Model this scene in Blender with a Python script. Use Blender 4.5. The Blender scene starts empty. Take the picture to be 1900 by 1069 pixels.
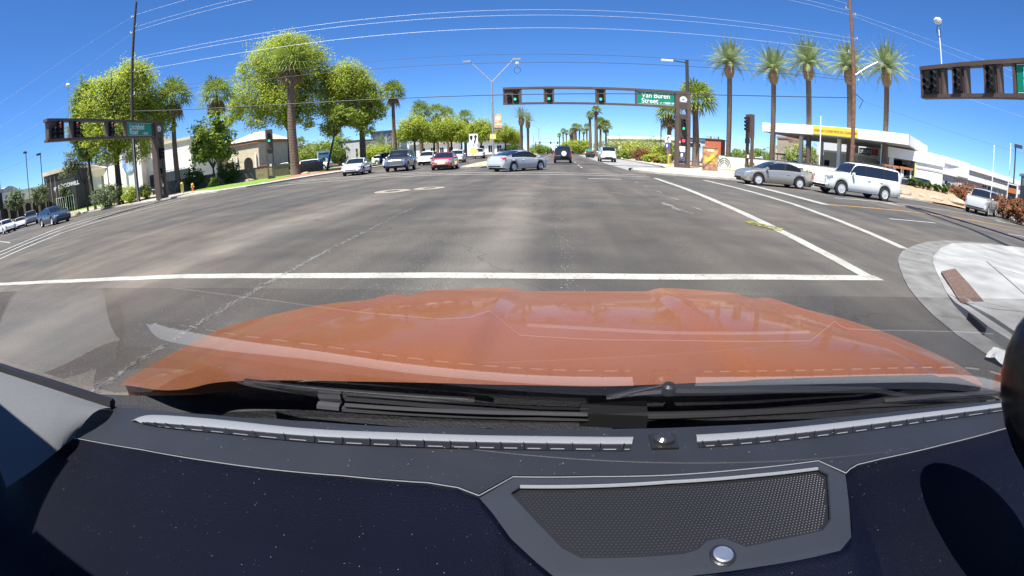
import bpy, bmesh, math, random
from mathutils import Matrix, Vector, noise
random.seed(7)
SC = bpy.context.scene
COL = SC.collection
PI = math.pi
R = math.radians

# ---------------------------------------------------------------- camera (wide dash camera lens), world, sun, exposure
cd = bpy.data.cameras.new('dash_camera')
cam = bpy.data.objects.new('dash_camera', cd)
COL.objects.link(cam)
SC.camera = cam
SC.render.engine = 'CYCLES'
cd.type = 'PANO'
cd.panorama_type = 'FISHEYE_LENS_POLYNOMIAL'
cd.sensor_fit = 'HORIZONTAL'
cd.sensor_width = 36.0
cd.fisheye_polynomial_k0 = 0.0
cd.fisheye_polynomial_k1 = -1.0 / (36.0 * 835.93 / 1900.0)
cd.fisheye_polynomial_k2 = cd.fisheye_polynomial_k3 = cd.fisheye_polynomial_k4 = 0.0
cd.fisheye_fov = R(179)
cd.clip_start = 0.01
cd.clip_end = 6000
pitch, roll, yaw = 0.3062, -0.0173, -0.1099
F_ = Vector((math.sin(yaw) * math.cos(pitch), math.cos(yaw) * math.cos(pitch), -math.sin(pitch)))
R_ = Vector((math.cos(yaw), -math.sin(yaw), 0))
U_ = R_.cross(F_)
c_, s_ = math.cos(roll), math.sin(roll)
MX = Matrix((R_ * c_ + U_ * s_, -R_ * s_ + U_ * c_, -F_)).transposed().to_4x4()
MX.translation = (0, 0, 1.45)
cam.matrix_world = MX

SUN_EL = R(65)
SUN_AZ = R(-148)          # from +Y towards +X: behind the car, over its left shoulder
world = bpy.data.worlds.new('World')
SC.world = world
world.use_nodes = True
wn = world.node_tree
bg = wn.nodes['Background']
sky = wn.nodes.new('ShaderNodeTexSky')
sky.sky_type = 'NISHITA'
sky.sun_disc = False
sky.sun_elevation = SUN_EL
sky.sun_rotation = SUN_AZ
sky.altitude = 2500
sky.air_density = 0.9
sky.dust_density = 0.0
sky.ozone_density = 10.0
hsv = wn.nodes.new('ShaderNodeHueSaturation'); hsv.inputs['Saturation'].default_value = 1.10; hsv.inputs['Hue'].default_value = 0.503
wn.links.new(sky.outputs[0], hsv.inputs['Color']); wn.links.new(hsv.outputs[0], bg.inputs[0])
bg.inputs[1].default_value = 0.088
sl = bpy.data.lights.new('sun', 'SUN')
sl.energy = 5.0
sl.angle = R(0.53)
sl.color = (1.0, 0.95, 0.87)
sun = bpy.data.objects.new('sun', sl)
COL.objects.link(sun)
to_sun = Vector((math.sin(SUN_AZ) * math.cos(SUN_EL), math.cos(SUN_AZ) * math.cos(SUN_EL), math.sin(SUN_EL)))
sun.rotation_euler = to_sun.to_track_quat('Z', 'Y').to_euler()
sun.location = (0, 0, 60)
SC.view_settings.view_transform = 'Standard'
SC.view_settings.look = 'None'
SC.view_settings.gamma = 1.0
SC.view_settings.exposure = 1.15
SC.cycles.max_bounces = 6
SC.cycles.diffuse_bounces = 3
SC.cycles.glossy_bounces = 3
SC.cycles.transmission_bounces = 3
SC.cycles.transparent_max_bounces = 8
SC.cycles.use_denoising = True

# ---------------------------------------------------------------- materials
MATS = {}
def mat(name, col, rough=0.6, metal=0.0, var=0.12, scale=3.0, bump=0.0, bscale=60.0, coat=0.0, spec=0.5, emit=None, estr=0.0, col2=None, coords='Object'):
    if name in MATS: return MATS[name]
    m = bpy.data.materials.new(name); m.use_nodes = True
    nt = m.node_tree; b = nt.nodes['Principled BSDF']
    b.inputs['Roughness'].default_value = rough
    b.inputs['Metallic'].default_value = metal
    b.inputs['Specular IOR Level'].default_value = spec
    b.inputs['Coat Weight'].default_value = coat
    b.inputs['Coat Roughness'].default_value = 0.04
    tc = nt.nodes.new('ShaderNodeTexCoord')
    if var > 0 or col2:
        nz = nt.nodes.new('ShaderNodeTexNoise'); nz.inputs['Scale'].default_value = scale; nz.inputs['Detail'].default_value = 6
        nt.links.new(tc.outputs[coords], nz.inputs['Vector'])
        rp = nt.nodes.new('ShaderNodeValToRGB')
        a = col; c2 = col2 or [min(1, c * (1 + var)) for c in col]; c1 = [c * (1 - var) for c in a] if not col2 else a
        rp.color_ramp.elements[0].position = 0.3; rp.color_ramp.elements[1].position = 0.7
        rp.color_ramp.elements[0].color = (*c1[:3], 1); rp.color_ramp.elements[1].color = (*c2[:3], 1)
        nt.links.new(nz.outputs['Fac'], rp.inputs['Fac']); nt.links.new(rp.outputs['Color'], b.inputs['Base Color'])
    else:
        b.inputs['Base Color'].default_value = (*col[:3], 1)
    if bump > 0:
        n2 = nt.nodes.new('ShaderNodeTexNoise'); n2.inputs['Scale'].default_value = bscale; n2.inputs['Detail'].default_value = 4
        nt.links.new(tc.outputs[coords], n2.inputs['Vector'])
        bp = nt.nodes.new('ShaderNodeBump'); bp.inputs['Strength'].default_value = bump; bp.inputs['Distance'].default_value = 0.02
        nt.links.new(n2.outputs['Fac'], bp.inputs['Height']); nt.links.new(bp.outputs['Normal'], b.inputs['Normal'])
    if emit:
        b.inputs['Emission Color'].default_value = (*emit, 1); b.inputs['Emission Strength'].default_value = estr
    MATS[name] = m
    return m

def leaf_mat(name, dark, light, trans=0.35, rough=0.6):
    if name in MATS: return MATS[name]
    m = bpy.data.materials.new(name); m.use_nodes = True
    nt = m.node_tree; b = nt.nodes['Principled BSDF']; out = nt.nodes['Material Output']
    geo = nt.nodes.new('ShaderNodeNewGeometry')
    rp = nt.nodes.new('ShaderNodeValToRGB')
    rp.color_ramp.elements[0].color = (*dark, 1); rp.color_ramp.elements[1].color = (*light, 1)
    nt.links.new(geo.outputs['Random Per Island'], rp.inputs['Fac'])
    nt.links.new(rp.outputs['Color'], b.inputs['Base Color'])
    b.inputs['Roughness'].default_value = rough; b.inputs['Specular IOR Level'].default_value = 0.25
    tr = nt.nodes.new('ShaderNodeBsdfTranslucent')
    hs = nt.nodes.new('ShaderNodeHueSaturation'); hs.inputs['Value'].default_value = 1.25; hs.inputs['Saturation'].default_value = 1.1
    nt.links.new(rp.outputs['Color'], hs.inputs['Color']); nt.links.new(hs.outputs['Color'], tr.inputs['Color'])
    mx = nt.nodes.new('ShaderNodeMixShader'); mx.inputs[0].default_value = trans
    nt.links.new(b.outputs[0], mx.inputs[1]); nt.links.new(tr.outputs[0], mx.inputs[2]); nt.links.new(mx.outputs[0], out.inputs['Surface'])
    MATS[name] = m
    return m

def glow(name, col, strength):
    return mat(name, col, 0.3, var=0, emit=col, estr=strength)

# ---------------------------------------------------------------- mesh helpers
class MB:
    def __init__(s): s.v = []; s.f = []
    def add(s, vs, fs):
        o = len(s.v); s.v += [tuple(p) for p in vs]; s.f += [tuple(i + o for i in q) for q in fs]; return s
    def bx(s, x0, x1, y0, y1, z0, z1, mx=None):
        vs = [Vector(p) for p in ((x0, y0, z0), (x1, y0, z0), (x1, y1, z0), (x0, y1, z0), (x0, y0, z1), (x1, y0, z1), (x1, y1, z1), (x0, y1, z1))]
        if mx: vs = [mx @ p for p in vs]
        return s.add(vs, [(3, 2, 1, 0), (4, 5, 6, 7), (0, 1, 5, 4), (1, 2, 6, 5), (2, 3, 7, 6), (3, 0, 4, 7)])
    def tube(s, pts, rad, n=8, caps=True, flat=1.0):
        pts = [Vector(p) for p in pts]
        if not isinstance(rad, (list, tuple)): rad = [rad] * len(pts)
        vs = []; up = None
        for i, p in enumerate(pts):
            d = (pts[min(i + 1, len(pts) - 1)] - pts[max(i - 1, 0)]).normalized()
            if up is None:
                up = Vector((0, 0, 1)) if abs(d.z) < 0.9 else Vector((1, 0, 0))
            a = d.cross(up)
            if a.length < 1e-5: a = d.cross(Vector((0, 1, 0)))
            a.normalize(); b = a.cross(d).normalized(); up = b
            for k in range(n):
                t = 2 * PI * k / n
                vs.append(p + a * (math.cos(t) * rad[i]) + b * (math.sin(t) * rad[i] * flat))
        fs = []
        for i in range(len(pts) - 1):
            for k in range(n):
                fs.append((i * n + k, i * n + (k + 1) % n, (i + 1) * n + (k + 1) % n, (i + 1) * n + k))
        if caps:
            fs.append(tuple(range(n))[::-1]); fs.append(tuple((len(pts) - 1) * n + k for k in range(n)))
        return s.add(vs, fs)
    def prism(s, poly, z0, z1, mx=None):
        n = len(poly)
        vs = [Vector((p[0], p[1], z0)) for p in poly] + [Vector((p[0], p[1], z1)) for p in poly]
        if mx: vs = [mx @ p for p in vs]
        a = sum(poly[i][0] * poly[(i + 1) % n][1] - poly[(i + 1) % n][0] * poly[i][1] for i in range(n))
        fs = [tuple(range(n))[::-1], tuple(range(n, 2 * n))] + [(i, (i + 1) % n, n + (i + 1) % n, n + i) for i in range(n)]
        if a < 0: fs = [f[::-1] for f in fs]
        return s.add(vs, fs)
    def lathe(s, prof, n=16, mx=None, caps=True):
        vs = []
        for r, z in prof:
            for k in range(n):
                p = Vector((r * math.cos(2 * PI * k / n), r * math.sin(2 * PI * k / n), z))
                vs.append(mx @ p if mx else p)
        fs = []
        for i in range(len(prof) - 1):
            for k in range(n): fs.append((i * n + k, i * n + (k + 1) % n, (i + 1) * n + (k + 1) % n, (i + 1) * n + k))
        if caps: fs.append(tuple(range(n))[::-1]); fs.append(tuple((len(prof) - 1) * n + k for k in range(n)))
        return s.add(vs, fs)
    def quad(s, a, b, c, d): return s.add([a, b, c, d], [(0, 1, 2, 3)])
    def mesh(s, name, m=None, smooth=None):
        me = bpy.data.meshes.new(name); me.from_pydata(s.v, [], s.f); me.update()
        if m: me.materials.append(m)
        if smooth is not None:
            me.polygons.foreach_set('use_smooth', [True] * len(me.polygons))
            if smooth: me.set_sharp_from_angle(angle=R(smooth))
        return me
    def build(s, name, m, parent=None, loc=None, rotz=0.0, smooth=None):
        return obj(name, s.mesh(name, m, smooth), parent, loc, rotz)

def obj(name, data, parent=None, loc=None, rotz=0.0):
    o = bpy.data.objects.new(name, data); COL.objects.link(o)
    if parent: o.parent = parent
    if loc: o.location = loc
    if rotz: o.rotation_euler = (0, 0, rotz)
    return o
def tag(o, label, cat, group=None):
    o['label'] = label; o['category'] = cat
    if group: o['group'] = group
    return o
def thing(name, label, cat, loc=(0, 0, 0), rotz=0.0, group=None):
    o = obj(name, None, None, loc, rotz); o.empty_display_size = 0.2
    return tag(o, label, cat, group)
def struct(o):
    o['kind'] = 'structure'; return o
def stuff(o, label=None, cat=None):
    o['kind'] = 'stuff'
    if label: o['label'] = label; o['category'] = cat
    return o
def dup(root, loc, rotz=0.0, label=None, scale=None):
    r = root.copy(); COL.objects.link(r); r.location = loc; r.rotation_euler = (0, 0, rotz)
    if scale: r.scale = (scale, scale, scale)
    if label: r['label'] = label
    for ch in list(root.children):
        c = ch.copy(); COL.objects.link(c); c.parent = r; c.matrix_parent_inverse = ch.matrix_parent_inverse.copy()
        for g in list(ch.children):
            d = g.copy(); COL.objects.link(d); d.parent = c; d.matrix_parent_inverse = g.matrix_parent_inverse.copy()
    return r
_tc = {}
def text(name, s, size, m, parent, mx, align='LEFT', ext=0.004, sx=1.0, bold=0.0):
    cu = bpy.data.curves.new('t', 'FONT'); cu.body = s; cu.size = size; cu.extrude = ext; cu.align_x = align; cu.offset = bold
    t = bpy.data.objects.new('t', cu); COL.objects.link(t)
    bpy.context.view_layer.update()
    me = bpy.data.meshes.new_from_object(t.evaluated_get(bpy.context.evaluated_depsgraph_get()))
    bpy.data.objects.remove(t); bpy.data.curves.remove(cu)
    me.transform(Matrix.Diagonal((sx, 1, 1, 1))); me.materials.clear(); me.materials.append(m); me.name = name
    o = obj(name, me, parent); o.matrix_local = mx
    return o
def frame(o, xdir, zdir=(0, 0, 1)):
    """matrix whose local X runs along xdir, local Y along zdir (upright lettering), Z out of the face"""
    x = Vector(xdir).normalized(); y = Vector(zdir).normalized(); z = x.cross(y)
    m = Matrix((x, y, z)).transposed().to_4x4(); m.translation = o
    return m
def lerp(a, b, t): return a + (b - a) * t
def interp(tab, x):
    if x <= tab[0][0]: return tab[0][1]
    for (a, b), (c, d) in zip(tab, tab[1:]):
        if x <= c: return lerp(b, d, (x - a) / (c - a))
    return tab[-1][1]
def sinterp(tab, x):
    """smooth (monotone-ish) interpolation for car profiles"""
    if x <= tab[0][0]: return tab[0][1]
    if x >= tab[-1][0]: return tab[-1][1]
    for i in range(len(tab) - 1):
        x0, y0 = tab[i]; x1, y1 = tab[i + 1]
        if x <= x1:
            h = x1 - x0; t = (x - x0) / h
            s = (y1 - y0) / h
            sl0 = (y0 - tab[i - 1][1]) / (x0 - tab[i - 1][0]) if i > 0 else s
            sl1 = (tab[i + 2][1] - y1) / (tab[i + 2][0] - x1) if i + 2 < len(tab) else s
            def lim(a, b): return 0.0 if a * b <= 0 else 2 * a * b / (a + b)
            m0 = lim(s, sl0) if i > 0 else s; m1 = lim(s, sl1) if i + 2 < len(tab) else s
            return (2*t**3-3*t**2+1)*y0 + (t**3-2*t**2+t)*h*m0 + (-2*t**3+3*t**2)*y1 + (t**3-t**2)*h*m1

# ---------------------------------------------------------------- ground, roads, pavements, markings
def asphalt(name, base, warm, lanes):
    m = bpy.data.materials.new(name); m.use_nodes = True
    nt = m.node_tree; b = nt.nodes['Principled BSDF']; L = nt.links.new
    tc = nt.nodes.new('ShaderNodeTexCoord')
    def mapn(sc, scale, detail=5, rough=0.55):
        mp = nt.nodes.new('ShaderNodeMapping'); mp.inputs['Scale'].default_value = sc
        n = nt.nodes.new('ShaderNodeTexNoise'); n.inputs['Scale'].default_value = scale; n.inputs['Detail'].default_value = detail; n.inputs['Roughness'].default_value = rough
        L(tc.outputs['Object'], mp.inputs[0]); L(mp.outputs[0], n.inputs['Vector']); return n.outputs['Fac']
    def ramp(src, p0, p1, c0, c1):
        r = nt.nodes.new('ShaderNodeValToRGB'); r.color_ramp.elements[0].position = p0; r.color_ramp.elements[1].position = p1
        r.color_ramp.elements[0].color = (*c0, 1); r.color_ramp.elements[1].color = (*c1, 1); L(src, r.inputs[0]); return r.outputs[0]
    def mix(mode, fac, a, bb):
        x = nt.nodes.new('ShaderNodeMix'); x.data_type = 'RGBA'; x.blend_type = mode
        if isinstance(fac, float): x.inputs[0].default_value = fac
        else: L(fac, x.inputs[0])
        L(a, x.inputs[6]); L(bb, x.inputs[7]); return x.outputs[2]
    big = ramp(mapn((1, 1, 1), 0.09, 4), 0.35, 0.66, base, warm)
    st = ramp(mapn((0.75, 0.05, 1), 1.0, 5), 0.36, 0.72, (0.76, 0.76, 0.775), (1.34, 1.31, 1.25))
    cx = ramp(mapn((0.06, 0.9, 1), 0.8, 5), 0.35, 0.75, (0.86, 0.86, 0.86), (1.12, 1.11, 1.09))
    blot = ramp(mapn((1, 1, 1), 0.9, 6), 0.3, 0.7, (0.78, 0.78, 0.80), (1.18, 1.17, 1.15))
    fine = ramp(mapn((1, 1, 1), 42, 4, 0.75), 0.3, 0.72, (0.62, 0.62, 0.62), (1.45, 1.44, 1.40))
    c = mix('MULTIPLY', 1.0, big, st); c = mix('MULTIPLY', 1.0, c, cx); c = mix('MULTIPLY', 1.0, c, blot); c = mix('MULTIPLY', 1.0, c, fine)
    if lanes:   # wheel-polished bands that run along the lanes through the junction
        sx = nt.nodes.new('ShaderNodeSeparateXYZ'); L(tc.outputs['Object'], sx.inputs[0])
        wv = nt.nodes.new('ShaderNodeMath'); wv.operation = 'MULTIPLY_ADD'; L(mapn((.5, .25, 1), 1.0, 4), wv.inputs[0]); wv.inputs[1].default_value = 2.4; L(sx.outputs['X'], wv.inputs[2])
        mr = nt.nodes.new('ShaderNodeMapRange'); mr.inputs['From Min'].default_value = -12 + 1.2; mr.inputs['From Max'].default_value = 8 + 1.2; L(wv.outputs[0], mr.inputs['Value'])
        r = nt.nodes.new('ShaderNodeValToRGB'); L(mr.outputs[0], r.inputs[0]); els = r.color_ramp.elements
        stops = [(-12, .95), (-8.2, .9), (-6.6, 1.5), (-5.2, .92), (-3.6, .84), (-2.0, .9), (-1.0, 1.42), (-.1, .9), (1.4, .80), (2.8, .86), (4.2, 1.02), (8, .95)]
        while len(els) < len(stops): els.new(.5)
        for e, (x_, v_) in zip(els, stops): e.position = (x_ + 12) / 20; e.color = (v_, v_ * .985, v_ * .955, 1)
        fy = nt.nodes.new('ShaderNodeMapRange'); fy.inputs['From Min'].default_value = 9; fy.inputs['From Max'].default_value = 20; fy.inputs['To Min'].default_value = 1; fy.inputs['To Max'].default_value = .25; L(sx.outputs['Y'], fy.inputs['Value'])
        c = mix('MULTIPLY', fy.outputs[0], c, r.outputs[0])
    # polished pale aggregate showing in streaks along the lanes
    vo = nt.nodes.new('ShaderNodeTexVoronoi'); vo.inputs['Scale'].default_value = 24; L(tc.outputs['Object'], vo.inputs['Vector'])
    spk = ramp(vo.outputs['Distance'], 0.10, 0.2, (1, 1, 1), (0, 0, 0))
    msk = ramp(mapn((0.55, 0.10, 1), 1.0, 4), 0.46, 0.66, (0, 0, 0), (1, 1, 1))
    mm = nt.nodes.new('ShaderNodeMath'); mm.operation = 'MULTIPLY'; L(spk, mm.inputs[0]); L(msk, mm.inputs[1])
    ag = nt.nodes.new('ShaderNodeRGB'); ag.outputs[0].default_value = (0.30, 0.28, 0.23, 1)
    m2 = nt.nodes.new('ShaderNodeMath'); m2.operation = 'MULTIPLY'; m2.inputs[1].default_value = 0.8; L(mm.outputs[0], m2.inputs[0])
    c = mix('MIX', m2.outputs[0], c, ag.outputs[0])
    # cracks
    v2 = nt.nodes.new('ShaderNodeTexVoronoi'); v2.feature = 'DISTANCE_TO_EDGE'; v2.inputs['Scale'].default_value = 0.16
    wob = nt.nodes.new('ShaderNodeTexNoise'); wob.inputs['Scale'].default_value = 1.4; wob.inputs['Detail'].default_value = 5
    L(tc.outputs['Object'], wob.inputs['Vector'])
    va = nt.nodes.new('ShaderNodeVectorMath'); va.operation = 'ADD'; L(tc.outputs['Object'], va.inputs[0]); L(wob.outputs['Color'], va.inputs[1]); L(va.outputs[0], v2.inputs['Vector'])
    ck = ramp(v2.outputs['Distance'], 0.0006, 0.0018, (0.72, 0.72, 0.72), (1, 1, 1))
    c = mix('MULTIPLY', 1.0, c, ck)
    L(c, b.inputs['Base Color'])
    b.inputs['Roughness'].default_value = 0.82; b.inputs['Specular IOR Level'].default_value = 0.35
    n2 = nt.nodes.new('ShaderNodeTexNoise'); n2.inputs['Scale'].default_value = 90; n2.inputs['Detail'].default_value = 3; L(tc.outputs['Object'], n2.inputs['Vector'])
    bp = nt.nodes.new('ShaderNodeBump'); bp.inputs['Strength'].default_value = 0.35; bp.inputs['Distance'].default_value = 0.008
    L(n2.outputs['Fac'], bp.inputs['Height']); L(bp.outputs['Normal'], b.inputs['Normal'])
    MATS[name] = m
    return m

def paint(name, col, under=(0.10, 0.10, 0.10), wear=0.36, sc=9.0):
    m = bpy.data.materials.new(name); m.use_nodes = True
    nt = m.node_tree; b = nt.nodes['Principled BSDF']; L = nt.links.new
    tc = nt.nodes.new('ShaderNodeTexCoord')
    n = nt.nodes.new('ShaderNodeTexNoise'); n.inputs['Scale'].default_value = sc; n.inputs['Detail'].default_value = 9; n.inputs['Roughness'].default_value = 0.72
    L(tc.outputs['Object'], n.inputs['Vector'])
    r = nt.nodes.new('ShaderNodeValToRGB'); r.color_ramp.elements[0].position = wear - 0.05; r.color_ramp.elements[1].position = wear + 0.05
    r.color_ramp.elements[0].color = (*under, 1); r.color_ramp.elements[1].color = (*col, 1)
    L(n.outputs['Fac'], r.inputs[0])
    g = nt.nodes.new('ShaderNodeTexNoise'); g.inputs['Scale'].default_value = 2.2; g.inputs['Detail'].default_value = 7; L(tc.outputs['Object'], g.inputs['Vector'])
    r2 = nt.nodes.new('ShaderNodeValToRGB'); r2.color_ramp.elements[0].position = 0.3; r2.color_ramp.elements[1].position = 0.65
    r2.color_ramp.elements[0].color = (0.72, 0.70, 0.67, 1); r2.color_ramp.elements[1].color = (1, 1, 1, 1); L(g.outputs['Fac'], r2.inputs[0])
    x = nt.nodes.new('ShaderNodeMix'); x.data_type = 'RGBA'; x.blend_type = 'MULTIPLY'; x.inputs[0].default_value = 1; L(r.outputs[0], x.inputs[6]); L(r2.outputs[0], x.inputs[7])
    L(x.outputs[2], b.inputs['Base Color']); b.inputs['Roughness'].default_value = 0.75
    MATS[name] = m; return m

ASPH = asphalt('asphalt_main', (0.070, 0.0695, 0.069), (0.110, 0.097, 0.086), True)
ASPH2 = asphalt('asphalt_lot', (0.05, 0.05, 0.052), (0.07, 0.066, 0.062), None)
WHITE = paint('road_paint_white', (0.38, 0.375, 0.345), under=(0.13, 0.13, 0.125), wear=0.41, sc=20)
WORN = paint('road_paint_worn', (0.25, 0.245, 0.23), under=(0.07, 0.07, 0.07), wear=0.46, sc=9.0)
YELL = paint('road_paint_yellow', (0.42, 0.22, 0.03))
CONC = mat('concrete', (0.42, 0.385, 0.33), 0.85, var=0.2, scale=1.3, bump=0.25, bscale=40)
CONC2 = mat('concrete_pale', (0.26, 0.26, 0.255), 0.85, var=0.28, scale=1.1, bump=0.25, bscale=50)
GUTT = mat('concrete_gutter', (0.15, 0.148, 0.14), 0.85, var=0.3, scale=2.6, bump=0.25, bscale=50)
EARTH = mat('dry_earth', (0.36, 0.28, 0.20), 0.95, var=0.25, scale=0.6, bump=0.4, bscale=8)
GRAVEL = mat('desert_gravel', (0.42, 0.30, 0.20), 0.95, var=0.35, scale=6.0, bump=0.6, bscale=14, col2=(0.26, 0.17, 0.11))
LAWN = mat('lawn_green', (0.10, 0.19, 0.018), 0.9, var=0.3, scale=3.0, bump=0.8, bscale=30, col2=(0.20, 0.33, 0.035))
SHADEGRASS = mat('grass_shaded', (0.10, 0.14, 0.03), 0.9, scale=3.0, bump=0.8, bscale=30, col2=(0.18, 0.20, 0.05))  # lawn green dulled, the shade under the trees put into its colour

def sheet(name, poly, z, m, parent=None):
    b = MB(); b.add([(p[0], p[1], z) for p in poly], [tuple(range(len(poly)))])
    a = sum(poly[i][0] * poly[(i + 1) % len(poly)][1] - poly[(i + 1) % len(poly)][0] * poly[i][1] for i in range(len(poly)))
    if a < 0: b.f = [f[::-1] for f in b.f]
    return b.build(name, m, parent)
def strip(name, pts, w, z, m, parent, jitter=0.0):
    """a flat painted band that follows a line on the ground"""
    P = [Vector((p[0], p[1])) for p in pts]; Q = []
    for a, b in zip(P, P[1:]):
        n = max(1, int((b - a).length / 0.6))
        Q += [a.lerp(b, i / n) for i in range(n)]
    Q.append(P[-1]); vs = []
    for i, p in enumerate(Q):
        d = (Q[min(i + 1, len(Q) - 1)] - Q[max(0, i - 1)]).normalized(); nrm = Vector((-d.y, d.x))
        j = random.uniform(-jitter, jitter)
        vs += [(*(p + nrm * (w / 2 + j)), z), (*(p - nrm * (w / 2 - j)), z)]
    b = MB(); b.add(vs, [(2 * i + 1, 2 * i + 3, 2 * i + 2, 2 * i) for i in range(len(Q) - 1)])
    return b.build(name, m, parent)

struct(sheet('ground', [(-3000, -400), (3000, -400), (3000, 4000), (-3000, 4000)], -0.03, EARTH))
road = struct(sheet('road', [(-27, -30), (10.4, -30), (10.4, 900), (-27, 900)], 0.0, ASPH))
cross = struct(sheet('cross_road', [(-300, -14), (-27, -14), (-27, 42), (-300, 42)], 0.0, ASPH))
cross2 = struct(sheet('cross_road', [(10.4, -14), (260, -14), (260, 44), (10.4, 44)], 0.0, ASPH))
Z1 = 0.004
strip('crosswalk_line', [(-24, 3.3), (-12.9, 4.2), (-5.6, 4.88), (-1.5, 5.0), (1.0, 5.07), (4.72, 5.3)], 0.24, Z1, WHITE, road, 0.012)
strip('crosswalk_line', [(4.52, 5.32), (4.72, 8.6), (4.95, 12.0), (5.25, 18.2), (5.3, 25.0)], 0.27, 0.008, WHITE, road, 0.012)
strip('crosswalk_line', [(7.55, 7.75), (7.85, 9.57), (8.1, 11.34), (8.5, 15), (8.6, 19.5), (8.4, 25.6)], 0.28, Z1, WHITE, road, 0.012)
strip('stop_line', [(10.62, 15.9), (10.62, 18.8), (10.6, 22.4), (10.55, 25.6)], 0.5, Z1, WHITE, cross2, 0.01)
strip('centre_line', [(10.9, 16.1), (13.4, 16.6), (17.2, 17.4), (23.6, 18.0), (30, 18.1), (80, 19.5), (220, 23)], 0.22, Z1, YELL, cross2)
strip('lane_line', [(13.9, 20.1), (19.6, 21.9), (25.8, 22.6), (33.4, 22.7), (80, 24), (220, 28)], 0.2, Z1, WHITE, cross2)
for a, b in (((11.85, 13.24), (15.06, 13.75)), ((21.3, 13.9), (24.4, 14.05)), ((30.5, 14.3), (33.6, 14.4))):
    strip('lane_line', [a, b], 0.16, Z1, WHITE, cross2)
TAR = mat('tar_seam', (0.008, 0.008, 0.009), 0.6, var=0.2)
strip('tar_seam', [(19.2, 19.9), (18.3, 16.8), (17.2, 13.4), (16.5, 11.9), (15.5, 10.1), (14.6, 8.9)], 0.4, 0.012, TAR, cross2, 0.05)
def arrow(loc, rz, parent):
    b = MB(); Mx = Matrix.Translation((*loc, 0.006)) @ Matrix.Rotation(rz, 4, 'Z')
    pl = [(-1.6, -0.1), (0.3, -0.1), (0.3, -0.45), (1.6, 0), (0.3, 0.45), (0.3, 0.1), (-1.6, 0.1)]
    b.add([Mx @ Vector((x, y, 0)) for x, y in pl], [tuple(range(7))]); return b.build('turn_arrow', WHITE, parent)
arrow((19.3, 20.7), R(175), cross2); arrow((31.5, 21.0), R(178), cross2)
LC = [(-19.0, 4.2), (-21.96, 7.38), (-25.88, 12.95), (-27.2, 17.04), (-27.5, 20.86), (-27.3, 25.5)]
LB = [(-21.4, 4.8), (-24.38, 8.24), (-29.42, 14.76), (-31.2, 19.52), (-31.3, 23.56), (-31, 27)]
LA = [(-23.6, 5.4), (-27.06, 9.18), (-33.6, 17.15), (-34.8, 20.72), (-34.4, 23.59), (-33.6, 27)]
for l_ in (LC, LB): strip('crosswalk_line', l_, 0.33, Z1 + 0.004, WHITE, cross, 0.01)
strip('stop_line', LA, 0.36, Z1, WHITE, cross, 0.01)
strip('lane_line', [(-34, 12.5), (-48, 16.0), (-75, 19), (-140, 24)], 0.16, 0.008, WHITE, cross)
strip('lane_line', [(-36, 21.5), (-47, 21.6), (-75, 24)], 0.16, 0.008, WHITE, cross)
for k in range(4): strip('lane_line', [(-32 - 9 * k, 8.6 + 2 * k), (-36 - 9 * k, 9.6 + 2 * k)], 0.14, 0.008, WHITE, cross)
strip('crosswalk_line', [(-21.5, 28.6), (-14.3, 28.1), (-7.1, 27.9), (-2.5, 26.8), (1.45, 26.1), (5.2, 26.0)], 0.32, Z1, WHITE, road, 0.01)
strip('crosswalk_line', [(-21.5, 31.6), (-10.4, 30.5), (-1.3, 28.8), (2.2, 27.9), (5.3, 27.7)], 0.32, Z1, WHITE, road, 0.01)
def flecks(name, a, b, count, sig, smin, smax, m, parent, z=0.0042):
    """the crumbs of paint left of an old lane line: many small flat chips along it"""
    rng = random.Random(count); q = MB(); A, B = Vector(a), Vector(b); n = (B - A).normalized(); n = Vector((-n.y, n.x))
    for k in range(count):
        p = A.lerp(B, rng.random()) + n * rng.gauss(0, sig); s_ = rng.uniform(smin, smax); e = rng.uniform(1.0, 3.0); t = rng.gauss(0, .5)
        d = (B - A).normalized(); u = Vector((d.x * math.cos(t) - d.y * math.sin(t), d.x * math.sin(t) + d.y * math.cos(t))); w = Vector((-u.y, u.x))
        q.quad(*[(*(p + u * s_ * e * c + w * s_ * f), z + k * 1e-7) for c, f in ((-1, -.6), (1, -1), (.8, .7), (-.9, 1))])
    o = q.build(name, m, parent); o['kind'] = 'stuff'; return o
flecks('worn_lane_mark', (-3.52, 1.6), (-3.90, 11.6), 900, .03, .004, .011, WORN, road)
flecks('worn_lane_mark', (-3.52, 1.6), (-3.72, 6.5), 500, .04, .003, .009, WORN, road)
flecks('worn_lane_mark', (0.12, 3.2), (-0.10, 14.5), 500, .07, .003, .009, WORN, road)
flecks('worn_lane_mark', (-1.9, 3.0), (-2.2, 12), 700, .3, .002, .006, WORN, road)
strip('worn_lane_mark', [(1.4, 22.9), (3.1, 23.0)], 0.3, Z1, WHITE, road, 0.02)
strip('worn_lane_mark', [(3.5, 24.3), (4.6, 24.2)], 0.22, Z1, WORN, road, 0.03)
for k in range(5): strip('worn_lane_mark', [(3.55 + .04 * k, 21.4 - 2.3 * k), (3.62 + .04 * k, 20.8 - 2.3 * k)], 0.09, Z1, WORN, road)
for y in (36.5, 41.5, 52, 64, 76, 90): strip('lane_line', [(1.75, y), (1.75, y + 2.6)], 0.16, Z1, WHITE, road)
for y in (44, 52, 60, 68, 76, 84, 100, 116): strip('lane_line', [(-2.0, y), (-2.0, y + 3)], 0.16, Z1, WHITE, road)
strip('lane_line', [(-3.0, 75), (-2.7, 130), (-1.0, 220), (1.5, 300)], 0.18, Z1, WHITE, road)
for x in (-12.5, -16.0, -19.6):
    for y in (38, 50, 62, 74): strip('lane_line', [(x, y), (x, y + 3)], 0.15, Z1, WHITE, road)
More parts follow.
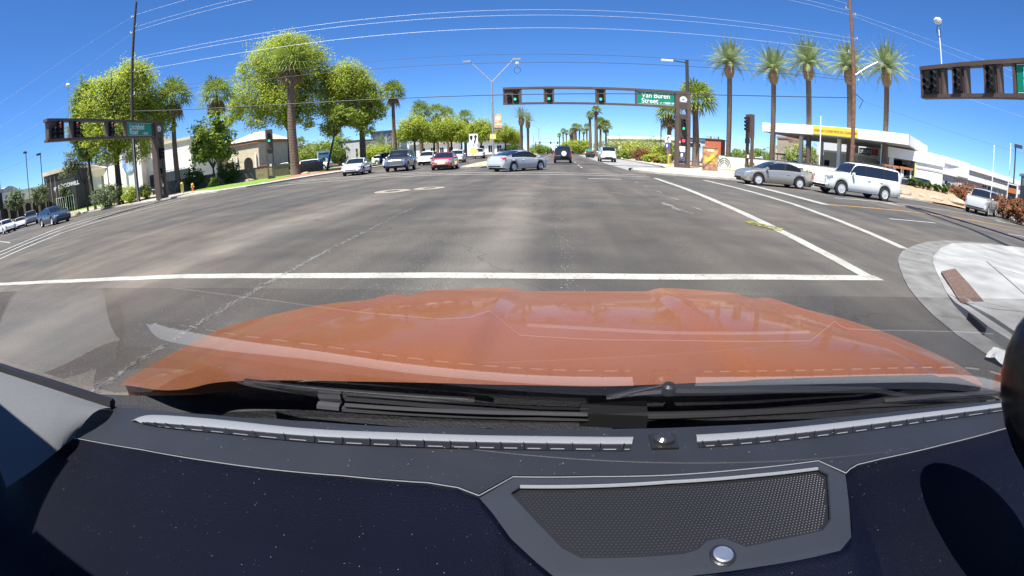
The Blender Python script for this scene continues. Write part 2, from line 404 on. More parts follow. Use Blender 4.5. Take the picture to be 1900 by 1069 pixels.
strip('stop_line', [(-21.5, 33.4), (-9.5, 32.6)], 0.45, Z1, WHITE, road)
# scuffed survey paint near the right crosswalk
SURV = paint('survey_paint_yellow', (0.55, 0.55, 0.02), wear=0.5, sc=14)
for k in range(3): strip('survey_mark', [(4.25 + .1 * k, 9.75 + .12 * k), (4.75 + .08 * k, 8.75 + .14 * k)], 0.07, 0.016, SURV, road, 0.02)
for k in range(5): strip('scuff_mark', [(2.95 + random.uniform(-.1, .2), 13.0 - .35 * k), (3.2 + random.uniform(-.1, .2), 12.2 - .35 * k)], random.uniform(.04, .1), Z1, WORN, road, 0.03)
REDP = paint('survey_paint_red', (0.40, 0.09, 0.04), wear=0.56, sc=8)
strip('survey_mark', [(1.7, 15.6), (2.1, 15.2)], 0.22, Z1, REDP, road, 0.05)
# concrete collars with iron covers in the middle of the junction
IRON = mat('cast_iron', (0.13, 0.115, 0.10), 0.75, 0.1, var=0.3, scale=20, bump=0.4, bscale=60)
for x, y, r in ((-6.6, 17.0, 0.74), (-5.25, 17.7, 0.64)):
    mh = tag(MB().lathe([(r, 0.004), (r, 0.014), (r * .46, 0.016)], 40).build('manhole_cover', mat('collar_tan', (0.27, 0.23, 0.18), .9, var=.2, scale=5), None, (x, y, 0)),
             ('larger' if x < -6 else 'smaller') + ' round concrete collar with iron cover in the middle of the junction', 'manhole cover', 'manhole covers in the junction')
    MB().lathe([(r * .44, 0.012), (r * .44, 0.02), (r * .40, 0.021)], 28).build('iron_lid', IRON, mh)
    for k in range(7): MB().bx(-r * .3, r * .3, -r * .3 + k * r * .1 - .012, -r * .3 + k * r * .1 + .012, 0.0215, 0.026).build('tread_rib', IRON, mh)

# raised corners with kerbs
def kerb_block(name, poly, z, m, kerb=None):
    o = struct(MB().prism(poly, -0.02, z).build(name, m))
    return o
def arc(c, r, a0, a1, n=8): return [(c[0] + r * math.cos(R(lerp(a0, a1, i / n))), c[1] + r * math.sin(R(lerp(a0, a1, i / n)))) for i in range(n + 1)]
far_right = [(10.2, 700), (10.2, 80), (10.3, 46), (9.4, 39), (7.6, 36.4), (5.7, 35.6), (5.35, 34), (5.6, 32), (6.4, 30.2), (7.8, 28.8), (9.6, 28.0), (12, 27.7), (30, 28.9), (60, 31), (240, 40), (240, 700)]
kerb_block('pavement_far_right', far_right, 0.13, CONC)
far_left = [(-280, 40), (-110, 35), (-62, 31.6), (-40, 29.6), (-31, 29.0), (-27.5, 29.3), (-25.4, 30.8), (-24.5, 33), (-23.9, 37), (-23.5, 50), (-23.5, 700), (-280, 700)]
kerb_block('pavement_far_left', far_left, 0.13, CONC)
def offset_in(poly, d):
    """shrunken outline (rough, for sheets laid inside a kerb)"""
    n = len(poly); out = []
    for i in range(n):
        a, b, c = Vector(poly[i - 1]), Vector(poly[i]), Vector(poly[(i + 1) % n])
        d1 = (b - a).normalized(); d2 = (c - b).normalized(); nr = Vector((-d1.y - d2.y, d1.x + d2.x))
        if nr.length < 1e-6: nr = Vector((-d1.y, d1.x))
        nr.normalize(); k = d / max(0.5, nr.dot(Vector((-d1.y, d1.x)))); out.append(tuple(b + nr * k))
    return out
# concrete right-turn pad beside the far lanes
struct(sheet('concrete_pad', [(5.15, 33.5), (5.6, 35.9), (7.5, 36.6), (9.3, 39.1), (10.15, 46), (10.1, 130), (5.1, 130), (4.9, 60)], 0.006, CONC2))
med = [(-7.3, 36.6), (-6.5, 37.0), (-6.1, 38.4), (-5.9, 48), (-5.6, 400), (-9.4, 400), (-9.2, 48), (-8.7, 38.4), (-8.1, 37.0)]
kerb_block('median_kerb', med, 0.13, CONC2)
MGR = mat('median_gravel', (0.50, 0.38, 0.22), 0.95, var=0.3, scale=4, bump=0.5, bscale=20)
struct(sheet('median_gravel', [(-7.3, 37.6), (-6.5, 39), (-6.2, 48), (-5.9, 399), (-9.1, 399), (-8.9, 48), (-8.3, 38.6)], 0.135, MGR))
# near right corner: gutter pan, kerb and ramp
gut_out = [(60, 12.2), (30, 10.8), (16.55, 10.1), (14.4, 10.05), (11.2, 9.55), (9.6, 8.95), (8.3, 8.2), (7.15, 7.4), (6.35, 6.67), (5.8, 6.0), (5.3, 5.35), (4.92, 4.8), (4.62, 4.25), (4.4, 3.75), (4.25, 3.2), (4.2, 1.0), (4.2, -12)]
gut_in = [(60, 11.3), (30, 9.9), (16.4, 9.2), (14.2, 9.15), (11.4, 8.75), (10.0, 8.35), (8.85, 7.75), (7.95, 7.15), (7.25, 6.5), (6.7, 5.9), (6.1, 5.2), (5.6, 4.6), (5.22, 4.1), (4.95, 3.6), (4.72, 3.1), (4.6, 1.0), (4.6, -12)]
gut = struct(obj('gutter', None))
cuts = [0, 1, 2, 4, 6, 8, 9, 11, 13, 15, 16]
for a, b in zip(cuts, cuts[1:]):
    o_ = gut_out[a:b + 1]; i_ = gut_in[a:b + 1]
    def shr(l, e=0.006):
        p, q = Vector(l[0]), Vector(l[-1]); l = list(l)
        l[0] = tuple(p + (Vector(l[1]) - p).normalized() * e); l[-1] = tuple(q + (Vector(l[-2]) - q).normalized() * e); return l
    o_, i_ = shr(o_), shr(i_)
    MB().prism(o_ + i_[::-1], -0.02, 0.012).build('gutter_slab', GUTT, gut)
slab_edge = [(p[0], p[1]) for p in gut_in]
near_right = slab_edge + [(20, -12), (60, -12)]
b = MB(); n_ = len(near_right)
def slab_z(p):   # full kerb away from the ramp, flush where the ramp meets the gutter
    d = min((Vector(p) - Vector(q)).length for q in ((6.7, 5.9), (6.1, 5.2), (5.6, 4.6), (7.25, 6.5), (7.95, 7.15)))
    return 0.02 + 0.11 * min(1, max(0, (d - 0.2) / 1.3))
o = bmesh.new()
vb = [o.verts.new((p[0], p[1], -0.02)) for p in near_right]; vt = [o.verts.new((p[0], p[1], slab_z(p))) for p in near_right]
for i in range(n_): o.faces.new((vb[i], vt[i], vt[(i + 1) % n_], vb[(i + 1) % n_]))
o.faces.new(vt)
bmesh.ops.triangulate(o, faces=[f for f in o.faces if len(f.verts) > 4])
bmesh.ops.subdivide_edges(o, edges=[e for e in o.edges if e.calc_length() > 3], cuts=2, use_grid_fill=True)
for v in o.verts:
    if v.co.z > 0.0: v.co.z = slab_z(v.co.xy)
bmesh.ops.recalc_face_normals(o, faces=o.faces)
me = bpy.data.meshes.new('pavement_near_right'); o.to_mesh(me); o.free(); me.materials.append(CONC2)
pnr = struct(obj('pavement_near_right', me))
# tactile warning pad of raised ribs
TACT = mat('tactile_clay', (0.17, 0.11, 0.085), 0.8, var=0.3, scale=14)
tp = [Vector(p) for p in ((6.55, 5.62), (7.3, 5.9), (5.98, 4.12), (5.28, 4.02))]
MB().prism([tuple(p) for p in tp], 0.0, 0.062).build('tactile_pad', TACT, pnr)
for i in range(14):
    t = (i + .5) / 14; a = tp[0].lerp(tp[1], t); b2 = tp[3].lerp(tp[2], t)
    MB().tube([(a.x, a.y, 0.064), (b2.x, b2.y, 0.064)], 0.012, 5).build('tactile_rib', TACT, pnr)
JNT = mat('joint_dark', (0.12, 0.12, 0.115), 0.9)
for a, b2 in (((7.95, 7.15), (11, 3.5)), ((5.22, 4.1), (9.5, 1.4)), ((11.4, 8.75), (13, 3.0)), ((4.6, 1.0), (10, -1.5)), ((9.2, 6.5), (6.4, 2.9))):
    L_ = 12; vs = []
    strip('slab_joint', [a, b2], 0.022, 0.136, JNT, pnr)
# dark inlet in the kerb face and a crumpled sheet of paper by the gutter
MB().bx(-0.26, 0.26, -0.012, 0.012, 0.0, 0.075, Matrix.Translation((4.822, 3.345, 0.02)) @ Matrix.Rotation(R(66), 4, 'Z')).build('storm_inlet', mat('inlet_black', (0.01, 0.01, 0.01), 0.9), gut)
pb = MB(); N = 7
for i in range(N):
    for j in range(N):
        pb.v.append((i * .075 - .22, j * .05 - .15, 0.02 + 0.045 * noise.noise(Vector((i * .7, j * .9, 3)))**2 * 4 + 0.01 * ((i + j) % 2)))
for i in range(N - 1):
    for j in range(N - 1): pb.f.append((i * N + j, (i + 1) * N + j, (i + 1) * N + j + 1, i * N + j + 1))
tag(pb.build('paper_sheet', mat('paper_grey', (0.45, 0.46, 0.46), 0.9, var=.1), None, (4.35, 2.55, 0.012), R(25)), 'crumpled grey sheet of litter lying in the gutter beside the hood', 'litter')
# far kerb inlet
MB().bx(-0.5, 0.5, -0.12, 0.12, 0.0, 0.16, Matrix.Translation((5.42, 34.6, 0)) @ Matrix.Rotation(R(75), 4, 'Z')).build('storm_inlet', MATS['inlet_black'], road)

# surfaces laid on the far corners
struct(sheet('lawn_strip', [(-47.99, 42.21), (-29.99, 31.72), (-26.46, 33.12), (-27.57, 37.46), (-33.0, 52.5), (-37.5, 53.5), (-44, 52), (-50.5, 50)], 0.145, LAWN))
struct(sheet('lawn_far', [(-25.2, 52), (-25.0, 92), (-36, 92), (-38.5, 60), (-34, 54)], 0.142, SHADEGRASS))
struct(sheet('gravel_bed_left', [(-26.2, 34.5), (-25.4, 51), (-33, 51.5), (-31.5, 45.5), (-30.5, 40)], 0.139, mat('red_gravel', (0.33, 0.16, 0.09), 0.95, var=.3, scale=8, bump=.5, bscale=20)))
struct(sheet('lot_left', [(-40, 62), (-40, 150), (-170, 150), (-170, 55), (-75, 55)], 0.139, ASPH2))
struct(sheet('dirt_verge_left', [(-38, 33.2), (-62, 35.4), (-110, 39), (-170, 44), (-170, 54), (-75, 54), (-52, 49.5), (-44, 43)], 0.139, EARTH))
struct(sheet('lawn_left', [(-56, 38.5), (-80, 41), (-100, 44), (-100, 52), (-78, 52), (-60, 45)], 0.145, LAWN))
struct(sheet('lawn_right', [(15.5, 44.2), (20.5, 49.4), (26.4, 39.2), (24.8, 37.0), (20.0, 42.5)], 0.142, LAWN))
struct(sheet('lot_right', [(22, 53), (29, 38.5), (240, 46), (240, 300), (22, 300)], 0.139, ASPH2))
struct(sheet('planting_bed_right', [(12.6, 46), (12.6, 130), (21, 130), (21, 54), (17.5, 49)], 0.141, GRAVEL))

# ---------------------------------------------------------------- traffic signals, poles, wires, signs
BROWN = mat('signal_brown_steel', (0.10, 0.068, 0.052), 0.55, var=0.15, scale=2.0)
BROWN2 = mat('signal_brown_panel', (0.075, 0.05, 0.04), 0.6, var=0.12, scale=4.0)
BLACK = mat('signal_black', (0.012, 0.012, 0.013), 0.55, var=0)
LENS = mat('lens_dark', (0.06, 0.06, 0.07), 0.15, var=0)
L_G = glow('lens_green_lit', (0.05, 0.9, 0.5), 0.6)
L_R = glow('lens_red_lit', (0.7, 0.03, 0.04), 0.25)
GALV = mat('galvanised', (0.42, 0.43, 0.44), 0.45, 0.6, var=0.12, scale=5)
DKPOLE = mat('dark_pole', (0.055, 0.05, 0.048), 0.5, 0.3, var=0.1)
GREEN = mat('sign_green', (0.004, 0.225, 0.135), 0.35, var=0.05)
SWHITE = mat('sign_white', (0.78, 0.79, 0.78), 0.4, var=0.03)
SBLACK = mat('sign_black', (0.012, 0.012, 0.014), 0.4, var=0)
SYELL = mat('sign_yellow', (0.72, 0.62, 0.20), 0.4, var=0.05)
WOOD = mat('utility_wood', (0.16, 0.085, 0.055), 0.9, var=0.35, scale=5, bump=0.5, bscale=30)
WOODD = mat('utility_wood_dark', (0.055, 0.045, 0.042), 0.9, var=0.3, scale=5, bump=0.5, bscale=30)

def signal_head(parent, mx, n=3, lit=None, panel=None, size=0.30):
    """a housing with its lenses and hoods, facing local -Y"""
    h = n * size * 1.12 + 0.06; w = size * 1.2
    ho = MB().bx(-w / 2, w / 2, -0.10, 0.10, -h / 2, h / 2).build('signal_housing', BLACK, parent); ho.matrix_local = mx
    for i in range(n):
        z = h / 2 - 0.03 - size * 1.12 * (i + .5)
        on = {'red': 0, 'green': 2}.get(lit, -1) == i
        m = (L_R if lit == 'red' else L_G) if on else LENS
        Mx = Matrix.Translation((0, -0.105, z)) @ Matrix.Rotation(R(90), 4, 'X')
        MB().lathe([(size * .43, 0.0), (size * .41, 0.02), (size * .25, 0.035), (0.01, 0.042)], 18, Mx).build('lens', m, ho, smooth=30)
        vb = MB(); vs = []
        for k in range(15):
            t = R(-35 + 250 * k / 14)
            for q, yy in ((0, -0.10), (1, -0.36 + 0.10 * (1 - math.sin(t)) * .5)): vs.append((size * .47 * math.cos(t), yy, z + size * .47 * math.sin(t)))
            for q, yy in ((0, -0.10), (1, -0.36 + 0.10 * (1 - math.sin(t)) * .5)): vs.append((size * .5 * math.cos(t), yy, z + size * .5 * math.sin(t)))
        fs = []
        for k in range(14):
            a = 4 * k; b = a + 4
            fs += [(a, b, b + 1, a + 1), (a + 2, a + 3, b + 3, b + 2), (a + 1, b + 1, b + 3, a + 3)]
        vb.add(vs, fs); vb.build('visor', BLACK, ho)
    return ho

def sunburst(parent, mx, r):
    """white half-sun emblem: wedge rays over a wave and a bar"""
    b = MB()
    for k in range(9):
        a0 = R(8 + k * 18.5); a1 = a0 + R(15)
        pts = [(0.30 * r * math.cos(a0), 0.30 * r * math.sin(a0)), (r * math.cos(a0), r * math.sin(a0)), (1.03 * r * math.cos((a0 + a1) / 2), 1.03 * r * math.sin((a0 + a1) / 2)), (r * math.cos(a1), r * math.sin(a1)), (0.30 * r * math.cos(a1), 0.30 * r * math.sin(a1))]
        b.add([(x, y, 0) for x, y in pts], [(0, 1, 2, 3, 4)])
    wv = [(-1.05 * r + 2.1 * r * i / 10, -0.02 * r + 0.10 * r * math.sin(i * .9)) for i in range(11)]
    b.add([(x, y, 0) for x, y in wv] + [(x, y - 0.24 * r, 0) for x, y in wv], [(i + 11, i + 12, i + 1, i) for i in range(10)])
    b.add([(-.9 * r, -.52 * r, 0), (.9 * r, -.52 * r, 0), (.9 * r, -.36 * r, 0), (-.9 * r, -.36 * r, 0)], [(0, 1, 2, 3)])
    o = b.build('emblem', SWHITE, parent); o.matrix_local = mx
    return o

def gantry(label, col, direction, length, lines, house, heads, sign_at, lit, z0=5.62, z1=7.25, facing=1, lights_low=True, walk=True):
    """column at col; boom runs along direction (unit, in plan). local +X along the boom away from the column, faces local -Y * facing"""
    t = thing('signal_gantry', label, 'traffic signal', (*col, 0.1))
    t.rotation_euler = (0, 0, math.atan2(direction[1], direction[0]))
    f = facing
    cw = 1.42
    c = MB()
    c.bx(-cw / 2, -cw / 2 + .34, -.30, .30, 0, z1 - .1); c.bx(cw / 2 - .34, cw / 2, -.30, .30, 0, z1 - .1)
    c.bx(-cw / 2 + .34, cw / 2 - .34, -.27, .27, 0.0, 0.42)
    c.build('column', BROWN, t)
    MB().bx(-cw / 2 + .34, cw / 2 - .34, -.22, .22, 2.75, z0 - .55).build('column_panel', BROWN2, t)
    MB().bx(-cw / 2 + .34, cw / 2 - .34, -.22, .22, 1.05, 1.45).build('column_panel', BROWN2, t)
    MB().bx(-cw / 2 + .34, cw / 2 - .34, -.22, .22, 2.1, 2.35).build('column_panel', BROWN2, t)
    MB().bx(-cw / 2 + .34, cw / 2 - .34, -.26, .26, z0 - .05, z1 - .1).build('emblem_panel', BROWN2, t)
    bm = MB()
    bm.bx(-cw / 2 - .02, length, -.24, .24, z1 - .2, z1); bm.bx(cw / 2 - .02, length, -.2, .2, z0, z0 + .17)
    bm.build('boom', BROWN, t)
    Rf = Matrix.Rotation(0 if f > 0 else PI, 4, 'Z')
    def face(x, y, z): return Matrix.Translation((x, -y * f, z)) @ Rf
    zc = (z0 + z1) / 2
    for x, kind in heads:
        wd = 1.55 if kind == 'five' else 0.82
        MB().bx(x - wd / 2, x + wd / 2, -.12, .12, z0 + .172, z1 - .203).build('backplate', BROWN2, t)
        for e in (-1, 1): MB().bx(x + e * wd / 2 - .07, x + e * wd / 2 + .07, -.19, .19, z0 + .171, z1 - .202).build('boom_post', BROWN, t)
        if kind == 'five':
            s_ = 1 if f > 0 else -1
            signal_head(t, face(x + .28 * s_, .2, zc), 3, lit)
            signal_head(t, face(x - .28 * s_, .2, zc - .2), 2, None)
        else: signal_head(t, face(x, .2, zc), 3, lit)
    x0, x1 = sign_at
    MB().bx(x0 - .22, x0 - .08, -.2, .2, z0 + .171, z1 - .202).build('boom_post', BROWN, t)
    MB().bx(x1 + .08, x1 + .22, -.2, .2, z0 + .171, z1 - .202).build('boom_post', BROWN, t)
    sg = MB().bx(x0, x1, -.14, .14, z0 + .175, z1 - .205).build('street_sign', GREEN, t)
    left_x = x0 if f > 0 else x1; dx = (1, 0, 0) if f > 0 else (-1, 0, 0)
    y_ = -.146 * f
    xs = lambda u: left_x + dx[0] * u
    def words(line, size, u, z, bold):
        for wd in line.split(' '):
            o = text('lettering', wd, size, SWHITE, sg, frame((xs(u), y_, z), dx), bold=bold)
            u += max(v.co.x for v in o.data.vertices) + size * .28
    words(lines[0], 0.64, .35, z1 - .80, .008); words(lines[1], 0.64, .33, z0 + .32, .008); words(house, 0.28, (x1 - x0) * .60, z0 + .30, .006)
    bd = MB()
    for a, b2, c2, d2 in ((.03, x1 - x0 - .03, z0 + .205, z0 + .225), (.03, x1 - x0 - .03, z1 - .255, z1 - .235)):
        u0, u1 = sorted((xs(a), xs(b2))); bd.bx(u0, u1, min(y_, y_ * .97), max(y_, y_ * .97), c2, d2)
    bd.build('sign_border', SWHITE, sg)
    sunburst(t, frame((0, -.268 * f, zc - .02), dx), .36)
    if lights_low:
        signal_head(t, face(0.02, .33, z0 - 1.55), 3, lit if lit == 'green' else None)
    if walk:
        wk = MB().bx(-.24, .24, -.12, .12, -.24, .24).build('walk_signal', BLACK, t); wk.matrix_local = face(.0, .36, 2.58)
        MB().bx(-.15, .1, -.135, -.122, -.13, .12).build('walk_hand', glow('hand_red', (1.0, .06, .10), .5) if lit == 'green' else LENS, wk)
    pbx = MB().bx(-.1, .1, -.07, .07, -.16, .16).build('push_button', SWHITE, t); pbx.matrix_local = face(.12, .26, 1.25)
    return t

g1 = gantry('brown signal gantry with green Van Buren Street sign and green lights, straight ahead', (11.5, 42.0), (-1, 0), 16.65, ('Van Buren', 'Street'), '\u2190 13800 W', [(15.8, 'five'), (12.45, 'three'), (7.75, 'three')], (0.85, 4.3), 'green', facing=-1)
# luminaire post rising from that gantry
lp = MB().tube([(-.48, 0, 7.1), (-.48, 0, 10.15)], .16, 10); lp.bx(-.62, -.34, -.12, .12, 10.05, 10.35); lp.build('light_post', DKPOLE, g1)
MB().tube([(-.48, 0, 10.1), (.9, 0, 10.2)], .06, 8).build('light_arm', DKPOLE, g1)
MB().bx(.9, 2.0, -.2, .2, 10.1, 10.25).build('luminaire', SWHITE, g1)
ant = MB().tube([(15.3, 0, 7.2), (15.3, 0, 9.4)], .03, 6); ant.build('camera_mast', GALV, g1)
MB().lathe([(.02, 9.4), (.16, 9.45), (.2, 9.55), (.12, 9.68), (.02, 9.7)], 12, Matrix.Translation((15.3, 0, 0))).build('camera_dome', SWHITE, g1)
pts = [(15.3 + .3 * math.cos(a), 0.05, 8.9 + .3 * math.sin(a)) for a in [2 * PI * k / 20 for k in range(21)]]
MB().tube(pts, .02, 5).build('cable_loop', BLACK, g1)

gdir = Vector((-31.6, 15.4)) - Vector((-35.8, 29.9)); gl = gdir.length; gdir.normalize()
g2 = gantry('brown signal gantry with green Litchfield Road sign and red lights over the left road', (-35.8, 29.9), gdir, gl, ('Litchfield', 'Road'), '+ 200 N', [(gl - 1.0, 'five'), (gl - 3.2, 'three'), (gl - 7.6, 'three')], (1.15, 5.1), 'red', z0=5.75, z1=7.3, facing=-1)
mp = MB().tube([(12.6, 0, 7.3), (12.6, 0, 9.6)], .03, 6); mp.build('camera_mast', GALV, g2)
MB().lathe([(.02, 9.6), (.16, 9.65), (.2, 9.75), (.12, 9.88), (.02, 9.9)], 12, Matrix.Translation((12.6, 0, 0))).build('camera_dome', SWHITE, g2)

g3 = gantry('brown signal gantry cut by the frame edge, over the right road with dark signal hoods', (19.3, 2.0), Vector((-.05, 1)).normalized(), 16.35, ('Litchfield', 'Road'), '+ 200 N', [(15.5, 'five'), (13.6, 'three'), (11.55, 'three')], (5.4, 10.1), None, facing=-1)
mp = MB().tube([(14.9, 0, 7.25), (14.9, 0, 9.4)], .03, 6); mp.build('camera_mast', SWHITE, g3)
MB().lathe([(.02, 9.4), (.2, 9.44), (.24, 9.55), (.14, 9.68), (.02, 9.7)], 12, Matrix.Translation((14.9, 0, 0))).build('camera_dome', SWHITE, g3)
pts = [(14.9 + .13 * math.cos(a), 0.02, 9.0 + .3 * math.sin(a)) for a in [2 * PI * k / 20 for k in range(21)]]
MB().tube(pts, .018, 5).build('cable_loop', BLACK, g3)

def signal_post(label, loc, face_ang, hgt, lit, n=3, extra=True):
    t = thing('signal_post', label, 'traffic signal', (*loc, 0.13), face_ang, 'single signal posts')
    MB().bx(-.42, -.26, -.16, .16, 0, hgt - 2.2).build('post_leg', BROWN, t)
    MB().bx(.26, .42, -.16, .16, 0, hgt - 2.2).build('post_leg', BROWN, t)
    MB().bx(-.42, .42, -.2, .2, hgt - 2.2, hgt).build('post_panel', BROWN, t)
    MB().bx(-.26, .26, -.14, .14, 0.0, 0.35).build('foot_panel', BROWN2, t)
    MB().bx(-.26, .26, -.14, .14, 1.3, 1.75).build('button_panel', BROWN2, t)
    MB().bx(-.14, .12, -.17, -.141, 1.4, 1.7).build('push_button', SWHITE, t)
    signal_head(t, Matrix.Translation((-.02, -.3, hgt - .95)), n, lit)
    MB().bx(-.24, .24, -.42, -.2, hgt - 2.75, hgt - 2.27).build('walk_signal', BLACK, t)
    return t
signal_post('slim brown signal post with lit green light before the big trees', (-31.6, 43.1), R(36), 5.6, 'green', 3)
sp = signal_post('slim brown signal post seen edge-on with red light beside the low white wall', (17.75, 40.4), R(-72), 5.5, 'red', 4)

# utility poles and wires along the far side of the cross street
def utility_pole(label, loc, h, m, arms, lean=0.0):
    t = thing('utility_pole', label, 'utility pole', (*loc, 0.1))
    MB().tube([(0, 0, 0), (lean * .5, 0, h * .5), (lean, 0, h)], [.21, .18, .13], 12).build('pole', m, t, smooth=60)
    for z, s_ in arms:
        MB().tube([(lean * z / h, 0, z), (lean * z / h + s_ * .55, -.05, z + .05)], .045, 6).build('insulator_arm', GALV, t)
        MB().lathe([(.03, 0), (.09, .03), (.05, .08), (.09, .13), (.05, .18), (.08, .22), (.03, .26)], 10, Matrix.Translation((lean * z / h + s_ * .55, -.05, z))).build('insulator', GALV, t)
    return t
PL = Vector((-41.2, 30.9)); PR = Vector((26.8, 36.3))
up1 = utility_pole('tall dark utility pole standing behind the Litchfield Road sign', PL, 21.3, WOODD, [(19.7, -1), (18.4, 1), (17.9, -1), (15, 1), (13.5, 1), (11, 1)])
MB().tube([(.16, -.16, 0), (.16, -.16, 7.5)], .05, 6).build('conduit', GALV, up1)
up2 = utility_pole('tall reddish wooden utility pole among the date palms', PR, 24, WOOD, [(16.6, -1), (16.2, 1), (13.8, 1), (12.3, -1), (9.8, 1)], lean=.5)
cr = MB().tube([(0.4, 0, 10.3), (1.6, -.3, 11.2), (2.9, -.6, 12.0)], .06, 6); cr.build('lamp_arm', GALV, up2)
MB().bx(2.8, 3.5, -.75, -.45, 11.9, 12.05).build('lamp_head', GALV, up2)
MB().tube([(.3, -.1, 8.5), (1.0, -.4, 8.0), (.6, -.3, 7.2)], .04, 5).build('cable_drop', BLACK, up2)
WIRE = mat('wire_pale', (0.62, 0.64, 0.67), 0.5, 0.3, var=0)
WIREB = mat('wire_black', (0.02, 0.02, 0.022), 0.6, var=0)
def wire(a, b, ha, hm, hb, r, m, label, t=.555):
    A_, B_, C_ = ha, 0, 0
    # parabola through the ends and the sagging point at fraction t
    k = (hm - ha - (hb - ha) * t) / (t * t - t)
    pts = [(*(a.lerp(b, u / 30)), ha + (hb - ha) * u / 30 + k * ((u / 30) ** 2 - u / 30)) for u in range(31)]
    return tag(MB().tube(pts, r, 5).build('overhead_wire', m), label, 'wire', 'overhead wires between the utility poles')
wire(PL, PR, 19.9, 17.2, 17.3, .009, WIRE, 'topmost thin pale wire strung between the two utility poles')
wire(PL, PR, 18.5, 16.2, 16.6, .009, WIRE, 'second thin pale wire from the top, cut by the frame edge')
wire(PL, PR, 18.05, 15.8, 16.2, .009, WIRE, 'third thin pale wire from the top, cut by the frame edge')
wire(PL, PR, 15.1, 12.4, 13.9, .009, WIRE, 'upper pale wire of the close pair that crosses the whole sky')
wire(PL, PR, 14.8, 11.95, 13.5, .009, WIRE, 'lower pale wire of the close pair that crosses the whole sky')
wire(PL, PR, 13.6, 10.9, 12.4, .010, WIRE, 'single pale wire just under the close pair across the sky')
wire(PL, PR, 11.3, 8.8, 10.0, .014, WIREB, 'upper of the two dark wires above the Van Buren Street gantry')
wire(PL, PR, 11.1, 8.15, 9.8, .018, WIREB, 'lower of the two dark wires above the Van Buren Street gantry')
wire(PL, PR, 9.5, 5.66, 8.2, .035, WIREB, 'thick black cable hanging lowest, passing across the Van Buren Street gantry')
PL2 = Vector((-96, 27)); PR2 = Vector((64, 31))
for ha, hm, hb, nm in ((19.9, 18.9, 20, 'topmost'), (18.0, 15.4, 17, 'second'), (14.8, 12.6, 14.5, 'third'), (13.2, 11.2, 13, 'fourth'), (11.0, 8.8, 11, 'lowest')):
    wire(PL, PL2, ha, hm, hb, .008, WIRE if ha > 14 else WIREB, nm + ' wire running from the dark pole out past the left frame edge', t=.5)
for ha, hm, hb, nm in ((16.5, 15.8, 17, 'topmost'), (16.2, 15.0, 16.2, 'second'), (12.3, 11.0, 12.5, 'third'), (8.2, 7.0, 8.2, 'lowest')):
    wire(PR, PR2, ha, hm, hb, .008, WIRE if ha > 9 else WIREB, nm + ' wire running from the reddish pole out past the right frame edge', t=.5)

# median street lights (Y arms), banner, signs
def y_light(label, loc, h, arm, banner=False):
    t = thing('street_light', label, 'street light', (*loc, 0.13), 0, 'street lights with twin arms on the median')
    MB().tube([(0, 0, 0), (0, 0, h * .78)], [.14, .1], 10).build('pole', GALV, t)
    for s_ in (-1, 1):
        MB().tube([(0, 0, h * .77), (s_ * arm * .92, 0, h * .99)], [.075, .05], 8).build('arm', GALV, t)
        MB().bx(s_ * arm * .9 - .08, s_ * arm * .9 + .9 * s_ if s_ > 0 else s_ * arm * .9 + .08, -.14, .14, h * .985, h * 1.0).build('luminaire', GALV, t) if s_ > 0 else MB().bx(s_ * arm * .9 - .9, s_ * arm * .9 + .08, -.14, .14, h * .985, h * 1.0).build('luminaire', GALV, t)
    return t
yl = y_light('tall twin-armed street light carrying an orange banner on the median', (-7.7, 52.5), 12.2, 2.75)
bn = MB().bx(.2, 1.05, -.015, .015, 3.75, 5.55).build('banner', mat('banner_print', (0.42, 0.16, 0.03), 0.7, scale=2.6, col2=(0.78, 0.62, 0.40)), yl)
for z in (3.72, 5.58): MB().tube([(0, 0, z), (1.1, 0, z)], .025, 6).build('banner_bracket', SBLACK, yl)
MB().bx(.3, .95, -.022, -.016, 4.9, 5.3).build('banner_stripe', mat('banner_cream', (0.8, 0.7, 0.5), .7), bn)
MB().bx(.2, 1.05, -.022, -.016, 3.76, 3.98).build('banner_foot', mat('banner_dark', (0.12, 0.09, 0.08), .7), bn)
MB().bx(.3, .95, -.021, -.016, 4.3, 4.45).build('banner_stripe', MATS['banner_cream'], bn)
for z in (2.95, ): MB().bx(-.35, .35, -.12, -.1, z - .3, z + .3).build('marker_plate', SYELL, yl)
y_light('distant twin-armed street light second along the median', (-7.87, 171.82), 12, 3.2)
y_light('distant twin-armed street light third along the median', (-13.52, 234.61), 12, 3.2)
y_light('farthest twin-armed street light along the median', (-12.68, 299.73), 12, 3.2)

ks = thing('keep_right_sign', 'white keep-right sign with a yellow diamond below, on the median nose', 'road sign', (-7.35, 38.6, 0.13))
MB().tube([(0, 0, 0), (0, 0, 2.9)], .03, 8).build('post', GALV, ks)
pl = MB().bx(-.38, .38, -.045, -.03, 1.88, 2.82).build('plate', SWHITE, ks)
ar = MB()
for s_ in (0,):
    P_ = [(.06, 1.95), (.14, 1.95), (.16, 2.12), (.24, 2.3), (.24, 2.5), (.34, 2.5), (.18, 2.75), (.02, 2.5), (.12, 2.5), (.12, 2.32), (.04, 2.14)]
    ar.add([(x, -.048, z) for x, z in P_], [tuple(range(len(P_)))])
    S_ = [(-.3, 2.65), (-.08, 2.65), (-.08, 2.42), (-.19, 2.2), (-.3, 2.42)]
    ar.add([(x, -.048, z) for x, z in S_], [tuple(range(len(S_)))])
ar.build('arrow_symbol', SBLACK, pl)
MB().prism([(0, -.42), (.42, 0), (0, .42), (-.42, 0)], 0, .012, Matrix.Translation((0, -.03, 1.3)) @ Matrix.Rotation(R(90), 4, 'X')).build('marker_plate', SYELL, ks)

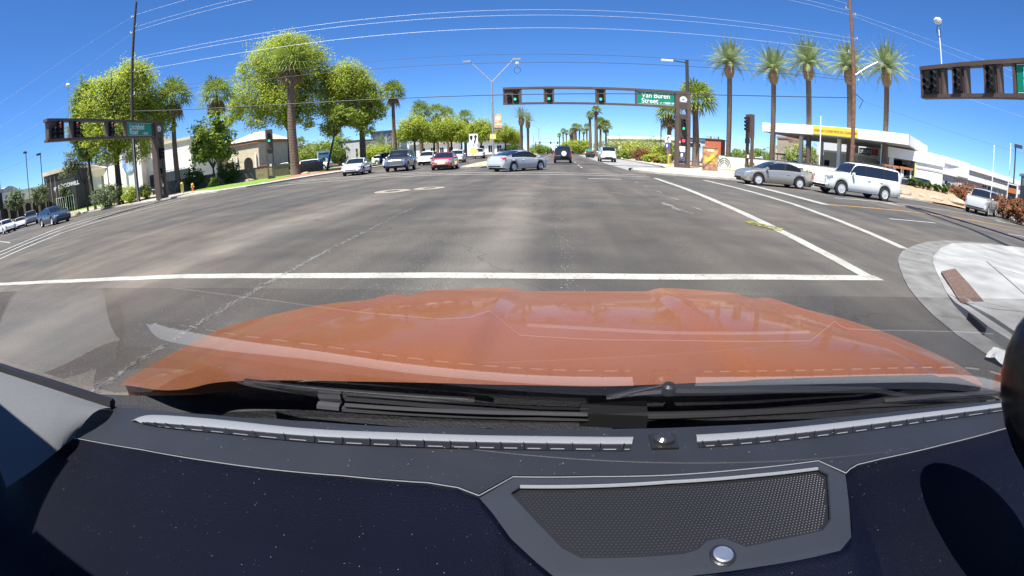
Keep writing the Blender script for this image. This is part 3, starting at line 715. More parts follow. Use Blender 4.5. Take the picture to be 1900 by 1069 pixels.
rs = thing('turn_sign', 'white right-turn arrow sign over a small blue sign by the shrubs', 'road sign', (12.14, 50.56, 0.13))
MB().tube([(0, 0, 0), (0, 0, 3.4)], .03, 8).build('post', GALV, rs)
pl = MB().bx(-.36, .36, -.045, -.03, 2.5, 3.35).build('plate', SWHITE, rs)
ar = MB(); P_ = [(-.12, 2.72), (-.04, 2.72), (-.02, 2.95), (.06, 3.05), (.06, 2.95), (.2, 3.1), (.06, 3.24), (.06, 3.14), (-.08, 3.05), (-.12, 2.92)]
ar.add([(x, -.048, z) for x, z in P_], [tuple(range(len(P_)))]); ar.build('arrow_symbol', SBLACK, pl)
text('lettering', 'ONLY', .16, SBLACK, pl, frame((-.2, -.048, 2.55), (1, 0, 0)))
b_ = MB().bx(-.36, .12, -.045, -.03, 1.9, 2.42).build('blue_plate', mat('sign_blue', (0.03, 0.10, 0.45), .4, var=.05), rs)
MB().bx(-.2, -.02, -.05, -.046, 2.0, 2.3).build('symbol', SWHITE, b_)

# far signals across the road, tiny in the distance
fs_ = thing('signal_gantry', 'distant signal gantry spanning the road near the horizon', 'traffic signal', (-2.0, 300, 0))
MB().bx(-14, 14, -.15, .15, 6.3, 6.5).build('boom', BROWN, fs_); MB().bx(13.6, 14.2, -.3, .3, 0, 6.6).build('column', BROWN, fs_); MB().bx(-14.2, -13.6, -.3, .3, 0, 6.6).build('column', BROWN, fs_)
for x in (-11, -4, 0.5, 6): MB().bx(x - .5, x + .5, -.2, .2, 5.3, 6.8).build('signal_housing', BLACK, fs_)

# ---------------------------------------------------------------- vegetation
BARK = mat('bark_brown', (0.11, 0.078, 0.058), 0.95, var=0.35, scale=6, bump=0.8, bscale=18)
BARKD = mat('bark_dark', (0.055, 0.045, 0.04), 0.95, var=0.35, scale=6, bump=0.8, bscale=18)
PALMT = mat('palm_trunk', (0.15, 0.108, 0.082), 0.95, var=0.35, scale=7, bump=0.9, bscale=14)
THATCH = mat('palm_thatch', (0.30, 0.20, 0.12), 0.95, var=0.35, scale=9, bump=0.6, bscale=20)
LF1 = leaf_mat('leaf_yellow_green', (0.23, 0.29, 0.040), (0.50, 0.55, 0.12), 0.55)
LF2 = leaf_mat('leaf_mid_green', (0.13, 0.19, 0.03), (0.31, 0.38, 0.08), 0.45)
LF3 = leaf_mat('leaf_grey_green', (0.10, 0.13, 0.065), (0.23, 0.27, 0.14), 0.35)
LF4 = leaf_mat('leaf_deep_green', (0.035, 0.07, 0.018), (0.12, 0.19, 0.04), 0.35)
PF = leaf_mat('palm_fan_green', (0.12, 0.175, 0.035), (0.30, 0.37, 0.09), 0.4, 0.45)
PFD = leaf_mat('palm_fan_dry', (0.20, 0.14, 0.08), (0.36, 0.27, 0.16), 0.25)
PDT = leaf_mat('palm_date_green', (0.16, 0.21, 0.10), (0.34, 0.40, 0.20), 0.4, 0.45)
BOUG = leaf_mat('bloom_red', (0.12, 0.12, 0.04), (0.38, 0.11, 0.07), 0.4)

def leaf_cloud(rng, lobes, n, size, aspect=0.55, shell=0.55, clumps=None):
    """leaf-sized faces gathered in clumps through the volume of several lobes (cx,cy,cz,rx,ry,rz)"""
    v = []; f = []
    tot = sum(l[3] * l[4] * l[5] for l in lobes) ** 1
    for l in lobes:
        cnt = int(n * (l[3] * l[4] * l[5]) / tot)
        ncl = max(5, int(cnt / 26)) if clumps is None else clumps
        cs = []
        for _ in range(ncl):
            d = Vector((rng.gauss(0, 1), rng.gauss(0, 1), rng.gauss(0, 1))).normalized()
            rr = (shell + (1 - shell) * rng.random()) * (0.86 + 0.22 * noise.noise(d * 2.3 + Vector((l[0], l[1], l[2]))))
            cs.append(Vector((l[0] + d.x * rr * l[3], l[1] + d.y * rr * l[4], l[2] + d.z * rr * l[5])))
        cr = 0.30 * (l[3] * l[4] * l[5]) ** (1 / 3)
        for i in range(cnt):
            c = cs[i % ncl]
            p = c + Vector((rng.gauss(0, 1), rng.gauss(0, 1), rng.gauss(0, .8))) * cr * 0.42
            nn = Vector((rng.gauss(0, .62), rng.gauss(0, .62), rng.gauss(.75, .62))) + (p - Vector(l[:3])).normalized() * .55
            a = nn.cross(Vector((rng.gauss(0, 1), rng.gauss(0, 1), rng.gauss(0, 1)))).normalized()
            b = nn.normalized().cross(a).normalized()
            s = size * rng.uniform(.6, 1.25); o = len(v)
            v += [p - a * s, p + b * s * aspect - a * s * .1, p + a * s, p - b * s * aspect - a * s * .1]
            f.append((o, o + 1, o + 2, o + 3))
    return v, f

def branch_tubes(rng, h, r0, spread, nb, top, lean=(0, 0), fork=0.45):
    b = MB()
    base = Vector((0, 0, 0)); lx, ly = lean
    fk = Vector((lx * fork, ly * fork, h * fork))
    b.tube([(0, 0, -.15), (0, 0, .15), (lx * fork * .5, ly * fork * .5, h * fork * .5), fk], [r0 * 1.35, r0 * 1.05, r0 * .9, r0 * .75], 10)
    for k in range(nb):
        a = 2 * PI * (k + rng.random() * .7) / nb; s = spread * rng.uniform(.5, 1)
        e = Vector((lx + math.cos(a) * s, ly + math.sin(a) * s, h * rng.uniform(.75, 1.0)))
        m1 = fk.lerp(e, .35) + Vector((math.cos(a) * s * .15, math.sin(a) * s * .15, -h * .03)); m2 = fk.lerp(e, .7)
        b.tube([fk - Vector((0, 0, r0)), m1, m2, e], [r0 * .55, r0 * .38, r0 * .2, r0 * .05], 7)
        for q in range(3):
            s0 = m1.lerp(e, rng.uniform(.0, .6)); aa = a + rng.uniform(-1.2, 1.2)
            e2 = s0 + Vector((math.cos(aa), math.sin(aa), rng.uniform(.3, 1.2))) * spread * .35
            b.tube([s0, s0.lerp(e2, .5) + Vector((0, 0, .1)), e2], [r0 * .2, r0 * .12, r0 * .03], 5)
    return b

def tree(label, loc, h, lobes, n, size, leaf, bark=BARK, r0=.35, spread=3, nb=5, seed=1, lean=(0, 0), fork=.45, group='broadleaf trees', shell=.5, name='broadleaf_tree', cat='tree'):
    rng = random.Random(seed)
    t = thing(name, label, cat, (*loc, 0.12), -math.atan2(loc[0], loc[1]) if loc != (0, 0) else 0, group)
    branch_tubes(rng, h, r0, spread, nb, h, lean, fork).build('trunk', bark, t, smooth=50)
    b = MB(); b.v, b.f = leaf_cloud(rng, lobes, n, size, shell=shell); b.build('crown', leaf, t)
    return t

def shrub(label, loc, rx, rz, n, size, leaf, seed, group='shrubs', name='shrub', ry=None):
    rng = random.Random(seed); t = thing(name, label, 'shrub', (*loc, 0.12), 0, group)
    b = MB()
    for k in range(7):
        a = rng.random() * 6.28; b.tube([(0, 0, 0), (math.cos(a) * rx * .5, math.sin(a) * rx * .5, rz * 1.1)], [.05, .015], 5)
    b.build('stem', BARKD, t)
    c = MB(); c.v, c.f = leaf_cloud(rng, [(0, 0, rz * .95, rx, ry or rx, rz)], n, size, shell=.55); c.build('foliage', leaf, t)
    return t

# --- palms
def fan_blade(b, o, d, up, L, w, nb, droop):
    """one fan frond: stalk and a spread of stiff pleated blades"""
    d = d.normalized(); side = d.cross(up).normalized(); u = side.cross(d).normalized()
    hub = o + d * L * .5
    b.add([o - side * .03, o + side * .03, hub + side * .03, hub - side * .03], [(0, 1, 2, 3)])
    for k in range(nb):
        a = lerp(-2.0, 2.0, k / (nb - 1))
        dr = (d * math.cos(a) + side * math.sin(a)).normalized()
        ln = L * .62 * (0.72 + .28 * math.cos(a * .7))
        m = hub + dr * ln * .6 + u * .04; e = hub + dr * ln - Vector((0, 0, droop * ln))
        q = dr.cross(u).normalized() * w
        b.add([hub, m - q, e, m + q + u * .03], [(0, 1, 2, 3)])

def make_fan_palm(name, label, h, r, seed, skirt=1.2, nfr=34, size=1.5, crown_up=1.0, thick=1.0):
    rng = random.Random(seed); t = thing(name, label, 'palm tree', (0, 0, 0), 0, 'fan palms')
    b = MB(); pts = []; rad = []
    for i in range(15):
        z = h * i / 14; pts.append((0.05 * math.sin(z * .5 + seed), .05 * math.cos(z * .4), z)); rad.append(r * thick * (1.25 if i == 0 else lerp(1.05, .72, i / 14)))
    b.tube(pts, rad, 12)
    for i in range(int(h / .34)):      # old leaf-scar rings
        z = .3 + i * .34; rr = r * thick * lerp(1.05, .72, z / h) * 1.06
        b.lathe([(rr * .93, z - .05), (rr, z), (rr * .93, z + .05)], 10, Matrix.Translation((0.05 * math.sin(z * .5 + seed), .05 * math.cos(z * .4), 0)))
    b.build('trunk', PALMT, t, smooth=40)
    g = MB(); top = Vector((0, 0, h + .1))
    for k in range(nfr):
        a = k * 2.39996; el = lerp(1.35, -.45, (k + .5) / nfr)
        d = Vector((math.cos(a) * math.cos(el), math.sin(a) * math.cos(el), math.sin(el)))
        fan_blade(g, top, d, Vector((0, 0, 1)) if el < 1.2 else Vector((1, 0, 0)), size * rng.uniform(.85, 1.15), .085, 12, .16 + .22 * (1 - math.sin(max(0, el))))
    g.build('crown', PF, t)
    if skirt > 0:
        s = MB()
        for k in range(int(40 * skirt)):
            a = rng.random() * 6.28; z = h - rng.uniform(0, .55 * skirt)
            d = Vector((math.cos(a) * .55, math.sin(a) * .55, -1))
            fan_blade(s, Vector((math.cos(a) * r * .6, math.sin(a) * r * .6, z)), d, Vector((math.cos(a), math.sin(a), .4)), size * rng.uniform(.55, .85) * min(1, .5 + skirt * .4), .05, 7, .3)
        s.build('dead_skirt', PFD, t)
    return t

def make_date_palm(name, label, h, r, seed, nfr=62, size=3.0, leaflets=22):
    rng = random.Random(seed); t = thing(name, label, 'palm tree', (0, 0, 0), 0, 'date palms')
    b = MB()
    pts = [(0, 0, h * i / 14) for i in range(15)]
    b.tube(pts, [r * (1.15 if i == 0 else 1.0 if i < 12 else 1.05) for i in range(15)], 12)
    row = 0; z = .35
    while z < h - 1.6:                  # diamond leaf bases in spiral rows
        for k in range(7):
            a = 2 * PI * (k + .5 * (row % 2)) / 7
            c = Vector((math.cos(a), math.sin(a), 0)); s_ = Vector((-math.sin(a), math.cos(a), 0))
            b.add([c * r * .96 - s_ * .13 + Vector((0, 0, z)), c * r * .97 + Vector((0, 0, z - .14)), c * r * .96 + s_ * .13 + Vector((0, 0, z)), c * (r + .055) + Vector((0, 0, z + .1))], [(0, 1, 3), (1, 2, 3), (2, 0, 3)])
        z += .2; row += 1
    b.build('trunk', PALMT, t)
    p = MB(); p.lathe([(r * 1.02, h - 2.1), (r * 1.7, h - 1.7), (r * 2.0, h - .9), (r * 1.5, h - .1), (r * .5, h + .2)], 14)
    for row in range(8):
        for k in range(11):
            a = 2 * PI * (k + .5 * (row % 2)) / 11; zz = h - 1.85 + row * .24; rr = r * (1.5 + .48 * math.sin(row / 7 * PI))
            c = Vector((math.cos(a), math.sin(a), 0)); s_ = Vector((-math.sin(a), math.cos(a), 0))
            p.add([c * rr - s_ * .09 + Vector((0, 0, zz)), c * rr + s_ * .09 + Vector((0, 0, zz)), c * (rr + .12) + Vector((0, 0, zz + .16)), c * rr + Vector((0, 0, zz + .2))], [(0, 1, 2), (1, 3, 2), (3, 0, 2)])
    p.build('boot_collar', THATCH, t)
    g = MB()
    for k in range(nfr):
        a = k * 2.39996 + rng.uniform(-.15, .15); q = (k + .5) / nfr
        el = lerp(1.52, .75, q / .55) if q < .55 else lerp(.62, .05, (q - .55) / .45); L = size * rng.uniform(.88, 1.1)
        hd = Vector((math.cos(a), math.sin(a), 0)); P = Vector((0, 0, h)) + hd * r * .4; d = hd * math.cos(el) + Vector((0, 0, math.sin(el)))
        prev = P; n = leaflets; side = Vector((-math.sin(a), math.cos(a), 0))
        for i in range(n):
            u = (i + 1) / n
            d = (d + Vector((0, 0, -1)) * (.03 + .075 * u) * (1.2 - .95 * math.sin(max(el, 0)))).normalized()
            nx = prev + d * L / n; up = side.cross(d).normalized()
            ll = .52 * (math.sin(min(1, u * 1.15 + .12) * PI) ** .6 + .12) * size / 3
            g.add([prev - side * .015, prev + side * .015, nx + side * .012, nx - side * .012], [(0, 1, 2, 3)])
            for s_ in (-1, 1):
                tip = prev + (side * s_ * .72 + d * .6 + up * .28).normalized() * ll + Vector((0, 0, -.04))
                g.add([prev, prev + d * .13, tip], [(0, 1, 2)])
            prev = nx
    g.build('crown', PDT, t)
    return t

# left-hand big trees
tree('broad bright green tree with forked trunk behind the Litchfield Road gantry', (-46.90, 32.39), 15.5,
     [(1.6, 0, 12.2, 4.4, 4.2, 4.6), (-1.6, .5, 11.2, 3.2, 3.2, 4.2), (4.3, .5, 8.6, 2.8, 2.8, 3.0), (0.5, -1.0, 8.2, 4.0, 3.4, 2.6), (2.2, -1, 14.0, 2.6, 2.6, 2.4), (-2.6, 0, 8.0, 2.0, 2, 2.4), (5.6, .3, 10.6, 2.6, 2.6, 2.6), (6.4, 0, 8.0, 1.8, 1.8, 1.8), (2.2, -1.2, 6.2, 2.8, 2.6, 2.0), (-.8, -1.2, 6.0, 2.2, 2.2, 1.8)], 46000, .145, LF1, BARKD, .42, 4, 6, 3, fork=.36)
tree('tall narrow tree at the left of the big tree behind the gantry', (-51.21, 31.26), 15,
     [(-.6, 0, 12.6, 2.0, 2.0, 3.2), (-1.2, 0, 9.6, 1.9, 1.9, 2.8), (-.3, 0, 7.2, 1.5, 1.5, 2.0)], 12000, .15, LF2, BARKD, .2, 1.6, 4, 4, lean=(-.6, 0), fork=.4)
tree('thin young tree with sparse grey crown on the left verge', (-53.45, 31.41), 7.8,
     [(-.9, 0, 6.4, 2.2, 2, 1.9), (-2.2, 0, 5.4, 1.5, 1.5, 1.5), (1.5, 0, 6.2, 1.2, 1.2, 1.6)], 2600, .15, LF3, BARKD, .13, 1.8, 5, 5, fork=.42, shell=.3)
tree('leafy ornamental tree with big drooping leaves in front of the tan block wall', (-39.19, 41.39), 7.6,
     [(0, 0, 5.9, 2.9, 2.6, 2.6), (-1.2, 0, 4.2, 2.0, 2, 1.7), (1.5, 0, 4.2, 1.8, 1.8, 1.6), (.2, 0, 8.0, 1.4, 1.4, 1.1)], 5200, .24, LF2, BARKD, .16, 2.0, 6, 6, fork=.3)
tree('huge round bright tree behind the tall fan palm', (-36.57, 54.94), 19.5,
     [(-1.4, 0, 16.4, 5.6, 5, 4.3), (2.2, 0, 15.2, 4.6, 4.6, 4.6), (-4.6, 0, 11.6, 4.6, 4.2, 3.4), (3.2, 0, 10.2, 3.4, 3.4, 3.2), (-1.4, -1.0, 10.6, 4.0, 4.0, 3.6), (-7.6, 0, 10.2, 2.0, 2, 2.2), (.4, 0, 18.6, 3.4, 3.4, 2.2), (-6.6, 0, 15.2, 1.9, 1.9, 2.0), (-8.4, 0, 9.4, 2.2, 2.2, 2.0), (5.0, 0, 12.4, 2.4, 2.4, 2.6), (-4.4, -1, 8.0, 2.6, 2.6, 1.8), (2.4, -1, 7.4, 2.2, 2.2, 1.6), (-.6, -1.5, 7.6, 2.4, 2, 1.6)], 60000, .15, LF1, BARKD, .5, 5, 7, 7, fork=.33)
tree('large bright tree with a thick trunk between the white sedan and the huge tree', (-27.52, 59.99), 15.5,
     [(-2.0, 0, 12.3, 4.0, 4.0, 3.4), (.4, 0, 10.2, 3.3, 3.3, 3.0), (-3.6, 0, 8.6, 2.8, 2.8, 2.8), (2.0, 0, 8.2, 2.2, 2.2, 2.0), (-.6, -1, 7.2, 2.6, 2.6, 1.8), (-4.4, 0, 13.4, 2.0, 2, 2.2), (-4.6, -.5, 6.0, 2.0, 2, 1.8), (.6, -1, 5.6, 1.8, 1.8, 1.4)], 42000, .145, LF1, BARK, .5, 3.6, 6, 8, fork=.36)
tree('slender tree leaning right over the lawn beside the white sedan', (-30.29, 54.10), 8.5,
     [(2.6, 0, 7.2, 1.8, 1.8, 1.7), (1.2, 0, 6.0, 1.3, 1.3, 1.2)], 3000, .17, LF2, BARKD, .17, 1.3, 4, 9, lean=(2.2, 0), fork=.55)
shrub('pink-tinged oleander bush beside the thin young tree', (-46.83, 30.71), 2.3, 1.35, 2600, .13, LF3, 11)
shrub('round clipped green bush at the left of the dark utility pole', (-42.92, 31.10), 1.15, 1.0, 1800, .10, LF1, 12)
shrub('small round clipped green bush between the dark pole and gantry', (-42.64, 33.13), .85, .9, 1200, .10, LF1, 13)
shrub('dark green shrub under the ornamental tree, left one', (-41.69, 40.33), 1.3, 1.5, 1500, .15, LF4, 14)
shrub('dark green shrub under the ornamental tree, right one', (-38.30, 43.56), 1.5, 1.5, 1700, .15, LF4, 15)
shrub('low pale shrub at the foot of the ornamental tree', (-38.69, 40.48), 1.0, .6, 700, .13, LF2, 16)
tw = thing('bare_shrub', 'leafless grey twiggy shrub beside the yellow bollard', 'shrub', (-42.72, 37.74, .13)); rr_ = random.Random(5); b = MB()
for k in range(34):
    a = rr_.random() * 6.28; s_ = rr_.uniform(.4, 1.2); b.tube([(0, 0, 0), (math.cos(a) * s_ * .4, math.sin(a) * s_ * .4, s_ * .8), (math.cos(a) * s_, math.sin(a) * s_, s_ * 1.3)], [.03, .02, .008], 4)
b.build('twigs', mat('twig_grey', (0.30, 0.25, 0.2), .9), tw)

# fan palms, left side then the far right group
p1 = make_fan_palm('fan_palm', 'fan palm with shaggy skirt half hidden behind the forked tree', 11.2, .34, 21, 1.3, 38, 2.7); p1.location = (-43.10, 38.81, .1)
def fan(label, loc, h, r, seed, **k):
    p = make_fan_palm('fan_palm', label, h, r, seed, **k); p.location = (*loc, .1); p.rotation_euler = (0, 0, seed); return p
fan('fan palm behind the leafy ornamental tree', (-41.30, 44.89), 11.4, .36, 22, skirt=1.2, size=2.8, nfr=38)
fan('tallest fan palm with thick scarred trunk in front of the huge tree', (-31.85, 48.47), 14.2, .42, 23, skirt=1.5, size=3.1, nfr=46, thick=1.35)
fan('slim fan palm standing alone above the dark suv', (-27.51, 72.99), 11.8, .36, 24, skirt=1.1, size=2.5, nfr=38)
fan('fan palm above the white suv with rusty skirt', (-27.42, 87.82), 9.6, .42, 25, skirt=1.3, size=2.7, nfr=38)
fan('fan palm rising behind the tree row, left of three', (-27.47, 100.31), 10.4, .35, 26, skirt=1.1, size=2.7, nfr=28)
fan('fan palm rising behind the tree row, middle of three', (-27.99, 112.57), 10.6, .35, 27, skirt=1.0, size=2.7, nfr=28)
fan('fan palm rising behind the tree row, right of three', (-24.55, 117.46), 10.2, .4, 28, skirt=1.3, size=2.8, nfr=28)
fan('lush fan palm just behind the Van Buren Street gantry column', (14.57, 47.83), 7.0, .40, 29, skirt=.5, size=2.7, nfr=46)
fan('drooping fan palm seen to the left of the gantry column', (14.62, 60.25), 6.6, .35, 30, skirt=1.4, size=2.1)
fan('tall slender fan palm on the right verge, left of the pair', (8.05, 121.73), 10.6, .45, 31, skirt=.5, size=1.5, nfr=20)
fan('tall slender fan palm on the right verge, right of the pair', (7.74, 97.69), 9.8, .42, 32, skirt=.4, size=1.4, nfr=20)
fan('smaller bright fan palm beyond the tall pair, left one', (10.60, 119.53), 8.4, .32, 33, skirt=.9, size=1.9, nfr=28)
fan('smaller bright fan palm beyond the tall pair, right one', (12.01, 119.40), 7.6, .3, 34, skirt=.9, size=2.0, nfr=28)
fan('squat shaggy palm by the road in the distance, left stem', (4.63, 169.94), 8.0, 1.2, 35, skirt=1.0, size=1.8, nfr=18)
fan('squat shaggy palm by the road in the distance, right stem', (5.56, 167.91), 9.6, .9, 36, skirt=.8, size=1.8, nfr=18)
fp = make_fan_palm('fan_palm', 'small distant palm rising above the black off-roader', 10.5, .4, 37, .6, 18, 1.9); fp.location = (1.62, 224.99, .1); fp['group'] = 'small distant palms'
for i, (x, d) in enumerate(((1051, 230), (1038, 260), (1075, 190), (1083, 200), (1089, 185))):
    q = dup(fp, (*(((3.28, 229.98), (-0.27, 260.00), (8.08, 189.83), (10.38, 199.73), (10.91, 184.68))[i]), .1), i * 1.1, ('small distant palm just right of the one above the off-roader', 'smallest distant palm nearest the vanishing point', 'distant palm just right of the squat shaggy palms', 'distant palm midway between squat and slender palms', 'distant palm just left of the tall slender pair')[i], scale=(.95, .9, 1, .9, 1.0)[i])
lotp = make_fan_palm('fan_palm', 'small lot palm beside the green-lit signal post', 6.6, .25, 38, .5, 20, 1.8); lotp.location = (-63.32, 89.95, .1); lotp['group'] = 'small palms in the left parking lot'
dup(lotp, (-64.23, 101.36, .1), 1.0, 'small lot palm right of the tall fan palm trunk'); dup(lotp, (-52.16, 99.11, .1), 2.2, 'small lot palm right of the leaning tree', scale=1.1)

# date palms
dp = make_date_palm('date_palm', 'tall date palm behind the low white wall, leftmost of the row', 13.6, .31, 41, nfr=54, size=4.0, leaflets=26); dp.location = (21.54, 56.00, .1); dp.rotation_euler = (0, R(.8), 0)
for i, (loc, lab, sc) in enumerate((((26.29, 52.82), 'second date palm from the left in the row at the filling station', .95), ((29.95, 49.67), 'third date palm from the left, in front of the yellow banner', 1.0), ((33.60, 46.05), 'date palm directly behind the reddish wooden utility pole', .98), ((35.65, 41.88), 'rightmost date palm of the row, by the canopy corner', .97))):
    q = dup(dp, (*loc, .1), i * 1.7 + .9, lab, sc); q.rotation_euler = (R((.8, -.6, .5, .7)[i]), R((1.2, .5, 1.0, 1.4)[i]), i * 1.7 + .9); q.scale = (sc * (.94, 1.04, 1.0, .97)[i], sc * (1.03, .95, 1.0, 1.02)[i], sc)
md = make_date_palm('date_palm', 'date palm on the median with arching fronds, front one', 8.6, .3, 44, 34, 3.2, 14); md.location = (-8.17, 97.66, .1); md['group'] = 'date palms on the median'
dup(md, (-8.18, 117.72, .1), 1.2, 'date palm on the median with arching fronds, rear one', 1.05)
lp2 = make_date_palm('date_palm', 'low spreading palm between the thick-trunked tree and lone slim palm', 3.6, .4, 45, 34, 3.4, 14); lp2.location = (-36.49, 88.79, .1); lp2['group'] = 'low spreading palms'

# tree row along the far left verge, shared crowns
rng = random.Random(3)
row0 = tree('bright round tree in the verge row, first from the lone palm', (0, 0), 8.2, [(0, 0, 6.2, 3.6, 3.4, 2.8), (-1.8, 0, 5.0, 2.4, 2.4, 2.0), (1.9, 0, 5.2, 2.5, 2.5, 2.2)], 9500, .18, LF1, BARKD, .25, 2.6, 6, 51, group='bright trees in the verge row')
row0.location = (-26.79, 81.72, .12)
for i, (loc, lab, sc) in enumerate((((-24.93, 88.56), 'bright round tree in the verge row, second from the lone palm', .95), ((-22.51, 93.32), 'bright round tree in the verge row, behind the red sedan', 1.0), ((-23.81, 109.44), 'bright round tree in the verge row, fourth from the lone palm', 1.0), ((-15.73, 90.65), 'dense rounded tree behind the keep-right sign', .92), ((-12.09, 101.28), 'dense rounded tree right of the banner pole', .82), ((-12.63, 127.38), 'last dense tree of the row, left of the median palms', .8))):
    q = dup(row0, (*loc, .12), 1.3 * (i + 1), lab, sc)
hz = shrub('hedge-like bright tree mass behind the grey box building', (-33.65, 81.31), 5.0, 1.9, 5200, .2, LF1, 61, ry=2.0)
shrub('dim green trees behind the blue billboard', (-50.50, 86.31), 5.5, 3.2, 4200, .25, LF2, 62, group='background trees')
shrub('dim green trees between the leaning tree and grey box building', (-48.35, 93.21), 4.0, 3.6, 3600, .25, LF2, 63, group='background trees')
tr0 = tree('small lot tree in front of the dark store facade', (0, 0), 5.2, [(0, 0, 4.0, 2.0, 2.0, 1.7)], 1700, .2, LF3, BARKD, .12, 1.4, 4, 64, group='small trees in the left parking lot')
tr0.location = (-84.68, 45.23, .13)
for i, (loc, lab) in enumerate((((-76.34, 35.05), 'small lot tree beside the leftmost store wing'), ((-72.55, 28.66), 'small lot tree nearest the left frame edge'), ((-58.21, 75.08), 'small lot tree behind the green-lit signal post'))): dup(tr0, (*loc, .13), i * 2, lab, 1.0)
# planting bed on the right verge
bed = [((9.81, 77.38), 1.4, .75, LF2, 'low green mound at the left end of the right planting bed'), ((10.95, 73.19), 1.6, .8, LF2, 'low green mound beside the white suv in the planting bed'), ((14.03, 84.85), 3.4, 2.0, LF1, 'wide bright shrub behind the red blooms'), ((18.22, 88.14), 3.8, 2.4, LF2, 'tall green shrub mass left of the turn sign'), ((13.57, 103.11), 4.0, 2.6, LF2, 'green shrub mass behind the white suv'), ((13.84, 62.49), 1.7, 1.2, LF1, 'bright agave-like shrub near the turn sign'), ((18.53, 73.71), 2.2, 1.8, LF2, 'green shrub behind the turn sign post'), ((11.66, 58.86), 1.1, .55, LF1, 'small clipped hedge ball in front of the red blooms'), ((12.63, 54.56), .9, .5, LF1, 'small clipped hedge ball near the yellow bollard'), ((11.91, 127.45), 3.8, 2.2, LF2, 'green shrub mass beyond the tall slender palms')]
for i, (loc, rx, rz, lf, lab) in enumerate(bed): shrub(lab, loc, rx, rz, int(600 + rx * 520), .15, lf, 70 + i, 'shrubs in the right planting bed')
shrub('orange-red bougainvillea in bloom in the right planting bed', (11.68, 64.96), 1.9, 1.0, 2000, .13, BOUG, 81, 'flowering shrubs')
shrub('small red flowering shrub beside the turn sign', (12.13, 55.69), .9, .5, 800, .12, BOUG, 82, 'flowering shrubs')
shrub('red flowering shrub behind the silver suv at the right', (38.97, 31.33), 2.3, 1.2, 2600, .14, BOUG, 83, 'flowering shrubs')
shrub('red flowering shrub under the small signboard at the right', (38.35, 25.41), 2.0, 1.0, 2200, .14, BOUG, 84, 'flowering shrubs')
shrub('red flowering shrub at the right frame edge', (35.66, 22.18), 1.6, .9, 1800, .14, BOUG, 85, 'flowering shrubs')
ylw = shrub('pale round palo verde tree by the distant squat palms, right one', (6.91, 149.84), 4.2, 2.8, 2400, .3, LF1, 86, 'background trees')
shrub('pale round palo verde tree by the distant squat palms, left one', (3.13, 164.97), 3.6, 2.6, 2000, .3, LF1, 87, 'background trees')
shrub('low green shrubs along the median beyond the date palms', (-6.41, 139.85), 4.0, 1.6, 2200, .25, LF2, 88, 'background trees')
shrub('low green shrubs on the median behind the date palm trunks', (-10.65, 107.47), 3.0, 1.4, 1800, .2, LF4, 89, 'background trees')
shrub('small round tree behind the low wall near the filling station', (35.49, 84.88), 3.0, 1.8, 2400, .2, LF2, 90, 'background trees')
shrub('round tree seen under the canopy edge at the filling station', (44.17, 76.11), 4.2, 2.9, 3400, .2, LF2, 91, 'background trees')
shrub('bushy green tree left of the second date palm', (42.56, 90.49), 3.4, 2.2, 2400, .22, LF2, 92, 'background trees')

# ---------------------------------------------------------------- vehicles
TYRE = mat('tyre_rubber', (0.018, 0.018, 0.019), 0.85, var=0.15)
RIM = mat('alloy_rim', (0.50, 0.51, 0.52), 0.35, 0.15, var=0.05)
RIMD = mat('alloy_rim_dark', (0.16, 0.16, 0.17), 0.35, 0.8, var=0.05)
CGLASS = mat('car_glass', (0.012, 0.015, 0.022), 0.06, 0.0, var=0, spec=0.8, coat=0.3)
TRIM = mat('black_trim', (0.015, 0.015, 0.016), 0.5, var=0)
CHROME = mat('chrome', (0.75, 0.76, 0.78), 0.12, 1.0, var=0)
HEADL = mat('headlight_glass', (0.26, 0.28, 0.31), 0.12, 0.3, var=0.2, scale=12, coat=.6)
TAILL = mat('taillight_red', (0.42, 0.012, 0.012), 0.2, var=0.1, coat=.6)
PLATE = mat('plate', (0.62, 0.60, 0.62), 0.5, var=0.1)
AMBER = mat('amber_lamp', (0.7, 0.25, 0.02), .3, var=0)
def carpaint(name, col, metal=0.0, rough=0.28): return mat('paint_' + name, col, rough, metal, var=0.03, scale=30, coat=1.0)
P_WHITE = carpaint('white', (0.72, 0.72, 0.71)); P_PEARL = carpaint('pearl', (0.66, 0.67, 0.64))
P_SILVER = carpaint('silver', (0.54, 0.54, 0.53), .3, .32); P_SAND = carpaint('sand_silver', (0.40, 0.385, 0.345), .6, .3)
P_ICE = carpaint('ice_blue', (0.46, 0.50, 0.515), .25, .32); P_SLATE = carpaint('slate_blue', (0.055, 0.075, 0.10), .5, .3)
P_PEWTER = carpaint('pewter', (0.155, 0.15, 0.135), .55, .3); P_BLACK = carpaint('black', (0.012, 0.013, 0.014)); P_RED = carpaint('red', (0.42, 0.02, 0.025))
P_COPPER = carpaint('copper', (0.26, 0.05, 0.03), .3, .3); P_BLUE = carpaint('blue', (0.03, 0.07, 0.22), .3, .3); P_GREY = carpaint('grey', (0.20, 0.205, 0.21), .5, .3)

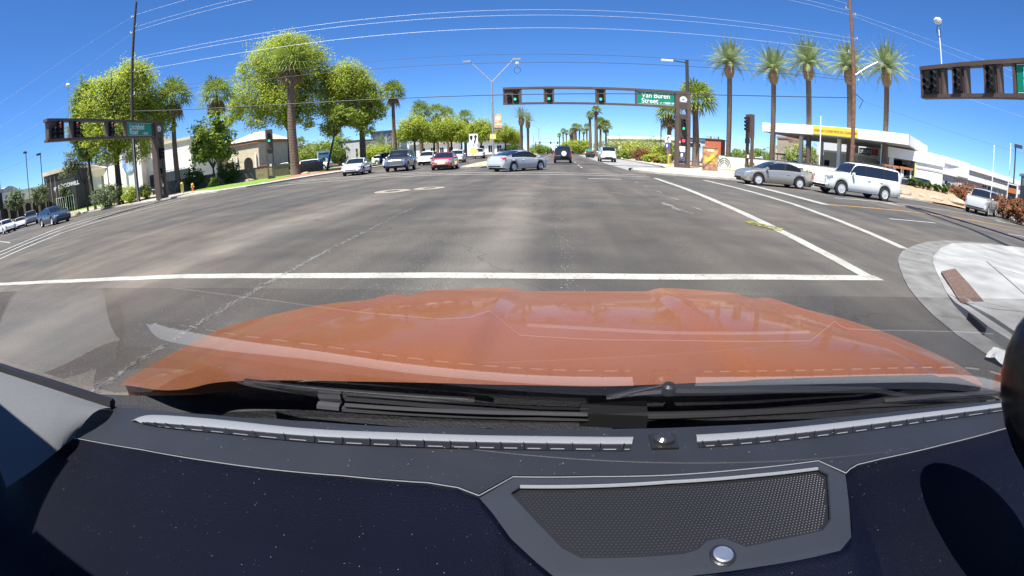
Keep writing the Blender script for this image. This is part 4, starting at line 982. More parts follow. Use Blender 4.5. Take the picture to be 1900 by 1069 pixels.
SPECS = {
 # rear -> front. top: silhouette; belt: shoulder line; ws: (cowl x, roof-front x); rw: (roof-rear x, rear window base x)
 'sedan': dict(L=4.75, W=1.83, wb=2.75, fo=.95, rw_=.335, sill=.22,
    top=[(-2.37, .62), (-2.35, .88), (-2.28, 1.0), (-1.85, 1.05), (-1.1, 1.33), (-.5, 1.45), (.05, 1.45), (.45, 1.36), (1.18, 1.0), (1.7, .92), (2.15, .79), (2.33, .66), (2.37, .52)],
    belt=[(-2.37, .58), (-2.2, .92), (-1.2, .96), (1.0, .90), (2.2, .74), (2.37, .48)], ws=(1.22, .34), rwin=(-.75, -1.78), side=(-1.5, 1.0), pil=(-.32, ), qp=-1.22),
 'coupe_sedan': dict(L=4.56, W=1.78, wb=2.7, fo=.88, rw_=.325, sill=.2,
    top=[(-2.28, .62), (-2.26, .86), (-2.17, .98), (-1.9, 1.06), (-1.2, 1.26), (-.55, 1.41), (-.05, 1.44), (.3, 1.40), (.65, 1.28), (1.35, .98), (1.75, .88), (2.1, .74), (2.26, .6), (2.28, .5)],
    belt=[(-2.28, .62), (-2.1, .92), (-1.2, .94), (1.1, .86), (2.1, .70), (2.28, .46)], ws=(1.38, .36), rwin=(-.6, -1.86), side=(-1.5, 1.12), pil=(-.25, ), qp=-1.15),
 'crossover': dict(L=4.65, W=1.85, wb=2.7, fo=.93, rw_=.35, sill=.26,
    top=[(-2.32, .7), (-2.31, 1.05), (-2.22, 1.25), (-1.85, 1.58), (-1.4, 1.66), (-.4, 1.70), (.2, 1.66), (.6, 1.52), (1.22, 1.14), (1.75, 1.04), (2.12, .92), (2.3, .75), (2.32, .55)],
    belt=[(-2.32, .66), (-2.2, 1.08), (-1.0, 1.06), (1.1, 1.02), (2.15, .86), (2.32, .5)], ws=(1.25, .45), rwin=(-1.8, -2.28), side=(-1.95, 1.02), pil=(-.3, -1.25)),
 'hatch': dict(L=4.95, W=1.9, wb=2.8, fo=1.0, rw_=.36, sill=.24,
    top=[(-2.47, .75), (-2.45, 1.02), (-2.3, 1.16), (-1.4, 1.5), (-.5, 1.63), (.1, 1.63), (.55, 1.5), (1.3, 1.08), (1.9, .98), (2.25, .85), (2.45, .68), (2.47, .52)],
    belt=[(-2.47, .7), (-2.3, 1.02), (-1.0, 1.03), (1.1, .98), (2.25, .79), (2.47, .48)], ws=(1.32, .4), rwin=(-1.2, -2.25), side=(-1.75, 1.06), pil=(-.35, ), qp=-1.4),
 'suv': dict(L=5.15, W=2.02, wb=2.95, fo=.98, rw_=.395, sill=.36,
    top=[(-2.57, .8), (-2.56, 1.2), (-2.5, 1.45), (-2.3, 1.84), (-2.1, 1.90), (-.3, 1.93), (.45, 1.88), (.7, 1.76), (1.22, 1.24), (1.7, 1.18), (2.3, 1.10), (2.5, .98), (2.57, .6)],
    belt=[(-2.57, .76), (-2.5, 1.16), (-1.0, 1.16), (1.2, 1.13), (2.35, 1.02), (2.57, .55)], ws=(1.25, .6), rwin=(-2.2, -2.52), side=(-2.3, 1.05), pil=(-.2, -1.15)),
 'long_suv': dict(L=5.7, W=2.05, wb=3.3, fo=1.02, rw_=.41, sill=.33,
    top=[(-2.85, .8), (-2.845, 1.2), (-2.82, 1.5), (-2.72, 1.84), (-2.55, 1.92), (-.3, 1.98), (.55, 1.95), (.84, 1.84), (1.34, 1.35), (1.8, 1.31), (2.5, 1.26), (2.76, 1.14), (2.83, .98), (2.85, .6)],
    belt=[(-2.85, .76), (-2.75, 1.2), (-1.0, 1.2), (1.3, 1.2), (2.6, 1.14), (2.85, .55)], ws=(1.38, .76), rwin=(-2.6, -2.82), side=(-2.55, 1.2), pil=(.02, -1.42)),
 'pickup': dict(L=5.8, W=2.02, wb=3.55, fo=1.0, rw_=.41, sill=.42,
    top=[(-2.9, .85), (-2.89, 1.2), (-2.84, 1.27), (-1.05, 1.27), (-.98, 1.4), (-.78, 1.82), (-.5, 1.9), (.45, 1.92), (.8, 1.8), (1.4, 1.27), (2.4, 1.2), (2.75, 1.1), (2.88, .95), (2.9, .6)],
    belt=[(-2.9, .8), (-2.8, 1.2), (-1.0, 1.2), (1.3, 1.17), (2.6, 1.08), (2.9, .55)], ws=(1.42, .7), rwin=(-.72, -1.0), side=(-.85, 1.2), pil=(.15, )),
 'boxy': dict(L=4.3, W=1.9, wb=2.69, fo=.85, rw_=.4, sill=.4,
    top=[(-2.15, .85), (-2.14, 1.3), (-2.08, 1.62), (-1.98, 1.78), (-1.75, 1.83), (.3, 1.83), (.62, 1.76), (.95, 1.28), (1.3, 1.22), (1.9, 1.18), (2.1, 1.08), (2.15, .65)],
    belt=[(-2.15, .8), (-2.05, 1.2), (.95, 1.18), (1.95, 1.1), (2.15, .6)], ws=(.98, .58), rwin=(-1.8, -2.11), side=(-1.95, .8), pil=(-.3, -1.1)),
}
_cars = {}
def car_mesh(kind, feat):
    """lofted body; returns {region: (verts, faces)} in local space, front along +X"""
    S = SPECS[kind]; L = S['L']; hw = S['W'] / 2; xf = L / 2 - S['fo']; xr = xf - S['wb']; rw = S['rw_']; ra = rw * 1.16
    ns = int(L / .055); xs = [-L / 2 + L * i / ns for i in range(ns + 1)]
    secs = []
    for x in xs:
        zt = sinterp(S['top'], x); zb = S['sill']
        e = L / 2 - abs(x)
        if e < .5: zb = lerp(zb, .30 if kind in ('sedan', 'coupe_sedan', 'hatch') else S['sill'] + .06, 1 - e / .5)
        for xw in (xf, xr):
            if abs(x - xw) < ra: zb = max(zb, rw + math.sqrt(max(0, ra * ra - (x - xw) ** 2)))
        zl = min(sinterp(S['belt'], x), zt - .03); zl = max(zl, zb + .04)
        zt = max(zt, zl + .03)
        k = min(1, e / .55)
        w = hw * (.80 + .20 * math.sqrt(max(0, 1 - (1 - k) ** 2.2))) if x > 0 else hw * (.86 + .14 * math.sqrt(max(0, 1 - (1 - k) ** 2.2)))
        h = zt - zl; kk = min(1, h / .3)
        wt = w * .945 - (.30 if kind in ('sedan', 'coupe_sedan', 'hatch') else .20) * h
        P = [(w * .90, zb), (w * .975, lerp(zb, zl, .14)), (w, lerp(zb, zl, .42)), (w * .998, lerp(zb, zl, .7)), (w * .972, lerp(zb, zl, .93)), (w * .945, zl),
             (lerp(w * .935, wt, .12), lerp(zl, zt, .08)), (lerp(w * .935, wt, .5), lerp(zl, zt, .46)), (lerp(w * .935, wt, .93), lerp(zl, zt, .86)), (wt - .035 * kk, zt - .045 * kk - .008), (wt - .13 * kk - .02, zt - .018 * kk)]
        q = P[-1]
        for fr in (.72, .42, .14): P.append((q[0] * fr, q[1] + (.018 * kk + .012) * (1 - fr * fr)))
        full = P + [(-y, z) for y, z in P[::-1]]
        secs.append([(x, y, z) for y, z in full])
    n = len(secs[0]); V = [p for s in secs for p in s]; F = []
    for i in range(ns):
        for j in range(n - 1): F.append(((i + 1) * n + j, (i + 1) * n + j + 1, i * n + j + 1, i * n + j, i, j))
    # end caps as grids so that lamps and grilles can be picked out
    half = n // 2
    for end in (0, ns):
        C = 26; gi = []
        for r in range(half):
            a = secs[end][r]; bulge = (.05 if end else .035) * math.sin(PI * min(1, (r + .5) / 8))
            row = []
            for c in range(C + 1):
                if c == 0: row.append(end * n + r)
                elif c == C: row.append(end * n + n - 1 - r)
                else:
                    t = c / C; y = lerp(a[1], -a[1], t); V.append((a[0] + (bulge if end else -bulge) * (1 - (2 * t - 1) ** 4), y, a[2])); row.append(len(V) - 1)
            gi.append(row)
        for r in range(half - 1):
            for c in range(C):
                q = (gi[r][c], gi[r][c + 1], gi[r + 1][c + 1], gi[r + 1][c])
                F.append((*(q if end == 0 else q[::-1]), -1 if end == 0 else -2, r))
    regs = {}
    x_c, x_rf = S['ws']; x_rr, x_rb = S['rwin']
    for f in F:
        q = f[:4]; st, j = f[4], f[5]
        cx = sum(V[i][0] for i in q) / 4; cy = sum(V[i][1] for i in q) / 4; cz = sum(V[i][2] for i in q) / 4; ay = abs(cy)
        zt = sinterp(S['top'], cx); zl = min(sinterp(S['belt'], cx), zt - .03); h = zt - zl
        jj = j if j < half else n - 2 - j
        reg = 'body'
        if st >= 0 and jj in (6, 7) and h > .26 and S['side'][0] < cx < S['side'][1] and zt - cz > .07:
            reg = 'side_window'
            for p in S['pil']:
                if abs(cx - p) < .05: reg = 'pillar'
            if 'qp' in S and cx < S['qp'] and cz > zl + h * .3 and False: reg = 'body'
        elif st >= 0 and jj >= 9 and x_rf < cx < x_c and h > .07: reg = 'windshield'
        elif (st >= 0 and jj >= 9 and x_rb < cx < x_rr and h > .07): reg = 'rear_window'
        elif st == -1 and jj >= 6 and kind in ('suv', 'long_suv', 'boxy', 'crossover') and cz > sinterp(S['belt'], -L / 2 + .2) + .06: reg = 'rear_window'
        r2 = feat(cx, ay, cz, st, cy) if feat else None
        if r2: reg = r2
        regs.setdefault(reg, []).append(q)
    out = {}
    for k, qs in regs.items():
        idx = {}; vs = []; fs = []
        for q in qs:
            t = []
            for i in q:
                if i not in idx: idx[i] = len(vs); vs.append(V[i])
                t.append(idx[i])
            if len(set(t)) >= 3: fs.append(tuple(t))
        out[k] = (vs, fs)
    return out, (xf, xr, rw, hw, L, S)

RMAT = dict(side_window=CGLASS, windshield=CGLASS, rear_window=CGLASS, pillar=TRIM, headlight=HEADL, taillight=TAILL, grille=TRIM, chrome_grille=mat('grille_chrome_mesh', (.22, .23, .24), .3, .7, var=.3, scale=40), number_plate=PLATE, bumper_trim=TRIM, lower_trim=TRIM, chrome_strip=CHROME, fog_light=HEADL, amber=AMBER)
RNAME = dict(chrome_grille='grille', amber='indicator')
def islands(vs, fs):
    par = list(range(len(vs)))
    def find(a):
        while par[a] != a: par[a] = par[par[a]]; a = par[a]
        return a
    for f in fs:
        for i in f[1:]: par[find(i)] = find(f[0])
    grp = {}
    for f in fs: grp.setdefault(find(f[0]), []).append(f)
    out = []
    for g in grp.values():
        if len(g) < 2 and len(grp) > 2: continue
        ix = {}; vv = []
        for f in g:
            for i in f:
                if i not in ix: ix[i] = len(vv); vv.append(vs[i])
        out.append((vv, [tuple(ix[i] for i in f) for f in g]))
    return out
_whl = {}
def wheel_meshes(rw, style):
    key = (round(rw, 3), style)
    if key in _whl: return _whl[key]
    Mx = Matrix.Rotation(R(90), 4, 'X')
    t = MB().lathe([(rw * .62, -.11), (rw * .93, -.11), (rw, -.075), (rw, .075), (rw * .93, .11), (rw * .64, .11), (rw * .62, .0)], 26, Mx, caps=False)
    dsc = MB().lathe([(rw * .62, -.02), (rw * .62, .085)], 24, Mx)
    rm = MB(); ns = {'five': 5, 'six': 6, 'ten': 10}.get(style, 7)
    rm.lathe([(rw * .60, .07), (rw * .66, .105), (rw * .60, .112), (rw * .56, .09)], 24, Mx)
    for k in range(ns):
        a = 2 * PI * k / ns; w = rw * (.46 if ns < 7 else .26) * .5
        M2 = Matrix.Rotation(a, 4, 'Y')
        rm.add([M2 @ Vector(p) for p in ((-w * .7, -.108, 0), (w * .7, -.108, 0), (w, -.098, rw * .6), (-w, -.098, rw * .6), (-w * .7, -.06, 0), (w * .7, -.06, 0), (w, -.06, rw * .6), (-w, -.06, rw * .6))],
               [(0, 1, 2, 3), (0, 3, 7, 4), (1, 5, 6, 2)])
    rm.lathe([(rw * .17, .06), (rw * .17, .115), (.01, .12)], 12, Mx)
    r = (t.mesh('tyre', TYRE, 35), dsc.mesh('brake_disc', RIMD), rm.mesh('rim', RIMD if style == 'dark' else RIM))
    _whl[key] = r
    return r

def car(kind, label, paint, loc, head, feat=None, group='cars waiting and driving at the junction', wheels='five', name='car', cat='car', roof_rack=False, mirrors=True, extra=None, handles=True, mats=None):
    key = (kind, feat, paint.name)
    t = thing(name, label, cat, (*loc, 0.0), R(head), group)
    if key not in _cars:
        regs, info = car_mesh(kind, feat); d = {}
        for k, (vs, fs) in regs.items():
            d[k] = []
            for vv, ff in ([(vs, fs)] if k == 'body' else islands(vs, fs)):
                b = MB(); b.v = vv; b.f = ff; d[k].append(b.mesh(k, (mats or {}).get(k) or RMAT.get(k, paint), 40))
        _cars[key] = (d, info)
    d, (xf, xr, rw, hw, L, S) = _cars[key]
    for k, ms in d.items():
        for me in ms: obj(RNAME.get(k, k), me, t)
    ub = MB().bx(-L / 2 + .15, L / 2 - .15, -hw + .18, hw - .18, S['sill'] - .04, S['sill'] + .5)
    ub.build('underbody', TRIM, t)
    ty, ds, rm = wheel_meshes(rw, wheels)
    for x in (xf, xr):
        for s in (1, -1):
            w = obj('wheel', ty, t, (x, s * (hw - .115), rw), 0 if s < 0 else PI)
            obj('rim', rm, w); obj('brake_disc', ds, w)
    if mirrors:
        for s in (1, -1):
            x = S['ws'][0] - .28; z = sinterp(S['belt'], x) + .1
            MB().lathe([(.02, -.11), (.1, -.09), (.12, 0), (.1, .09), (.02, .11)], 10, Matrix.Translation((x, s * (hw + .09), z)) @ Matrix.Rotation(R(90), 4, 'X') @ Matrix.Diagonal((.7, .85, 1, 1))).build('mirror', paint if s > 0 or True else TRIM, t, smooth=60)
    if handles:
        for s in (1, -1):
            for x in ([p - .18 for p in S['pil'][:1]] + ([S['pil'][0] + .95 - .18 - .95 - .95] if kind != 'pickup' else [])):
                MB().bx(x - .1, x + .1, s * hw - .02, s * hw + .025, sinterp(S['belt'], x) - .17, sinterp(S['belt'], x) - .125).build('door_handle', CHROME if paint is not P_BLACK else TRIM, t)
    if roof_rack:
        for s in (1, -1):
            zt = sinterp(S['top'], -.8)
            MB().tube([(S['side'][0] + .3, s * hw * .66, zt + .0), (S['side'][0] + .4, s * hw * .66, zt + .07), (.1, s * hw * .66, zt + .08), (.2, s * hw * .66, zt + .01)], .025, 6).build('roof_rail', TRIM, t)
    if extra: extra(t, xf, xr, rw, hw, L, S)
    return t

# --- what sets each car's ends apart (x along the car, |y|, z, face station, signed y)
def f_sedan(x, y, z, st, cy):       # swept lamps, small grille
    if x > 2.0 and y > .52 and .60 < z < .74: return 'headlight'
    if st == -2 and y < .45 and .6 < z < .70: return 'grille'
    if st == -2 and y < .5 and .30 < z < .44: return 'bumper_trim'
    if x < -2.15 and y > .5 and .74 < z < .92: return 'taillight'
    if y > .88 and .47 < z < .51 and -1.2 < x < 1.0: return 'chrome_strip'
    if st == -1 and y < .27 and .62 < z < .76: return 'number_plate'
def f_wide_grille(x, y, z, st, cy):      # wide mouth grille
    if x > 1.98 and y > .42 and .64 < z < .76: return 'headlight'
    if st == -2 and y < .52 and .44 < z < .66: return 'grille'
    if st == -2 and y < .7 and .30 < z < .36: return 'bumper_trim'
    if x > 2.25 and y > .6 and .32 < z < .5: return 'fog_light'
    if x < -2.15 and y > .4 and .8 < z < .94: return 'taillight'
def f_red(x, y, z, st, cy):         # copper body with a printed red hood and pale front graphic
    if x > 1.9 and y > .55 and .60 < z < .82: return 'headlight'
    if 1.25 < x < 2.0 and z > .8 and y < .85 and st >= 0: return 'hood_print'
    if (x >= 2.0 and y < .6 - (x - 2.0) * .8 and z > .55): return 'hood_graphic'
    if st == -2 and y < .6 and .28 < z < .5: return 'grille'
    if x < -2.15 and y > .5 and .8 < z < .95: return 'taillight'
def f_turning(x, y, z, st, cy):
    if x < -2.0 and y > .46 and .78 < z < .96: return 'taillight'
    if st == -1 and y < .27 and .74 < z < .9: return 'number_plate'
    if st == -1 and y < .6 and .33 < z < .4: return 'bumper_trim'
    if x > 1.85 and y > .5 and .62 < z < .76: return 'headlight'
def f_suv(x, y, z, st, cy):
    if x > 2.4 and y > .58 and .8 < z < 1.0: return 'headlight'
    if st == -2 and y < .56 and .9 < z < 1.02: return 'grille'
    if st == -2 and y < .56 and .78 < z < .86: return 'grille'
    if (st == -2 or x > 2.35) and .60 < z < .74: return 'chrome_strip'
    if (st == -2 or x > 2.3) and z <= .60: return 'lower_trim'
    if x < -2.45 and y > .72 and .95 < z < 1.35: return 'taillight'
    if st == -1 and y < .26 and .82 < z < .98: return 'number_plate'
    if st == -1 and z < .62: return 'chrome_strip'
def f_suv_rear(x, y, z, st, cy):
    if x < -2.42 and y > .78 and .92 < z < 1.38: return 'taillight'
    if st == -1 and y < .26 and .86 < z < 1.0: return 'number_plate'
    if st == -1 and z < .52: return 'lower_trim'
    if st == -1 and y < .5 and .56 < z < .62: return 'bumper_trim'
def f_chrome_suv(x, y, z, st, cy):
    if x > 2.45 and y > .66 and .82 < z < 1.06: return 'headlight'
    if st == -2 and y < .6 and .70 < z < 1.04: return 'chrome_grille'
    if (st == -2 or x > 2.6) and .42 < z < .54 and y < .8: return 'grille'
    if x > 2.5 and y > .62 and .42 < z < .56: return 'fog_light'
    if x < -2.75 and y > .75 and .9 < z < 1.4: return 'taillight'
    if y > 1.0 and .62 < z < .66 and -1.5 < x < 1.6: return 'chrome_strip'
def f_silver_suv(x, y, z, st, cy):
    if x > 2.4 and y > .66 and .84 < z < 1.0: return 'headlight'
    if st == -2 and y < .64 and .76 < z < 1.02: return 'grille'
    if (st == -2 or x > 2.6) and .44 < z < .58 and y < .8: return 'lower_trim'
    if x < -2.75 and y > .75 and .9 < z < 1.35: return 'taillight'
def f_cross(x, y, z, st, cy):
    if x > 2.0 and y > .5 and .78 < z < .92: return 'headlight'
    if st == -2 and y < .42 and .56 < z < .82: return 'grille'
    if st == -2 and z < .48: return 'lower_trim'
    if y > .82 and z < .42 and abs(x) < 2.1: return 'lower_trim'
    if x < -2.15 and y > .55 and .9 < z < 1.12: return 'taillight'
def f_hatch(x, y, z, st, cy):
    if x > 2.08 and y > .5 and .66 < z < .82: return 'headlight'
    if st == -2 and y < .42 and .58 < z < .76: return 'grille'
    if st == -2 and y < .75 and z < .46: return 'bumper_trim'
    if x < -2.3 and y > .5 and .85 < z < 1.02: return 'taillight'
def f_pick(x, y, z, st, cy):
    if x > 2.55 and y > .6 and .84 < z < 1.08: return 'headlight'
    if st == -2 and y < .52 and .68 < z < 1.06: return 'grille'
    if (st == -2 or x > 2.6) and z < .62: return 'chrome_strip'
    if x < -2.8 and y > .82 and .8 < z < 1.2: return 'taillight'
def f_boxy(x, y, z, st, cy):
    if st == -1 and z < .72: return 'lower_trim'
    if x < -2.05 and y > .68 and .82 < z < 1.1: return 'taillight'
    if st == -1 and .15 < cy < .68 and .84 < z < 1.0: return 'number_plate'
    if x > 1.9 and y > .5 and .75 < z < .95: return 'headlight'

HP = mat('hood_print_red', (0.58, 0.02, 0.06), .3, scale=5, col2=(0.55, 0.06, 0.04), coat=1.0)
HG = mat('hood_graphic_pale', (0.70, 0.70, 0.68), .35, scale=6, col2=(0.55, 0.58, 0.62), coat=.5)
car('coupe_sedan', 'pale blue silver sedan turning right across the far crosswalk', P_ICE, (-2.9, 31.5), 52, f_turning, wheels='five')
def spare(t, xf, xr, rw, hw, L, S):
    ty, ds, rm = wheel_meshes(.4, 'five')
    w = obj('spare_wheel', ty, t); w.matrix_local = Matrix.Translation((-L / 2 - .17, -.12, 1.06)) @ Matrix.Rotation(R(-90), 4, 'Z')
    cv = MB().lathe([(.27, 0), (.27, .02), (.02, .04)], 24, Matrix.Translation((-L / 2 - .29, -.12, 1.06)) @ Matrix.Rotation(R(-90), 4, 'Y')).build('wheel_cover', SWHITE, t)
    MB().bx(-.25, .35, -.85, .85, 0, .05, Matrix.Translation((-.6, 0, 1.86))).build('roof_rack', TRIM, t)
car('boxy', 'black boxy off-roader with white-centred spare wheel driving away ahead', P_BLACK, (0.3, 50.0), 90, f_boxy, extra=spare, wheels='dark', mats=None)
car('suv', 'white full-size suv seen from behind in the right turn lane', P_WHITE, (5.95, 58.0), 90, f_suv_rear, roof_rack=True)
car('sedan', 'sand silver sedan waiting side-on in front of the low white wall', P_SAND, (12.72, 25.01), 178.5, f_sedan, wheels='six')
car('long_suv', 'white long suv with chrome grille waiting behind the silver sedan', P_PEARL, (17.7, 23.1), 177, f_chrome_suv, wheels='ten', roof_rack=True)
car('long_suv', 'silver suv coming along the right road beside red shrubs', P_SILVER, (33.94, 25.34), 204, f_silver_suv, wheels='six', roof_rack=True)
car('hatch', 'dark slate blue hatchback waiting at the left crosswalk', P_SLATE, (-43.07, 21.09), -3, f_hatch)
car('crossover', 'white compact suv at the left frame edge behind the slate hatchback', P_WHITE, (-62.87, 22.83), -2, f_cross)
car('sedan', 'white sedan with wide dark grille, leftmost of the waiting front row', P_WHITE, (-17.4, 36.6), -79, f_wide_grille, wheels='ten')
car('suv', 'pewter grey boxy suv with chrome bumper in the waiting front row', P_PEWTER, (-14.1, 38.9), -83, f_suv, roof_rack=True, wheels='five')
car('sedan', 'copper sedan with printed red hood in the waiting front row', P_COPPER, (-9.6, 37.4), -84, f_red, mats={'hood_print': HP, 'hood_graphic': HG})
car('crossover', 'white crossover waiting behind the pewter suv and copper sedan', P_WHITE, (-15.9, 53.5), -84, f_cross)
car('crossover', 'white crossover waiting directly behind the copper sedan', P_PEARL, (-13.3, 58.5), -84, f_cross)
car('pickup', 'white pickup truck waiting behind the keep-right sign', P_WHITE, (-15.0, 84), -84, f_pick)
car('sedan', 'white sedan half hidden between the white sedan and pewter suv', P_WHITE, (-19.2, 50.5), -82, f_sedan)
car('sedan', 'blue-grey sedan peeking out behind the pewter suv', P_GREY, (-17.6, 60), -84, f_sedan)
car('sedan', 'dark sedan parked in the shade behind the white front-row sedan', P_BLACK, (-25.2, 53.5), -84, f_sedan)
for i, (x, d, k, p, h, lab) in enumerate((( 1020, 150, 'suv', P_BLACK, 90, 'dark suv far up the road left of the off-roader'), (1012, 240, 'crossover', P_WHITE, -90, 'white crossover far up the road near the vanishing point'), (1030, 235, 'sedan', P_SILVER, 90, 'silver sedan far up the road near the vanishing point'), (1036, 200, 'suv', P_WHITE, 90, 'white suv far up the road beside the off-roader'), (933, 112, 'suv', P_SLATE, -88, 'dark blue suv waiting beyond the median, right of the banner pole'), (946, 120, 'sedan', P_WHITE, -88, 'white sedan beyond the median behind the pale blue sedan'), (958, 135, 'sedan', P_SILVER, -88, 'silver sedan beyond the median left of the date palms'))):
    loc = ((-3.34, 149.96), (-7.60, 239.88), (-2.46, 234.99), (-0.68, 200.00), (-13.93, 111.13), (-13.10, 119.28), (-12.84, 134.39))[i]
    car(k, lab, p, loc, h, {'suv': f_suv_rear, 'crossover': f_cross, 'sedan': f_sedan}[k], group='distant traffic')
# parked cars
park = [((-47.13, 62.15), 'suv', P_RED, 175, f_suv_rear, 'red suv parked behind the tan block wall'), ((-45.11, 66.07), 'pickup', P_WHITE, 8, f_pick, 'white pickup parked behind the green-lit signal post'), ((-40.21, 68.00), 'long_suv', P_WHITE, 4, f_chrome_suv, 'white long suv parked right of the tall fan palm'), ((-28.23, 70.56), 'crossover', P_WHITE, 0, f_cross, 'white crossover parked behind the thick tree trunk'),
        ((-66.17, 28.38), 'suv', P_GREY, -20, f_suv, 'grey suv parked before the store arches'), ((-68.69, 27.52), 'sedan', P_WHITE, -20, f_sedan, 'white sedan parked before the store arches'), ((-71.08, 26.89), 'sedan', P_SILVER, -20, f_sedan, 'silver sedan parked at the left end of the store arches'), ((-60.84, 45.54), 'sedan', P_BLACK, 10, f_sedan, 'black sedan parked by the pale stucco store'), ((-58.28, 45.61), 'crossover', P_BLACK, 20, f_cross, 'black crossover parked behind the gantry column at left'),
        ((31.73, 82.08), 'sedan', P_BLACK, 10, f_sedan, 'black sedan parked beyond the low white wall'), ((36.39, 84.50), 'crossover', P_SILVER, 30, f_cross, 'silver crossover parked beyond the signal post'), ((36.24, 77.99), 'pickup', P_WHITE, 150, f_pick, 'white pickup parked beyond the low wall near the second palm'), ((28.81, 54.90), 'hatch', P_WHITE, 160, f_hatch, 'white hatchback at the pumps with its roof over the wall'), ((34.56, 60.87), 'suv', P_BLUE, 200, f_suv, 'dark blue suv under the canopy by the pumps'), ((35.59, 55.58), 'crossover', P_PEARL, 170, f_cross, 'pearl crossover under the canopy beside the cream kiosk'), ((34.19, 35.10), 'suv', P_BLACK, 190, f_suv, 'black suv parked by the dark garage opening'), ((14.32, 94.93), 'crossover', P_WHITE, 20, f_cross, 'white crossover parked behind the right planting bed'), ((20.24, 108.12), 'sedan', P_SILVER, 40, f_sedan, 'silver sedan parked behind the red blooms'),
        ((27.78, 79.27), 'sedan', P_SLATE, 20, f_sedan, 'slate sedan parked behind the painted utility cabinet'), ((-24.53, 65.56), 'suv', P_BLUE, -10, f_suv, 'dark blue suv parked behind the thick tree trunk')]
for loc, k, p, h, ft, lab in park: car(k, lab, p, loc, h, ft, group='parked cars')

# ---------------------------------------------------------------- buildings, walls, street furniture
STUCW = mat('stucco_white', (0.78, 0.76, 0.70), 0.9, var=0.08, scale=1.5, bump=0.3, bscale=20)
STUCC = mat('stucco_cream', (0.60, 0.53, 0.38), 0.9, var=0.1, scale=1.5, bump=0.3, bscale=20)
STUCT = mat('stucco_tan', (0.40, 0.33, 0.25), 0.9, var=0.12, scale=1.5, bump=0.3, bscale=20)
STUCG = mat('stucco_grey', (0.42, 0.42, 0.43), 0.9, var=0.1, scale=1.5)
CHAR = mat('charcoal_facade', (0.045, 0.042, 0.045), 0.8, var=0.15, scale=1)
BLOCK = mat('block_wall', (0.25, 0.19, 0.15), 0.9, var=0.15, scale=2, bump=0.4, bscale=14)
PALE = mat('fascia_white', (0.86, 0.85, 0.82), 0.6, var=0.04)
TILE = mat('roof_tile', (0.40, 0.20, 0.12), 0.85, var=0.25, scale=6)
ROOFP = mat('roof_pale', (0.55, 0.48, 0.40), 0.85, var=0.15, scale=4)
DKWIN = mat('shop_glass', (0.02, 0.025, 0.03), 0.08, var=0)
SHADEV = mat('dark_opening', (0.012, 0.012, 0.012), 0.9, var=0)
SOFFIT = mat('soffit', (0.36, 0.35, 0.34), 0.8, var=0.08)
REDP2 = mat('sign_red', (0.50, 0.015, 0.03), 0.4, var=0.05); ORNG = mat('sign_orange', (0.62, 0.20, 0.05), 0.5, var=0.08)
YELW = mat('banner_yellow', (0.72, 0.56, 0.05), 0.5, var=0.06)

def bldg(name, label, A, B, cat='building', group=None):
    """an Empty at A whose +X runs along the front to B and whose +Y points away from the street"""
    A = Vector(A); B = Vector(B)
    t = thing(name, label, cat, (A.x, A.y, 0.12), math.atan2(B.y - A.y, B.x - A.x), group)
    return t, (B - A).length
def window(t, x0, x1, z0, z1, y=0.0, m=DKWIN, fr=PALE, mull=1):
    w = MB().bx(x0, x1, y - .03, y + .05, z0, z1).build('window', m, t)
    b = MB(); b.bx(x0 - .08, x0, y - .07, y, z0, z1); b.build('frame', fr, w); MB().bx(x1, x1 + .08, y - .07, y, z0, z1).build('frame', fr, w)
    MB().bx(x0 - .08, x1 + .08, y - .07, y, z1, z1 + .09).build('frame', fr, w)
    for k in range(1, mull + 1):
        x = lerp(x0, x1, k / (mull + 1)); MB().bx(x - .03, x + .03, y - .06, y - .035, z0, z1).build('mullion', fr, w)
    return w
def arch(t, xc, w, z1, y=-.02, m=SHADEV, name='arch_opening'):
    pts = [(-w / 2, 0)] + [(w / 2 * math.cos(a), z1 - w / 2 + w / 2 * math.sin(a)) for a in [PI - PI * k / 12 for k in range(13)]] + [(w / 2, 0)]
    b = MB(); b.prism([(p[0], p[1]) for p in pts], 0, .06, Matrix.Translation((xc, y, 0)) @ Matrix.Rotation(R(90), 4, 'X')); return b.build(name, m, t)

# --- left: stores
t, w = bldg('thrift_store', 'charcoal fronted thrift store with white lettering at far left', (-88.51, 42.07), (-82.05, 45.87))
hh = 7.4
MB().bx(0, w, 0, 18, 0, hh).build('wall', CHAR, t); MB().bx(-.25, w + .25, -.3, 18.2, hh, hh + .7).build('cornice', STUCC, t)
text('lettering', 'g', 1.5, SWHITE, t, frame((w * .3, -.06, 4.3), (1, 0, 0)), bold=.05); text('lettering', 'GOODWILL', .95, SWHITE, t, frame((w * .3 + 1.1, -.06, 4.5), (1, 0, 0)), bold=.04)
window(t, w * .35, w * .62, 0, 2.8, 0, mull=3); window(t, w * .68, w * .9, 0, 2.8, 0, mull=2)
for k in range(3): MB().bx(w * .06 + k * 1.1, w * .06 + k * 1.1 + .12, -.05, 0, .5, hh - .4).build('facade_fin', STUCT, t)
t, w = bldg('store_wing', 'pale arcaded store wing with curved roof left of the charcoal front', (-82.96, 29.34), (-87.61, 41.64))
MB().bx(0, w, 0, 14, 0, 4.0).build('wall', STUCT, t); MB().bx(-.2, w, -.4, 14, 4.0, 5.8).build('fascia', STUCW, t)
cb = MB(); cp = [(lerp(.3, w * .45, i / 14), 5.8 + 1.0 * math.sin(PI * i / 14)) for i in range(15)]; cb.prism([(p[0], p[1]) for p in cp], 0, 6, Matrix.Translation((0, 6, 0)) @ Matrix.Rotation(R(90), 4, 'X')); cb.build('curved_roof', STUCG, t)
for k in range(6): arch(t, w * (.1 + .16 * k), w * .11, 3.4)
